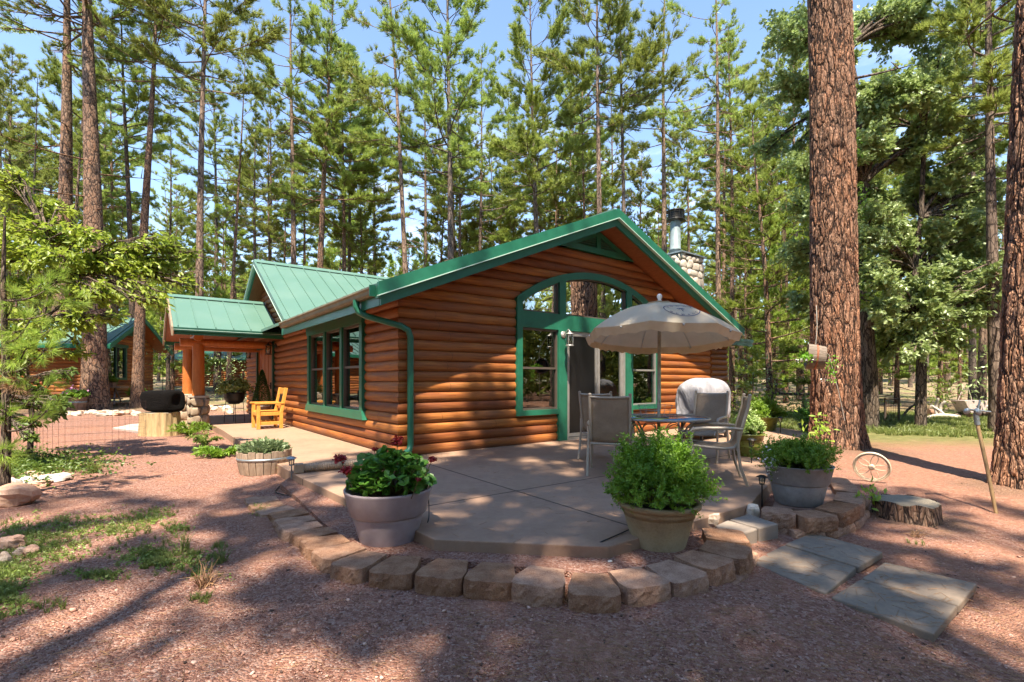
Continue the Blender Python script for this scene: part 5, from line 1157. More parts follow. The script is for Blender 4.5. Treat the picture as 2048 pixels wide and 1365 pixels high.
g = MB(); g.prism([(-.5, 2.2), (2.5, 3.3), (5.5, 2.2), (5.5, 2.1), (2.5, 3.2), (-.5, 2.1)], -3.6, 4, f=lambda a, b, c: (c, a, b)); g.obj('roof', M_GREEN_D, t)
# potting table in front of the neighbouring cabin
pt = thing('potting_table', 'dark wooden trestle table with plant boxes before the neighbouring cabin', 'table', (-20.3, 24.3, .02), R(5)); g = MB(); g.box(-1.0, 1.0, -.32, .32, .84, .89); g.obj('table_top', M_BARREL, pt)
for s in (-1, 1): g = MB(); g.beam((s * .7, -.28, 0), (s * .55, 0, .84), .07, .05); g.beam((s * .7, .28, 0), (s * .55, 0, .84), .07, .05); g.obj('leg', M_FRAME, pt)
g = MB(); g.box(-.9, .9, -.05, .05, .25, .32); g.obj('shelf', M_BARREL, pt)
t = thing('plant_box', 'wooden plant box on the trestle table by the neighbouring cabin', 'plant box', (-20.0, 24.3, .91)); g = MB(); g.box(-.3, .3, -.14, .14, 0, .2); g.obj('box', M_BARREL_D, t); plant_box = t

BX2, BY2, _ = at(150, 821, -.12)
fb = half_barrel('barrel_planter', 'brown half barrel with pink flowers at the foot of the left pines', (BX2, BY2, gz1(BX2, BY2)), .36, .42, .62, M_BARREL_D, M_GALV, nst=20, bands=(.6,))
HX2, HY2, _ = at(274, 813, -.12)
fp = pot('flower_pot', 'dark clay pot of trailing green beside the black log', 'pot', (HX2, HY2, gz1(HX2, HY2)), [(.22, 0), (.30, .5), (.34, .55)], simple('dark_clay', (.16, .10, .09), .6))
# hanging-style kettle planter on a wire stand beyond the porch
KX, KY, _ = at(469, 845, 0)
kp = thing('kettle_planter', 'round black kettle planter on a wire stand beyond the porch', 'planter', (KX, KY, 0)); g = MB(); g.lathe([(0, .52), (.12, .53), (.22, .60), (.27, .72), (.26, .82), (.28, .86), (.24, .84), (0, .80)], 28); g.obj('kettle', M_BLACK, kp)
g = MB()
for k in range(4): a = k * math.pi / 2 + .6; g.tube([(.26 * math.cos(a), .26 * math.sin(a), 0), (.22 * math.cos(a), .22 * math.sin(a), .62)], .008, 5)
for z, rr in ((.2, .25), (.4, .235), (.60, .22)): g.tube([(rr * math.cos(a), rr * math.sin(a), z) for a in np.linspace(0, 6.283, 20, endpoint=False)], .006, 5, closed=True)
g.obj('wire_stand', M_BLACK, kp)
TPX = uv(-.42, 8.25)
tp = pot('topiary_pot', 'brown square shouldered pot with a dark cone topiary at the entrance', 'pot', TPX, [(.17, 0), (.20, .02), (.22, .42), (.24, .44), (.24, .50)], simple('brown_glaze', (.11, .06, .045), .5))
# wire cage at the left
wc = thing('wire_cage', 'rusty wire mesh cage round a young tree trunk at the left', 'cage', (at(60, 922)[0], at(60, 918, -.15)[1], -.15)); g = MB(); RC = .72
for k in range(46): a = k * 2 * math.pi / 46; g.tube([(RC * math.cos(a), RC * math.sin(a), 0), (RC * math.cos(a), RC * math.sin(a), 1.0)], .0014, 4, cap=False)
for k in range(9): z = .02 + k * .12; g.tube([(RC * math.cos(a), RC * math.sin(a), z) for a in np.linspace(0, 6.283, 48, endpoint=False)], .0014, 4, closed=True)
g.obj('wire_mesh', simple('rusty_wire', (.12, .07, .055), .7, .2), wc)

# ---- far right: fence, log pile, wheelbarrow-like cart, split rail
fc = thing('chain_link_fence', 'rusty wire fence panel with dark posts behind the dark oak trunk', 'fence', (0, 0, 0)); g = MB(); fz = gz1(10, 15)
xs_ = np.linspace(8.9, 12.2, 40)
P0 = atY(1680, 798, 15.5); P1 = atY(1798, 798, 15.5)
for k in range(34): x = P0[0] + (P1[0] - P0[0]) * k / 33; g.tube([(x, 15.5, -.15), (x, 15.5, P0[2])], .006, 4, cap=False)
for k in range(12): z = -.1 + k * .07; g.tube([(P0[0], 15.5, z), (P1[0], 15.5, z)], .004, 4, cap=False)
g.obj('wire_panel', simple('rust_wire', (.14, .06, .04), .8), fc)
for px in (1682, 1722, 1770, 1798): x = (px - 1024) * 15.5 / F_; g = MB(); g.tube([(x, 15.5, -.2), (x, 15.5, P0[2] + .03)], .03, 8); g.obj('post', M_FRAME, fc)
g = MB(); g.tube([(P0[0], 15.5, P0[2]), (P1[0], 15.5, P0[2])], .02, 6); g.obj('top_rail', M_FRAME, fc)
rl = thing('rail_fence', 'low dark rail across the clearing behind the far pots', 'fence'); ra = atY(1545, 787, 19.5); rb = atY(1735, 793, 19.5); g = MB(); g.tube([ra, rb], .05, 8); g.obj('rail', M_BARK_GREY, rl)
for q in (0, .33, .66, 1): x = ra[0] + (rb[0] - ra[0]) * q; g = MB(); g.tube([(x, 19.5, -.2), (x, 19.5, ra[2] + .05 - q * .1)], .06, 8); g.obj('post', M_BARK_GREY, rl)
M_BLEACH = m_wood('bleached_deadwood', (.36, .30, .25), (.62, .56, .50), (3, 3, 8), .9)
def dead_log(p, q, r0, r1, label, mat=M_BLEACH, bend=.1, name='dead_log'):
    p = np.array(p); q = np.array(q); t = np.linspace(0, 1, 9); P = p + (q - p) * t[:, None]; P[:, 2] += bend * np.sin(t * 3.1); P[:, 1] += bend * .6 * np.sin(t * 5)
    g = MB(); g.tube(P, r0 + (r1 - r0) * t, 9); return tag(g.obj(name, mat), label, 'log', 'dead wood lying in the meadow')
Yd = 17.5
D = lambda x, y, dy=0: atY(x, y, Yd + dy)
dead_log(D(1850, 838), D(1915, 836), .05, .09, 'long bleached log lying in the grass behind the second dark trunk')
dead_log(D(1905, 835), D(1990, 829), .10, .13, 'thick grey log lying behind the tipped cart', M_BARK_GREY)
dead_log(D(1862, 812, .3), D(1893, 838), .05, .03, 'crooked bleached branch sloping over the log pile')
dead_log(D(1875, 832, .2), D(1873, 797, .2), .06, .04, 'short bleached upright branch stub on the log pile')
dead_log(D(1882, 830, .2), D(1888, 803, .2), .05, .05, 'second bleached upright stub, right of the first')
dead_log(D(1855, 826, .6), D(1880, 828, .6), .16, .12, 'fat reddish log end in the pile behind the second dark trunk', M_BARREL_D, 0)
dead_log(D(1805, 845), D(1828, 808), .05, .03, 'grey branch leaning left of the second dark trunk', M_BARK_GREY)
ct = thing('tipped_cart', 'pale tipped garden cart in the meadow behind the leaning pole', 'cart', D(1938, 855)); ct.location.z = -.12; g = MB()
g.prism([(-.42, .62), (.40, .62), (.32, .20), (-.18, .20)], -.28, .28, f=fF); g.obj('tray', simple('faded_pink_metal', (.50, .40, .38), .6), ct); g = MB(); g.box(-.12, .25, -.2, .2, 0, .2); g.obj('base', M_BARREL_D, ct)
g = MB(); g.tube([(-.4, 0, .6), (-.18, 0, 1.15)], .012, 5); g.tube([(.1, 0, .62), (-.05, 0, 1.15)], .012, 5); g.obj('handle', M_BLEACH, ct)
bxx = thing('white_crate', 'white boxy crate on the log behind the tipped cart', 'crate', D(1972, 836, .4)); g = MB(); g.box(-.26, .26, -.2, .2, -.05, .42); g.obj('shell', M_ROCKW, bxx, bevel=.02); g = MB(); g.box(-.28, .28, -.22, .22, .42, .46); g.obj('lid', M_WHITE, bxx)
# ================================================================== plants
def norm(a): return a / (np.linalg.norm(a, axis=-1, keepdims=True) + 1e-9)
def leaves(mb, pos, dirs, L, W, r, fold=.25, m=0, jit=.5, shape='diamond', updir=None):
    """one folded leaf per pos, pointing roughly along dirs"""
    n = len(pos); L = np.broadcast_to(L, (n,)); W = np.broadcast_to(W, (n,))
    d = norm(dirs + r.normal(0, jit, (n, 3))); up = r.normal(0, .6, (n, 3)) + np.array([0, 0, 1.]) if updir is None else updir + r.normal(0, .4, (n, 3))
    s = norm(np.cross(d, up)); nn = np.cross(s, d)
    L = (L * r.uniform(.7, 1.25, n))[:, None]; W = (W * r.uniform(.75, 1.2, n))[:, None]
    if shape == 'diamond':
        V = np.stack([pos, pos + d * L * .45 + s * W * .5 + nn * W * fold, pos + d * L, pos + d * L * .45 - s * W * .5 + nn * W * fold], 1)
        F = (np.arange(n)[:, None, None] * 4 + np.array([[0, 1, 2], [0, 2, 3]])[None]).reshape(-1, 3)
    elif shape == 'tri':
        V = np.stack([pos - s * W * .5, pos + s * W * .5, pos + d * L], 1); F = np.arange(n * 3).reshape(-1, 3)
    elif shape == 'round':
        ang = np.linspace(-2.7, 2.7, 8); V = [pos + nn * 0]
        for k, a in enumerate(ang):
            rr = 1 + .13 * math.cos(3.5 * a); V.append(pos + (d * math.cos(a) * L * .5 + s * math.sin(a) * W * .5) * rr + nn * W * fold * (.35 + .15 * (k % 2)))
        V = np.stack(V, 1); F = (np.arange(n)[:, None, None] * 9 + np.array([[0, i, i + 1] for i in range(1, 8)])[None]).reshape(-1, 3)
    elif shape == 'lobed':                              # oak / maple like leaf, five lobes
        ang = np.array([-2.5, -1.9, -1.25, -.75, -.35, 0, .35, .75, 1.25, 1.9, 2.5]); rad = np.array([.35, .62, .42, .85, .5, 1.05, .5, .85, .42, .62, .35]); V = [pos]
        for a, rr in zip(ang, rad): V.append(pos + d * L * .35 + (d * math.cos(a) * L * .6 + s * math.sin(a) * W * .6) * rr + nn * W * fold * abs(math.sin(a)) * .6)
        V = np.stack(V, 1); k = len(ang) + 1; F = (np.arange(n)[:, None, None] * k + np.array([[0, i, i + 1] for i in range(1, k - 1)])[None]).reshape(-1, 3)
    mb.add(V.reshape(-1, 3), F, False, m); return mb
def bush(parent, name, mat, c, rad, nst, r, leaf=(.02, .009), per=16, shoots=6, sl=.17, stem=None, up=.9):
    """stems fanning out of the soil; each carries upright leafy shoots in its outer half"""
    g = MB(); st = MB(); c = np.array(c); rad = np.array(rad); P = []; Dr = []; Up = []
    for k in range(nst):
        a = r.uniform(0, 6.283); e = r.uniform(0, 1) ** .55 * 1.55
        d = np.array([math.sin(e) * math.cos(a), math.sin(e) * math.sin(a), math.cos(e)])
        end = d * rad * r.uniform(.62, .98); base = np.array([math.cos(a), math.sin(a), 0]) * r.uniform(0, .3) * rad[0]
        t = np.linspace(0, 1, 6)[:, None]; C = c + base * (1 - t) + end * t + np.array([0, 0, .16 * rad[2]]) * np.sin(t * math.pi) * math.sin(e) + r.normal(0, .02 * rad[0], (6, 3)) * t
        st.tube(C, [.004, .0035, .003, .003, .002, .002], 4, cap=False)
        for q in range(shoots):
            f = r.uniform(.35, 1.0) if q else 1.0; x = f * 5; j = min(4, int(x)); p = C[j] + (C[j + 1] - C[j]) * (x - j); sd = norm(norm(C[j + 1] - C[j]) * .7 + np.array([0, 0, up]) + r.normal(0, .38, 3)); L = sl * r.uniform(.55, 1.15)
            s = np.sort(r.uniform(.05, 1, per)); w = np.arange(per) * 2.4 + r.uniform(0, 6); A = norm(np.cross(sd, [.3, .2, .1])); B = np.cross(sd, A); out = A * np.cos(w)[:, None] + B * np.sin(w)[:, None]
            P.append(p + sd * (L * s)[:, None]); Dr.append(sd * .75 + out); Up.append(np.repeat(sd[None], per, 0))
    P = np.concatenate(P); Dr = np.concatenate(Dr); leaves(g, P, Dr, leaf[0], leaf[1], r, .2, jit=.2, updir=np.concatenate(Up))
    o = g.obj(name, mat, parent); st.obj('stems', M_STEM, parent); return o
M_STEM = simple('green_stem', (.13, .15, .05), .7)
r5 = np.random.default_rng(55)
bush(pot2, 'bush', M_SHRUB, (0, 0, .38), (.40, .39, .52), 190, r5, (.027, .0125), 20, 9, .17)
bush(pot3, 'bush', M_SHRUB, (0, 0, .36), (.42, .38, .26), 120, r5, (.027, .013), 18, 9, .15)
g = MB(); q = r5.normal(0, .045, (90, 3)) * np.array([1, 1, 1.3]) + np.array([-.34, -.10, .44]); leaves(g, q, r5.normal(0, 1, (90, 3)), .020, .018, r5, shape='round'); g.obj('white_blossom', M_PETAL, pot3)
bush(pot4, 'bush', M_VARIEG, (0, 0, .30), (.22, .22, .40), 60, r5, (.036, .026), 13, 7, .14)
bush(pot5, 'bush', M_SHRUB, (0, 0, .28), (.42, .42, .50), 90, r5, (.045, .02), 14, 8, .20)
bush(pot6, 'bush', M_GERAN, (0, 0, .18), (.28, .28, .44), 50, r5, (.045, .02), 14, 7, .20)
bush(fp, 'bush', M_SHRUB, (0, 0, .5), (.36, .36, .45), 40, r5, (.07, .05), 8, 6, .25)
bush(kp, 'bush', M_VARIEG, (0, 0, .80), (.38, .38, .34), 40, r5, (.085, .06), 8, 6, .25)
bush(fb, 'bush', M_ELDER, (0, 0, .58), (.42, .42, .26), 40, r5, (.09, .07), 8, 6, .22)
g = MB(); q = r5.normal(0, 1, (80, 3)) * np.array([.30, .25, .08]) + np.array([-.12, 0, .90]); leaves(g, q, r5.normal(0, 1, (80, 3)), .075, .07, r5, shape='round'); g.obj('pink_blossom', M_PINK, fb)
bush(plant_box, 'bush', M_SHRUB, (0, 0, .18), (.40, .26, .32), 30, r5, (.07, .04), 8, 6, .2)
# cone topiary
g = MB(); n = 5200; h = r5.uniform(0, 1, n); rr = .27 * (1 - h) ** .8 * r5.uniform(.75, 1.05, n); a = r5.uniform(0, 6.283, n)
P = np.stack([rr * np.cos(a), rr * np.sin(a), .50 + 1.0 * h], 1); leaves(g, P, np.stack([np.cos(a), np.sin(a), np.full(n, .7)], 1), .035, .018, r5); g.obj('topiary_cone', m_leaf('dark_box_leaves', [(.015, .04, .01), (.03, .075, .015), (.07, .13, .03)], 6, .2), tp)
for o_ in (): pass
tag(tp, tp['label'], 'potted topiary')
# barrel planter greens
g = MB(); n = 900; a = r5.uniform(0, 6.283, n); rr = .31 * np.sqrt(r5.uniform(0, 1, n)); P = np.stack([rr * np.cos(a), rr * np.sin(a), .27 + .16 * np.exp(-((rr - .1) / .25) ** 2) * r5.uniform(.2, 1.1, n)], 1)
leaves(g, P, np.stack([np.cos(a), np.sin(a), np.full(n, .8)], 1), .085, .045, r5, .3); g.obj('leafy_greens', m_leaf('grey_green_leaves', [(.09, .15, .07), (.20, .29, .13), (.38, .45, .27)], 5, .35), bp)
# geraniums
g = MB(); st = MB(); n = 520; a = r5.uniform(0, 6.283, n); e = r5.uniform(0, 1, n) ** .62 * 1.62
dd = np.stack([np.sin(e) * np.cos(a), np.sin(e) * np.sin(a), np.cos(e)], 1); rad = np.array([.335, .33, .28]); P = dd * rad * r5.uniform(.62, 1.04, n)[:, None] + np.array([0, 0, .47])
P += np.array([.02, 0, .03]); leaves(g, P, dd * np.array([1, 1, .2]), .080, .086, r5, .34, jit=.3, shape='round', updir=dd * 1.2 + np.array([0, -.15, .5]))
g.obj('geranium_foliage', M_GERAN, pot1)
for k in range(0, n, 4): st.tube([(P[k][0] * .3, P[k][1] * .3, .42), tuple(P[k])], .003, 4, cap=False)
heads = [(-.36, -.10, .73, .05), (-.27, -.24, .66, .045), (.08, -.02, .86, .05), (.37, -.08, .72, .032), (-.10, -.05, .80, .022), (.30, -.28, .60, .02)]
for (x, y, z, s) in heads: st.tube([(x * .4, y * .4, .45), (x * .8, y * .9, z * .75), (x, y, z)], .0035, 5)
st.obj('stems', simple('geranium_stem', (.16, .12, .05), .7), pot1)
for (x, y, z, s) in heads: g = MB(); q = r5.normal(0, 1, (60, 3)); q = norm(q) * s * r5.uniform(.4, 1, (60, 1)) * np.array([1.15, 1.15, .75]) + np.array([x, y, z]); leaves(g, q, r5.normal(0, 1, (60, 3)) + [0, 0, .4], s * .65, s * .6, r5, shape='round'); g.obj('flower_head', M_RED, pot1)
# white flowers in the hanging barrel (world space, beside it)
g = MB(); n = 150; P = np.array([hX - .10, hY - .05, hZ]) + r5.normal(0, 1, (n, 3)) * np.array([.07, .06, .035]); leaves(g, P, r5.normal(0, 1, (n, 3)) + [-1, 0, .3], .06, .03, r5)
P = np.array([hX + .22, hY - .22, hZ - .2]) + r5.normal(0, 1, (90, 3)) * np.array([.05, .04, .12]); leaves(g, P, r5.normal(0, 1, (90, 3)), .05, .03, r5); o = g.obj('flowering_vine', M_SHRUB); tag(o, 'green vine with white blossoms spilling from the hanging barrel', 'flowers'); vine = o
g = MB()
for (cx, cz, k) in ((hX - .14, hZ - .03, 26), (hX - .24, hZ - .05, 12), (hX + .24, hZ - .05, 7), (hX + .17, hZ - .38, 16)):
    P = np.array([cx, hY - .10, cz]) + r5.normal(0, 1, (k, 3)) * np.array([.055, .03, .016]); leaves(g, P, r5.normal(0, 1, (k, 3)) + [0, -1, 0], .026, .026, r5, shape='round')
g.obj('white_blossom', M_PETAL, vine)
# yellow green creepers at the big pine and the stump
def creeper(c, s, n, label, size=.10):
    g = MB(); P = np.array(c) + r5.normal(0, 1, (n, 3)) * np.array(s); leaves(g, P, r5.normal(0, .7, (n, 3)) + [0, -.3, -.6], size, size * .42, r5, .15); o = g.obj('creeper', M_ELDER); tag(o, label, 'vine')
    g = MB(); g.tube([(c[0], c[1], c[2] - s[2] * 2), (c[0] + .02, c[1], c[2]), (c[0] - .01, c[1], c[2] + s[2] * 1.5)], .005, 5); g.obj('stem', M_BARK_GREY, o)
creeper(atY(1638, 862, 7.9), (.10, .08, .12), 60, 'yellow green creeper with pointed leaves at the foot of the big pine', .11)
creeper(atY(1742, 985, 5.1), (.07, .06, .055), 34, 'small yellow green creeper at the left side of the sawn stump', .085)
g = MB(); c = []; P = []
for k in range(260): z = r5.uniform(1.6, 5.2); P.append([7.2 - 1.03 + .50 + .02 * z * 0 + r5.normal(0, .05), 9.1 + r5.normal(0, .08), z])
# low spreading junipers by the walk
def juniper(px, py, w, h, label, mat, n=26):
    X, Y, _ = at(px, py, -.13); g = MB(); s = w * Y / F_ / 2; hh = h * Y / F_
    for k in range(n):
        a = r5.uniform(0, 6.283); L = s * r5.uniform(.5, 1.05); t = np.linspace(0, 1, 14)[:, None]; C = np.array([0, 0, .02]) + t * np.array([math.cos(a) * L, math.sin(a) * L * .8, 0]) + np.array([0, 0, 1]) * hh * r5.uniform(.3, 1) * np.sin(t * 1.9)
        for q in range(5): leaves(g, C, norm(np.gradient(C, axis=0)) + r5.normal(0, .5, (14, 3)), .085, .02, r5, .1, jit=.35)
    o = g.obj('juniper', mat, loc=(X, Y, gz1(X, Y))); return tag(o, label, 'shrub', 'low shrubs by the walk')
juniper(378, 868, 95, 24, 'feathery green juniper between the porch pier and the walk', M_SHRUB)
juniper(410, 888, 62, 20, 'thin yellowish tuft of juniper in front of the feathery one', M_WEED, 12)
juniper(440, 912, 92, 16, 'low bright green juniper mat nearest the half barrel', M_SHRUB, 30)
# grass and weeds
def tufts(pts, L, r, nb=14, w=.006, spread=.5):
    """blades: pts (n,3) tuft centres"""
    n = len(pts); P = np.repeat(pts, nb, 0) + r.normal(0, 1, (n * nb, 3)) * np.array([L * .12, L * .12, 0]); a = r.uniform(0, 6.283, n * nb); s = r.uniform(.1, spread, n * nb); l = L * r.uniform(.5, 1.15, n * nb) if np.isscalar(L) else np.repeat(L, nb) * r.uniform(.5, 1.15, n * nb)
    d = np.stack([np.cos(a) * s, np.sin(a) * s, np.full(n * nb, 1.)], 1); d = norm(d); sd = norm(np.cross(d, r.normal(0, 1, (n * nb, 3)))) * w / 2
    mid = P + d * l[:, None] * .55; tip = P + d * l[:, None] + np.stack([np.cos(a) * s, np.sin(a) * s, -s * .6], 1) * l[:, None] * .5
    V = np.stack([P - sd, P + sd, mid + sd * .8, mid - sd * .8, tip], 1).reshape(-1, 3); k = np.arange(n * nb)[:, None]
    return V, (k * 5 + np.array([[0, 1, 2, 3]])), (k * 5 + np.array([[3, 2, 4]]))
def grass_obj(name, P, L, mat, nb=14, w=.006, spread=.6, kindname='stuff'):
    V, q, t3 = tufts(P, L, r5, nb, w, spread); g = MB(); g.add(V, q, False); g.F.append(t3); g.S.append(np.full(len(t3), False)); g.M.append(np.full(len(t3), 0)); return g.obj(name, mat)
def ground_pts(cx, cy, sx, sy, n, z=-.15):
    px = r5.normal(cx, sx, n); py = np.clip(r5.normal(cy, sy, n), 790, 1400); Y = F_ * (CH - z) / (py - 762); X = (px - 1024) * Y / F_; k = ~in_poly(X, Y, PATIO); X = X[k]; Y = Y[k]; return np.stack([X, Y, gz(X, Y)], 1)
# weeds at left front
W_ = [(110, 1062, 60, 14, 80), (210, 1048, 60, 10, 50), (230, 1062, 40, 8, 30), (60, 1078, 40, 14, 60), (60, 1115, 55, 13, 55), (120, 1100, 40, 10, 30), (20, 1150, 30, 16, 80), (10, 1200, 24, 22, 60), (300, 1035, 26, 10, 50), (300, 1120, 30, 12, 60), (320, 1130, 26, 8, 40), (355, 1065, 16, 8, 20), (380, 1150, 30, 10, 24), (390, 1122, 20, 8, 24), (180, 1160, 24, 6, 18), (215, 1163, 18, 6, 14), (520, 1025, 9, 6, 22), (440, 1100, 8, 4, 12), (300, 1100, 40, 20, 24), (395, 1210, 10, 5, 10), (112, 1225, 20, 8, 10), (1240, 1130, 25, 8, 40), (1180, 1135, 30, 6, 30), (1120, 1130, 22, 5, 20), (1830, 1070, 10, 5, 3)]
P = np.concatenate([ground_pts(*w) for w in W_]); kind(grass_obj('short_grass', P, .055, M_GRASS, 12, .0045), 'stuff')
P = np.concatenate([ground_pts(a, b, c, d, int(e * 1.5)) for a, b, c, d, e in W_[:17]]); P = P + np.array([0, 0, .012]); g = MB(); Pn = np.repeat(P, 5, 0) + r5.normal(0, .016, (len(P) * 5, 3)) * np.array([1, 1, .5]); leaves(g, Pn, r5.normal(0, 1, (len(Pn), 3)) * [1, 1, .3], .022, .018, r5, .1); kind(g.obj('low_weeds', M_WEED), 'stuff')
def plant_tuft(px, py, h, n, label, mat=M_GRASS, spread=1.0, w=.006, sx=.03):
    X, Y, _ = at(px, py, -.15); P = np.stack([r5.normal(0, sx, n), r5.normal(0, sx, n), np.zeros(n)], 1); o = grass_obj('grass_tuft', P, h, mat, 12, w, spread); o.location = (X, Y, gz1(X, Y)); tag(o, label, 'grass tuft', 'single grass tufts'); return o
plant_tuft(192, 948, .26, 7, 'bright grass tuft at the end of the left weed bed', w=.008)
plant_tuft(415, 1185, .17, 5, 'dry straw coloured grass tuft in the gravel', M_LITTER, 1.3)
plant_tuft(545, 945, .22, 7, 'long grass leaning out beside the half barrel', w=.007)
plant_tuft(1145, 1215, .14, 4, 'grey grass tuft in the gap of the block row', M_LITTER, .9)
plant_tuft(365, 1110, .20, 3, 'thin upright grass stalks in the left gravel', spread=.5)
plant_tuft(440, 1135, .16, 3, 'thin grass stalks nearer the block row', spread=.7)
plant_tuft(1830, 1058, .10, 3, 'small brown dry tuft on the ground near the leaning pole', M_LITTER, 1.3)
# weed bed inside the cage, left
P = np.concatenate([ground_pts(60, 935, 75, 12, 600), ground_pts(20, 950, 40, 14, 300)]); g = MB(); Pn = np.repeat(P, 6, 0) + r5.normal(0, .05, (len(P) * 6, 3)) * [1, 1, 0] + np.stack([np.zeros(len(P) * 6)] * 2 + [r5.uniform(.02, .17, len(P) * 6)], 1)
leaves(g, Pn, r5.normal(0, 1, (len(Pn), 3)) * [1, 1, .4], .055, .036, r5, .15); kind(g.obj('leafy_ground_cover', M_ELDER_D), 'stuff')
# meadow grass on the right
n = 5200; X = r5.uniform(7.0, 24, n); Y = r5.uniform(11.3, 20, n); k = (vnoise(X, Y, .8, 11) + (Y - 11.3) * .12 > .45) & (X < Y * 1.25); X = X[k]; Y = Y[k]
kind(grass_obj('meadow_grass', np.stack([X, Y, gz(X, Y)], 1), .17, M_GRASS, 12, .014, .7), 'stuff')
# dry needles on the ground
n = 4200; px = r5.uniform(-20, 2070, n); py = 930 + 460 * r5.uniform(0, 1, n) ** .8; wgt = (px > 900) | (r5.random(n) < .3); px = px[wgt]; py = py[wgt]; Y = F_ * 1.35 / (py - 762); X = (px - 1024) * Y / F_
inp = in_poly(X, Y, PATIO); keep = ~inp | (r5.random(len(X)) < .25); X = X[keep]; Y = Y[keep]; inp = inp[keep]; Z = np.where(inp, .003, gz(X, Y) + .006)
for poly, _ in slabs: Z = np.where(in_poly(X, Y, [at(*p, -.17)[:2] for p in poly]), -.167, Z)
a = r5.uniform(0, 6.283, len(X)); L = r5.uniform(.04, .13, len(X)); w = .0011
d = np.stack([np.cos(a), np.sin(a), r5.uniform(-.02, .1, len(X))], 1); s = np.stack([-np.sin(a), np.cos(a), np.zeros(len(X))], 1); p = np.stack([X, Y, Z], 1); u3 = np.array([0, 0, w * 1.6])
V = np.stack([p - s * w, p + s * w, p + d * L[:, None] + s * w, p + d * L[:, None] - s * w, p + u3, p + d * L[:, None] + u3], 1).reshape(-1, 3)
q = np.arange(len(X))[:, None, None] * 6; F = np.concatenate([q + np.array([[[0, 3, 5, 4]]]), q + np.array([[[1, 4, 5, 2]]])], 1).reshape(-1, 4); g = MB(); g.add(V, F); kind(g.obj('fallen_needles', M_LITTER), 'stuff')
# dark cones / bits of bark
n = 260; px = r5.uniform(0, 2048, n); py = 960 + 420 * r5.uniform(0, 1, n); Y = F_ * 1.35 / (py - 762); X = (px - 1024) * Y / F_; keep = ~in_poly(X, Y, PATIO); X = X[keep]; Y = Y[keep]; s = r5.uniform(.003, .010, len(X)); Z = gz(X, Y) + s * .4; a = r5.uniform(0, 6.283, len(X)); ca, sa = np.cos(a)[:, None], np.sin(a)[:, None]; bx0 = bV[None, :, 0] * 1.5; by0 = bV[None, :, 1]
V = np.stack([X[:, None] + s[:, None] * (bx0 * ca - by0 * sa), Y[:, None] + s[:, None] * (bx0 * sa + by0 * ca), Z[:, None] + s[:, None] * bV[None, :, 2]], -1); F = (np.arange(len(X))[:, None, None] * len(bV) + bF[None]).reshape(-1, 4); g = MB(); g.add(V.reshape(-1, 3), F); kind(g.obj('bark_litter', simple('dark_bark_bits', (.07, .04, .03), .9, 0, .5)), 'stuff')
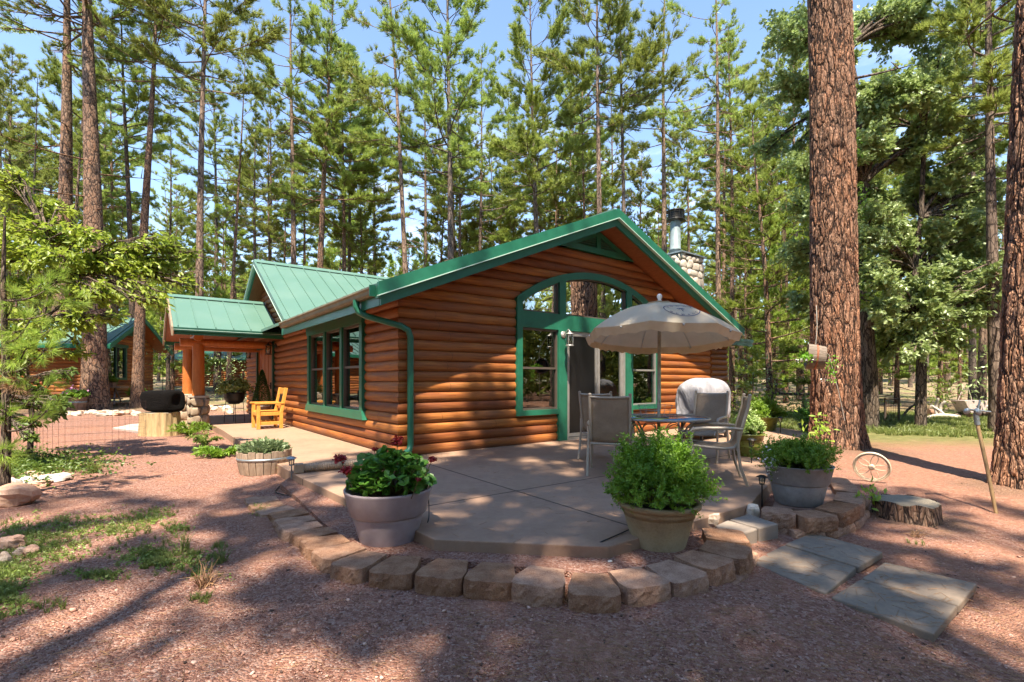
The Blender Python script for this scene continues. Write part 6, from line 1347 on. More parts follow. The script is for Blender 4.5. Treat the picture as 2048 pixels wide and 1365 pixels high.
# ================================================================== trees
rt = np.random.default_rng(2024)
def needle_tufts(mb, pos, dirs, r, L=.24, W=.026, k=13, m=0, cone=1.0):
    n = len(pos); p = np.repeat(pos, k, 0); d = np.repeat(norm(dirs), k, 0); d = norm(d + norm(r.normal(0, 1, (n * k, 3))) * cone * r.uniform(.3, 1.05, (n * k, 1))); s = norm(np.cross(d, r.normal(0, 1, (n * k, 3)))) * W * .5
    l = L * r.uniform(.7, 1.15, (n * k, 1)); b = p - d * l * .05
    V = np.stack([b - s, b + s, p + d * l], 1); mb.add(V.reshape(-1, 3), np.arange(n * k * 3).reshape(-1, 3), False, m)
def pine_meshes(tag_, H, r0, cs, Rmax, seed, nb=60, dens=1.0, L=.24, W=.026, k=13, shape=1.0, dead=8, needle=M_NEEDLE, bark=M_BARK_FAR, wig=.12, clump=1.0):
    r = np.random.default_rng(seed); tr = MB(); cr = MB()
    t = np.linspace(0, 1, 16); wx = wig * np.sin(t * r.uniform(3, 6) + r.uniform(0, 6)) * t; wy = wig * np.sin(t * r.uniform(3, 6) + r.uniform(0, 6)) * t
    P = np.stack([wx, wy, t * H - .25], 1); rad = r0 * (1 - t * .90) * (1 + .28 * np.exp(-t * 40)); tr.tube(P, rad, 12, cap=False)
    def trunk(z): f = min(1, max(0, (z + .25) / H)); return np.array([np.interp(f, t, wx), np.interp(f, t, wy), z]), np.interp(f, t, rad)
    TP = []; TD = []
    for i in range(nb + dead):
        isd = i >= nb; f = cs + (1 - cs) * (i + r.uniform(0, 1)) / nb if not isd else r.uniform(cs * .35, cs * 1.15)
        f = min(f, .985); z = f * H; g_ = (f - cs) / (1 - cs); a = i * 2.399 + r.uniform(-.7, .7)
        if not isd and r.random() < .14: continue
        Lb = Rmax * ((min(1, g_ * 3.5 + .40)) * (1 - g_ ** 1.7) ** (.75 * shape) + .10) * r.uniform(.40, 1.2) * (1 + .3 * math.cos(a - seed)) if not isd else Rmax * r.uniform(.15, .6)
        e = -.25 + g_ * 1.0 + r.uniform(-.18, .18) if not isd else r.uniform(-.5, .1); b0, rb = trunk(z)
        s = np.linspace(0, 1, 7); hd = np.array([math.cos(a), math.sin(a), 0]); side = np.array([-math.sin(a), math.cos(a), 0]); wv = r.uniform(-.12, .12)
        C = b0 + hd * (s * Lb * math.cos(e))[:, None] + side * (np.sin(s * 3) * wv * Lb)[:, None] + np.array([0, 0, 1]) * (s * Lb * math.sin(e) + (s ** 2.2) * Lb * r.uniform(.10, .30) * (0 if isd else 1))[:, None]
        rr = max(.012, min(rb * .42, .012 + Lb * .014)); tr.tube(C, rr * (1 - s * .8), 5, cap=False)
        if isd:
            for q in range(3): j = r.integers(2, 6); e2 = C[j] + (side * r.choice([-1, 1]) + hd * .5 + [0, 0, r.uniform(-.3, .3)]) * Lb * r.uniform(.12, .3); tr.tube([C[j], e2], [rr * .4, rr * .15], 3, cap=False)
            continue
        ntw = max(5, int(Lb * 8.0 * dens))
        for q in range(ntw):
            f2 = r.uniform(.24, 1.0) ** .7 if q > 0 else 1.0; x = f2 * 6; j = min(5, int(x)); p = C[j] + (C[j + 1] - C[j]) * (x - j); ax = norm(C[j + 1] - C[j]); sgn = r.choice([-1, 1]); tl = Lb * r.uniform(.10, .30) * (1.25 - f2) + .18
            d = norm(ax * r.uniform(.5, 1.1) + side * sgn * r.uniform(.2, 1.0) + np.array([0, 0, r.uniform(-.1, .55)])); end = p + d * tl; tr.tube([p, end], [.010, .005], 3, cap=False)
            m = max(1, int(tl / .20 * clump + 1.2))
            for u in range(m): TP.append(p + d * tl * (1 - u * .85 / m) + r.normal(0, .035, 3)); TD.append(d + np.array([0, 0, .35]) + r.normal(0, .25, 3))
    TP = np.array(TP); TD = np.array(TD); needle_tufts(cr, TP, TD, r, L, W, k)
    return tr.mesh('pine_trunk_' + tag_, bark), cr.mesh('pine_crown_' + tag_, needle), H, r0
# name, H, r0, crown start, radius ...
PROTO = {}
PROTO['full'] = [pine_meshes('full%d' % s, 24, .23, .44, 3.1, 10 + s, nb=76, dens=1.2, k=20, W=.030, L=.30, dead=14) for s in range(4)]
PROTO['high'] = [pine_meshes('high%d' % s, 25, .21, .56, 2.8, 20 + s, nb=58, dens=1.1, k=20, W=.030, L=.30, dead=26) for s in range(4)]
PROTO['thin'] = [pine_meshes('thin%d' % s, 23, .16, .50, 2.2, 30 + s, nb=38, dens=.75, k=20, W=.028, L=.29, dead=30) for s in range(4)]
PROTO['young'] = [pine_meshes('young%d' % s, 11, .11, .10, 2.0, 40 + s, nb=60, dens=1.2, k=14, W=.034, L=.25, dead=3, needle=M_NEEDLE_L) for s in range(3)]
PROTO['dark'] = [pine_meshes('dark0', 14, .14, .12, 1.9, 50, nb=70, dens=1.4, k=13, W=.034, dead=2)]
PROTO['bare'] = [pine_meshes('bare%d' % s, 26, .24, .66, 2.9, 60 + s, nb=40, dens=1.0, k=13, W=.032, dead=12) for s in range(2)]
def pine(kind_, X, Y, label, H=None, d=None, lean=(0, 0), rz=None, group=None, name='pine_tree', bark=None, idx=None, z=None):
    pr_ = PROTO[kind_]; tm, cm, H0, r0 = pr_[int(rt.integers(len(pr_))) if idx is None else idx]; s = (H or H0) / H0; sx = s if d is None else d / 2 / r0
    t = bpy.data.objects.new(name, None); COL.objects.link(t); t.location = (X, Y, gz1(X, Y) if z is None else z); t.rotation_mode = 'XYZ'
    t.rotation_euler = (-lean[1], lean[0], 0)
    tag(t, label, 'pine tree', group)
    a = rt.uniform(0, 6.283) if rz is None else rz
    o = bpy.data.objects.new('trunk', tm); COL.objects.link(o); o.parent = t; o.scale = (sx, sx, s); o.rotation_euler = (0, 0, a)
    if bark: o.data = tm if bark is None else bark_copy(tm, bark)
    c = bpy.data.objects.new('crown', cm); COL.objects.link(c); c.parent = t; c.scale = (s, s, s); c.rotation_euler = (0, 0, a)
    if kind_ != 'bare' and abs(sx - s) / s > .25: o.scale = (s, s, s)
    if kind_ == 'bare': c.scale = (sx * .8, sx * .8, s)
    return t
_bc = {}
def bark_copy(m, mat):
    k = (m.name, mat.name)
    if k not in _bc: n = m.copy(); n.materials.clear(); n.materials.append(mat); _bc[k] = n
    return _bc[k]
def pine_px(kind_, xb, yb, xt, yt, Y, label, H=None, w=None, ylean=0, bark=None, idx=None, rz=None, group=None):
    """trunk passing photo points (xb, yb) and (xt, yt) at depth Y"""
    Xb, _, zb = atY(xb, yb, Y); Xt, _, zt_ = atY(xt, yt, Y); sl = (Xt - Xb) / (zt_ - zb); gz0 = gz1(Xb, Y); X0 = Xb - sl * (zb - gz0)
    return pine(kind_, X0, Y, label, H, (w * Y / F_) if w else None, (math.atan(sl), ylean), rz, group, bark=bark, idx=idx)
G1 = 'pines rising behind the cabin'; G2 = 'big pines on the left'
NEARL = [
 ('bare', 121, 700, 140, 0, 25.5, 'thick reddish pine second from the left, trunk behind the flower barrel', 27, 36, G2, M_BARK_MID),
 ('bare', 188, 690, 181, 0, 23.0, 'thickest left pine with plated bark, standing beside the flower barrel', 27, 45, G2, M_BARK_MID),
 ('bare', 279, 700, 300, 150, 24.0, 'leaning pine with a full crown, in front of the neighbouring cabin gable', 23, 22, G2, M_BARK_MID),
 ('high', 401, 560, 406, 0, 24.0, 'straight greyish pine rising behind the porch roof end', 27, 18, G2, None),
 ('thin', 458, 740, 487, 160, 31.0, 'slim pine leaning right, seen under and over the porch roof', 22, 13, G2, None),
 ('thin', 62, 470, 78, 150, 30.0, 'slender dark pine at the far left, standing alone against the sky', 20, 9, G2, M_BARK_DK),
 ('high', 262, 560, 254, 300, 27.0, 'dark pine just left of the leaning full crowned pine', 24, 14, G2, M_BARK_DK),
 ('thin', 338, 560, 340, 330, 34.0, 'thin dark pine between the leaning pine and the straight greyish one', 20, 8, G2, M_BARK_DK),
 ('full', 152, 460, 163, 250, 34.0, 'pine half hidden between the two thickest left trunks', 24, 10, G2, None),
]
MID = [
 ('thin', 512, 500, 511, 270, 33, 'pine with a tall ragged crown left of the cross gable peak', 19, 8), ('thin', 541, 520, 536, 200, 35, 'dark slim pine just right of the cross gable peak', 20, 8),
 ('high', 586, 500, 585, 0, 30, 'sunlit straight bare pine above the cross gable roof', 27, 12), ('full', 643, 500, 655, 180, 30, 'pine with reddish trunk and dense crown above the cross gable roof', 25, 14),
 ('high', 687, 520, 687, 260, 32, 'straight pine right of the reddish trunk above the roof', 23, 10), ('thin', 806, 460, 780, 0, 27, 'pine with orange lower trunk leaning left, above the roof valley', 27, 15),
 ('full', 901, 480, 900, 270, 28, 'pine with the largest bright green crown, left of the cabin ridge', 27, 15), ('thin', 918, 480, 918, 340, 33, 'thin pine close behind the one with the largest crown', 21, 8),
 ('thin', 984, 490, 983, 360, 38, 'thin dark trunk between the largest crown and the crooked pine', 20, 6), ('thin', 1026, 490, 1031, 340, 40, 'paired thin trunk left of the crooked pine', 21, 6),
 ('full', 1075, 468, 1063, 133, 30, 'crooked dark pine with a spreading crown left of the ridge', 26, 12), ('high', 1113, 455, 1112, 260, 36, 'short crowned pine right of the crooked dark one', 19, 8),
 ('thin', 1170, 430, 1165, 190, 33, 'slim pine left of the palest trunk near the ridge peak', 23, 8), ('high', 1200, 420, 1194, 0, 28, 'pale flecked straight pine directly behind the ridge peak', 28, 13),
 ('high', 1247, 430, 1243, 0, 29, 'dark straight pine just right of the ridge peak', 28, 10), ('dark', 1282, 460, 1281, 300, 36, 'dark narrow young pine below the others right of the ridge peak', 18, 7),
 ('thin', 1328, 480, 1331, 0, 29, 'pine with dead side branches left of the chimney flue', 27, 12), ('thin', 1438, 600, 1431, 50, 22, 'tall pine with fine branches right of the chimney', 22, 18),
 ('thin', 1463, 600, 1462, 250, 24, 'reddish companion trunk right of the tall pine by the chimney', 19, 10), ('high', 1449, 520, 1452, 250, 30, 'dark trunk between the two pines right of the chimney', 22, 8),
 ('young', 1537, 740, 1520, 400, 21, 'pale green pine with twin trunks between cabin and big tree', 13, 12), ('young', 1546, 740, 1560, 560, 23.5, 'second pale green pine behind the twin trunked one', 9, 11),
 ('high', 1600, 740, 1596, 560, 29, 'dark trunk left of the hanging barrel in the woods', 21, 12), ('young', 725, 480, 725, 420, 34, 'young light green pine above the cabin gutter', 15, 6),
 ('young', 820, 500, 820, 470, 30, 'bushy young pine showing just above the rake board', 10, 6), ('young', 958, 480, 960, 420, 42, 'young pine between two trunks left of the crooked pine', 15, 5),
 ('high', 1945, 560, 1945, 280, 20, 'pine leaning behind the oak leaves at the right', 20, 11), ('full', 1990, 700, 1978, 250, 13.0, 'grey brown pine beside the right edge tree', 17, 30),
 ('full', 1970, 560, 1985, 100, 21, 'pine with hanging crown at the upper right', 21, 13),
 ('full', 750, 470, 748, 300, 40, 'light crowned pine behind the roof valley', 24, 8), ('full', 470, 520, 466, 380, 42, 'bushy pine above the porch roof', 17, 8), ('full', 1080, 440, 1078, 330, 45, 'distant full pine behind the crooked dark one', 22, 8),
 ('high', 540, 440, 541, 300, 39, 'distant high crowned pine above the cross gable ridge', 25, 8), ('full', 700, 440, 702, 300, 36, 'full pine behind the straight one above the roof valley', 25, 9), ('high', 850, 440, 850, 300, 36, 'high crowned pine filling the gap left of the largest crown', 25, 9), ('full', 960, 440, 962, 300, 34, 'full pine filling the gap right of the largest crown', 24, 9), ('high', 1020, 440, 1018, 300, 43, 'distant high crowned pine behind the paired thin trunk', 26, 8), ('full', 1140, 440, 1140, 300, 38, 'full pine behind the slim one near the ridge', 24, 9), ('high', 1225, 440, 1222, 300, 41, 'distant pine between the two straight ridge pines', 26, 8), ('high', 1375, 480, 1373, 300, 44, 'distant high crowned pine just right of the flue', 25, 8), ('full', 1500, 480, 1500, 300, 33, 'full pine left of the huge pine in the background', 21, 9), ('high', 225, 480, 222, 300, 38, 'high crowned pine behind the neighbouring cabin', 25, 9), ('high', 430, 480, 428, 300, 40, 'high crowned pine behind the straight greyish one', 27, 9), ('full', 20, 480, 22, 300, 34, 'full pine at the far left edge behind the box elder', 24, 9),
 ('full', 610, 440, 612, 300, 44, 'distant full pine between the sunlit and the reddish trunk', 22, 8),
]
MID += [('young', x, 740, x + 4, 500, Y, lab, H, 8) for x, Y, H, lab in [(1490, 26, 11, 'young pale pine just right of the cabin corner'), (1572, 27, 13, 'young pale pine close left of the hanging barrel'), (1620, 31, 12, 'young pale pine half hidden by the huge pine'), (1715, 25, 10, 'young pale pine between the huge pine and the oak trunk'), (1795, 27, 12, 'young pale pine between the two dark oak trunks'), (1880, 30, 13, 'young pale pine right of the second oak trunk'), (1920, 26, 9, 'young pale pine above the tipped cart'), (1480, 33, 15, 'tall young pine behind the cabin corner'), (1660, 34, 15, 'tall young pine behind the huge pine'), (1760, 36, 16, 'tall young pine behind the oak crown'), (30, 33, 13, 'young pine behind the box elder at the left'), (235, 36, 14, 'young pine behind the neighbouring cabin gable'), (345, 36, 13, 'young pine left of the porch roof'), (440, 37, 14, 'young pine seen above the porch roof'), (560, 38, 16, 'young pine above the cross gable'), (880, 38, 17, 'young pine low behind the largest crown'), (1000, 37, 16, 'young pine low left of the crooked pine'), (1110, 39, 17, 'young pine low behind the cabin ridge'), (1310, 36, 14, 'young pine behind the chimney')]]
for a in NEARL: pine_px(*a[:6], a[6], H=a[7], w=a[8], group=a[9], bark=a[10])
for a in MID: pine_px(*a[:6], a[6], H=a[7], w=a[8] * 1.22, group=G1, bark=(M_BARK_MID if a[0] == 'young' or 'reddish' in a[6] else None))
# pine whose boughs hang in from beyond the left edge
pine('full', -20.5, 16.5, 'pine beyond the left edge whose dark boughs reach into the top left corner', H=18, idx=1, rz=1.0, group=G2)
# the forest behind: individual pines
spots = []; tries = 0
while len(spots) < 190 and tries < 9000:
    tries += 1; Y = 36 + 95 * rt.random() ** 1.15; X = rt.uniform(-1.12, 1.12) * Y
    if all((X - a) ** 2 + (Y - b) ** 2 > 6.0 for a, b in spots) and not (-32 < X < -10 and Y < 46): spots.append((X, Y))
for k, (X, Y) in enumerate(spots):
    kd = rt.choice(['full', 'full', 'high', 'thin', 'full', 'young', 'young']); H = {'young': rt.uniform(9, 17)}.get(kd, rt.uniform(19, 27))
    px = 1024 + X / Y * F_
    where = 'left of the cabin' if px < 500 else ('above the cabin roof' if px < 1420 else 'right of the cabin')
    lab = {'young': 'young light green pine far back in the woods ', 'full': 'full crowned pine far back in the woods ', 'high': 'high crowned pine far back in the woods ', 'thin': 'thin pine far back in the woods '}[kd] + where
    t = pine(kd, X, Y, lab, H=H, lean=(rt.normal(0, .02), rt.normal(0, .02)), group='pines of the far woods ' + where, bark=None)
# understorey saplings and a far wooded mass
def far_mass():
    r = np.random.default_rng(4); g = MB(); P = []
    for k in range(900):
        Y = r.uniform(78, 150); X = r.uniform(-1.15, 1.15) * Y; h = r.uniform(3, 22); n = int(30 + h * 7); z = r.uniform(0, 1, n) ** .8 * h; rr = (1.9 * (1 - z / h) + .3) * r.uniform(.4, 1, n); a = r.uniform(0, 6.283, n)
        P.append(np.stack([X + rr * np.cos(a), Y + rr * np.sin(a), gz1(X, Y) + z], 1))
    P = np.concatenate(P); needle_tufts(g, P, r.normal(0, 1, P.shape) + [0, 0, .6], r, 1.1, .20, 8); return kind(g.obj('far_woods', M_NEEDLE_L), 'stuff')
far_mass()
def behind_mass():
    r = np.random.default_rng(14); g = MB(); P = []
    for k in range(700):
        a = r.uniform(math.pi * .83, math.pi * 2.18); d = r.uniform(24, 60); X, Y = math.cos(a) * d, math.sin(a) * d; h = r.uniform(3, 20); n = int(20 + h * 5); z = r.uniform(0, 1, n) ** .8 * h; rr = (1.9 * (1 - z / h) + .4) * r.uniform(.4, 1, n); b = r.uniform(0, 6.283, n)
        P.append(np.stack([X + rr * np.cos(b), Y + rr * np.sin(b), -.15 + z], 1))
    P = np.concatenate(P); needle_tufts(g, P, r.normal(0, 1, P.shape) + [0, 0, .6], r, .9, .16, 7); return kind(g.obj('woods_behind_viewpoint', M_NEEDLE), 'stuff')
behind_mass()
# ---- the two near ponderosas with real bark relief
def near_trunk(name, label, base, top, r_b, r_t, H, seed, mat, Rmax=3.2, crown_from=.55, res=(180, 640), flare=.25, idxp=0):
    t = thing(name, label, 'pine tree', base); r = np.random.default_rng(seed); nr, nz = res; g = MB(); z = np.linspace(-.1, 1, nz) ; zz = np.linspace(0, 1, nz); zz = (zz ** 1.0) * (H * .72)
    ph = r.uniform(0, 6.28, 8); a = np.arange(nr) * 2 * math.pi / nr; A, Z = np.meshgrid(a, zz); f = Z / H
    rad = (r_b + (r_t - r_b) * Z / 8.0 * np.clip(1, 0, 1)); rad = np.maximum(rad, r_t * .45)
    rad = rad * (1 + flare * np.exp(-Z / .30) + .10 * np.exp(-Z / 1.2)) * (1 + .02 * np.sin(3 * A + ph[0] + Z * .3) + .018 * np.sin(5 * A + ph[1] - Z * .5) + .04 * np.exp(-Z / .6) * np.sin(6 * A + ph[2]))
    sx, sy = (top[0] - base[0]) / (top[2] - base[2]), (top[1] - base[1]) / (top[2] - base[2])
    X = rad * np.cos(A) + sx * Z + .03 * np.sin(Z * .5 + ph[3]); Y = rad * np.sin(A) + sy * Z
    i = np.arange(nz - 1)[:, None]; j = np.arange(nr)[None]; g.add(np.stack([X, Y, Z - .08], -1), np.stack([i * nr + j, i * nr + (j + 1) % nr, (i + 1) * nr + (j + 1) % nr, (i + 1) * nr + j], -1).reshape(-1, 4), True)
    o = g.obj('trunk', mat, t); tm, cm, H0, r0 = PROTO['bare'][idxp]
    c = bpy.data.objects.new('crown', cm); COL.objects.link(c); c.parent = t; s = H / H0; c.scale = (s, s, s); c.rotation_euler = (-math.atan(sy), math.atan(sx), r.uniform(0, 6))
    l = bpy.data.objects.new('upper_limbs', tm); COL.objects.link(l); l.parent = t; l.scale = (s * .9, s * .9, s); l.rotation_euler = c.rotation_euler
    return t, o
base1 = (6.62, 9.75, gz1(6.6, 9.7)); top1 = atY(1655, 0, 9.75)
base1 = ((1679 - 1024) * 9.75 / F_, 9.75, base1[2])
T1, T1o = near_trunk('big_pine', 'huge orange barked pine standing right of the patio', base1, top1, .42, .375, 27, 3, M_BARK_NEAR)
base2 = (6.40, 6.15, gz1(6.2, 6.1)); Tt2 = (atY(2096, 0, 6.15))
T2, T2o = near_trunk('big_pine', 'orange barked pine cut off by the right edge of the picture', base2, Tt2, .27, .25, 25, 5, M_BARK_NEAR, res=(120, 560), flare=.22, idxp=1)
g = MB(); g.tube([(0, -.47, 5.0), (.05, -.52, 5.05)], .03, 6)
# leafy vine on the right side of the big pine
Pv = []
for k in range(520):
    z = rt.uniform(1.4, 6.6); sx = (top1[0] - base1[0]) / (top1[2] - base1[2]); Pv.append([base1[0] + sx * (z + .15) + .47 + rt.normal(0, .03) + .05 * math.sin(z * 3), base1[1] - .08 + rt.normal(0, .07), z])
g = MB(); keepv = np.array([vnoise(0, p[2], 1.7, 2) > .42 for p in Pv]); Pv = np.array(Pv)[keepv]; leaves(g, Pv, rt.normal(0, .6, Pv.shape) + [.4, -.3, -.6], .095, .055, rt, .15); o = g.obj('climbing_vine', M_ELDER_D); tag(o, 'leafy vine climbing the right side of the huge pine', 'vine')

# ---- broadleaf trees built from limbs reaching to leafy clumps
def broadleaf(name, label, cat, base, trunk_pts, r0, clumps, mat, bark, nleaf, leaf, r, shape='lobed', trunk_res=12, spread=1.0, jit=.6, gdir=(0, 0, -.2), flat=.7, split=True):
    """trunk_pts: list of local points; clumps: (x, y, z, radius) local"""
    if split:
        c2_ = []
        for c in clumps:
            for q in range(4): o_ = norm(r.normal(0, 1, 3)) * c[3] * r.uniform(.35, .85) * np.array([1, .8, .8]); c2_.append((c[0] + o_[0], c[1] + o_[1], c[2] + o_[2], c[3] * r.uniform(.46, .70)))
        clumps = c2_
    t = thing(name, label, cat, base); w = MB(); TP = np.array(trunk_pts, float); k = len(TP); w.tube(TP, r0 * np.linspace(1, .35, k), trunk_res, cap=False)
    cr = MB(); P = []; Dr = []
    vol = np.array([c[3] ** 2 for c in clumps]); vol = vol / vol.sum()
    for c, v in zip(clumps, vol):
        cc = np.array(c[:3]); rr = c[3]; j = int(np.argmin(np.linalg.norm(TP - (cc - [0, 0, rr * 1.3]), axis=1) + (TP[:, 2] < TP[:, 2].max() * .2) * 2)); p = TP[j]
        t5 = np.linspace(0, 1, 7)[:, None]; C = p + (cc - p) * t5 + np.array([0, 0, 1]) * np.sin(t5 * 3.1) * np.linalg.norm(cc - p) * .10 + r.normal(0, .04, (7, 3)) * t5 * np.linalg.norm(cc - p) * .5
        w.tube(C, np.linspace(r0 * .30, .012, 7), 6, cap=False)
        nt = max(7, int(rr * 16))
        for q in range(nt):
            d = norm(r.normal(0, 1, 3)); d[2] = d[2] * flat; e = cc + d * rr * r.uniform(.6, 1.08); s = C[r.integers(3, 7)]; t3 = np.linspace(0, 1, 4)[:, None]; B = s + (e - s) * t3 + r.normal(0, .05 * rr, (4, 3)) * t3; w.tube(B, [.010, .008, .006, .003], 4, cap=False)
            nn = max(4, int(nleaf * v / nt)); f = r.uniform(.25, 1.05, nn)[:, None]; pp = s + (e - s) * f + r.normal(0, .11 * rr * spread, (nn, 3)) * [1, 1, flat]; P.append(pp); Dr.append(np.repeat((e - s)[None], nn, 0))
    P = np.concatenate(P); Dr = norm(np.concatenate(Dr)) + np.array(gdir); leaves(cr, P, Dr, leaf[0], leaf[1], r, .18, jit=jit, shape=shape)
    w.obj('trunk', bark, t); cr.obj('crown', mat, t); return t
ro = np.random.default_rng(99)
def clumps_px(lst, Yc, base, dy=1.2):
    out = []
    for (x, y, rpx) in lst:
        Yq = Yc + ro.uniform(-dy, dy); X, Y, Z = atY(x, y, Yq); out.append((X - base[0], Y - base[1], Z - base[2], rpx * Yq / F_))
    return out
def fill_px(n, x0, x1, y0, y1, r0, r1): return [(ro.uniform(x0, x1), ro.uniform(y0, y1), ro.uniform(r0, r1)) for _ in range(n)]
bA = (10.25, 14.0, gz1(10.2, 14))
cA = [(1590, 60, 62), (1640, 130, 60), (1580, 180, 55), (1560, 300, 40), (1610, 330, 55), (1600, 420, 50), (1650, 480, 60), (1590, 520, 52), (1750, 60, 70), (1830, 40, 60), (1780, 170, 70), (1740, 280, 60), (1800, 300, 60), (1640, 240, 50), (1720, 400, 45), (1620, 610, 42), (1650, 20, 50), (1780, 420, 50)] + fill_px(12, 1580, 1860, 20, 460, 36, 52)
broadleaf('oak_tree', 'oak with a thick grey trunk just right of the huge pine', 'oak tree', bA, [(0, 0, -.1), (-.03, 0, 1.5), (-.12, 0, 3), (-.2, .1, 5), (-.15, .1, 7), (-.3, .1, 9.5), (-.5, .2, 11)], .225, clumps_px(cA, 14.2, bA), M_OAK, M_BARK_GREY, 46000, (.135, .12), ro, flat=.95, jit=.9)
bB = (11.6, 13.9, gz1(11.6, 14))
cB = [(1870, 130, 70), (1880, 250, 70), (1820, 380, 62), (1900, 370, 62), (1960, 440, 50), (1760, 470, 55), (1840, 480, 70), (1930, 520, 62), (1780, 560, 60), (1860, 590, 70), (1950, 620, 50), (1740, 620, 50), (1800, 660, 46), (1900, 680, 40), (1960, 300, 40), (1740, 540, 40), (1830, 700, 34), (1770, 700, 30)] + fill_px(18, 1730, 1990, 180, 680, 36, 52)
broadleaf('oak_tree', 'oak with a dark upright trunk in the grass, middle of the right side', 'oak tree', bB, [(0, 0, -.1), (.02, 0, 1.5), (.05, 0, 3), (-.1, .1, 4.5), (.1, .1, 6), (.2, .1, 8.5)], .145, clumps_px(cB, 13.9, bB), M_OAK, M_BARK_GREY, 48000, (.135, .12), ro, flat=.95, jit=.9)
# box elder on the left, sunlit top and dangling lower boughs
bE = at(58, 925, -.15); bE = (bE[0], bE[1], gz1(bE[0], bE[1]))
cE = [(30, 385, 44), (95, 420, 40), (30, 450, 50), (110, 475, 50), (180, 470, 40), (20, 510, 56), (100, 525, 56), (185, 530, 50), (260, 490, 36), (330, 480, 34), (370, 510, 26), (250, 545, 44), (320, 545, 44), (370, 560, 24), (60, 580, 60), (150, 590, 54), (230, 590, 40), (300, 590, 36), (20, 640, 50), (95, 650, 44), (170, 650, 36), (230, 640, 22), (150, 700, 26), (40, 700, 40), (10, 350, 30)]
broadleaf('box_elder', 'young box elder with sunlit yellow green leaves at the left', 'box elder', bE, [(0, 0, -.1), (.05, 0, .8), (-.05, 0, 1.6), (.15, .05, 2.3), (.3, .1, 3.0), (.2, .1, 3.7)], .045, clumps_px(cE, 8.4, bE, .7), M_ELDER, M_BARK_GREY, 9000, (.12, .056), ro, 'diamond', spread=2.0, gdir=(0, 0, -.55), flat=.62, split=True)
cE2 = [(30, 790, 34), (90, 800, 30), (120, 820, 22), (60, 850, 18), (20, 745, 28), (60, 872, 10), (130, 750, 20)]
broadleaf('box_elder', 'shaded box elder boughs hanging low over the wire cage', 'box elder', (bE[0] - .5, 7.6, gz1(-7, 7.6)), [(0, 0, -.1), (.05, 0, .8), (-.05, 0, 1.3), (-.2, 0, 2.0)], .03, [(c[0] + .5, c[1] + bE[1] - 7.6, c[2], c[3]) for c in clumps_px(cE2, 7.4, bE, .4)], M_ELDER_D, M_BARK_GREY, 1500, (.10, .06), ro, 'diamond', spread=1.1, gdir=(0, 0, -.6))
# young pine boughs close by at the left edge
r7 = np.random.default_rng(77); sp_ = thing('young_pine', 'young pine with long needles at the left edge, some of them brown', 'pine tree', (-5.75, 5.55, gz1(-5.7, 5.5)))
w = MB(); cr = MB(); br = MB(); w.tube([(0, 0, -.1), (.02, 0, 1.2), (-.02, 0, 2.4), (0, 0, 3.2)], [.05, .04, .025, .01], 8)
for (x, y, dep, dead) in [(120, 560, 5.6, 0), (150, 600, 5.7, 0), (90, 700, 5.4, 0), (100, 770, 5.3, 0), (60, 640, 5.5, 0), (40, 760, 5.4, 1), (95, 820, 5.4, 0), (30, 590, 5.6, 0), (50, 700, 5.3, 0), (12, 820, 5.2, 0), (20, 690, 5.6, 0), (105, 655, 5.5, 0), (5, 900, 5.2, 0)]:
    e = np.array(atY(x, y, dep)) - np.array([-5.75, 5.55, gz1(-5.7, 5.5)]); s = np.array([0, 0, max(.3, e[2] - .25)]); t5 = np.linspace(0, 1, 8)[:, None]; C = s + (e - s) * t5 + np.array([0, 0, -.08]) * np.sin(t5 * 3.1); w.tube(C, np.linspace(.014, .006, 8), 5, cap=False)
    for q in range(9):
        f = r7.uniform(.4, 1.0) if q else 1.0; p = s + (e - s) * f; d = norm(e - s + r7.normal(0, .5, 3)); p2 = p + d * r7.uniform(.05, .16); w.tube([p, p2], .004, 4, cap=False); needle_tufts(br if dead and q < 7 else cr, np.array([p2, (p + p2) / 2]), np.array([d, d]), r7, .155, .0042, 34, cone=.95)
w.obj('trunk', M_BARK_GREY, sp_); cr.obj('crown', M_NEEDLE_L, sp_); br.obj('brown_needles', M_LITTER, sp_)
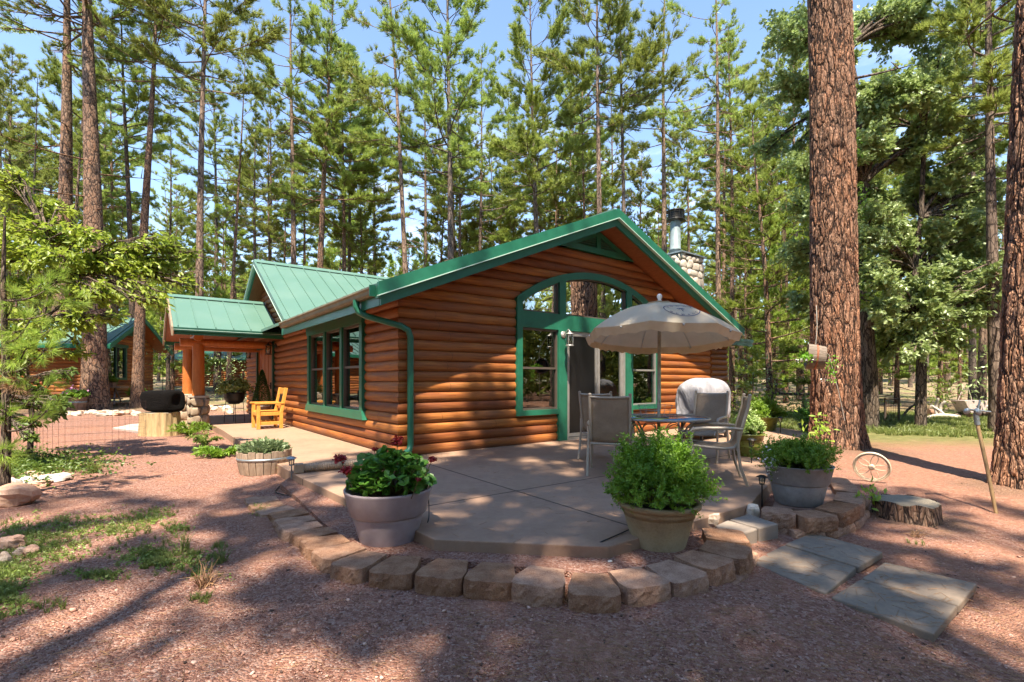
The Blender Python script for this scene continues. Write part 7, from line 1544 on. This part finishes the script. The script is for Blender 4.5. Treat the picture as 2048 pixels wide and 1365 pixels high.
# shrubs behind: small green bushes in the clearing
def clearing_bush(px, py, Y, w, h, label, mat=M_NEEDLE_L):
    X, _, Z = atY(px, py, Y); g = MB(); n = 260; P = r7.normal(0, 1, (n, 3)) * np.array([w / 3, w / 3, h / 3.2]) + [0, 0, h * .5]; leaves(g, P, r7.normal(0, 1, (n, 3)), .16, .07, r7); st = MB(); 
    o = g.obj('shrub', mat, loc=(X, Y, gz1(X, Y))); tag(o, label, 'shrub', 'shrubs in the clearing'); st.tube([(0, 0, -.05), (.03, 0, h * .5)], .02, 5); st.obj('stem', M_BARK_GREY, o)
clearing_bush(1880, 800, 21, 1.0, 1.3, 'bluish bush in the sunny clearing above the dead wood')
clearing_bush(1960, 760, 17.5, 1.3, 2.4, 'tall thin bush behind the leaning pole', M_OAK)
clearing_bush(1500, 800, 17, 1.2, 1.1, 'grey green bush right of the covered grill')
clearing_bush(1610, 820, 18, 1.2, .9, 'pale bush behind the teal pot', M_WEED)
clearing_bush(1505, 700, 20, 1.6, 3.3, 'dark bushy sapling right of the cabin corner', M_OAK)
clearing_bush(1735, 700, 19, 2.0, 3.4, 'bright green sapling behind the oak trunk', M_NEEDLE_L)
clearing_bush(440, 720, 30, 3.2, 4.6, 'rounded green tree seen under the porch roof', M_OAK)
clearing_bush(485, 740, 28, 2.6, 3.6, 'green sapling beside the porch wall in the background', M_OAK)
clearing_bush(325, 690, 28, 3.0, 4.4, 'light green tree between the neighbouring cabin and the porch', M_OAK)
clearing_bush(140, 690, 31, 3.4, 5.4, 'green tree behind the neighbouring cabin roof', M_OAK)
# pines behind the viewpoint: they throw the dappled shade and show in the windows
BACK = [('high', -2.4, -5.0, 25), ('high', -.4, -3.4, 24), ('high', 2.2, -3.6, 26), ('high', .9, -1.5, 22), ('thin', 5.4, -7.0, 24), ('full', .2, -9.5, 24), ('thin', -5.2, -7.0, 24), ('thin', 7.6, -6.5, 22), ('full', 9.5, -12, 24), ('full', -11, -4, 20), ('high', 5, -14, 25), ('full', -4, -15, 25), ('full', -16, -9, 24), ('full', 15, -6, 23), ('full', 1, -22, 24), ('full', 10, -19, 25), ('full', -12, -20, 25), ('full', -15.0, 3.0, 15), ('full', 17, 7, 20), ('full', 21, 3, 22), ('high', 19, 12, 21), ('full', 25, 9, 23), ('thin', 22, 15, 20), ('full', 28, 2, 24), ('young', 14.5, 4.5, 11), ('young', 18, -1, 12)]
for k, (kd, X, Y, H) in enumerate(BACK):
    pine(kd, X, Y, 'pine standing behind the viewpoint, seen only as shade and reflection', H=H, group='pines behind the viewpoint')
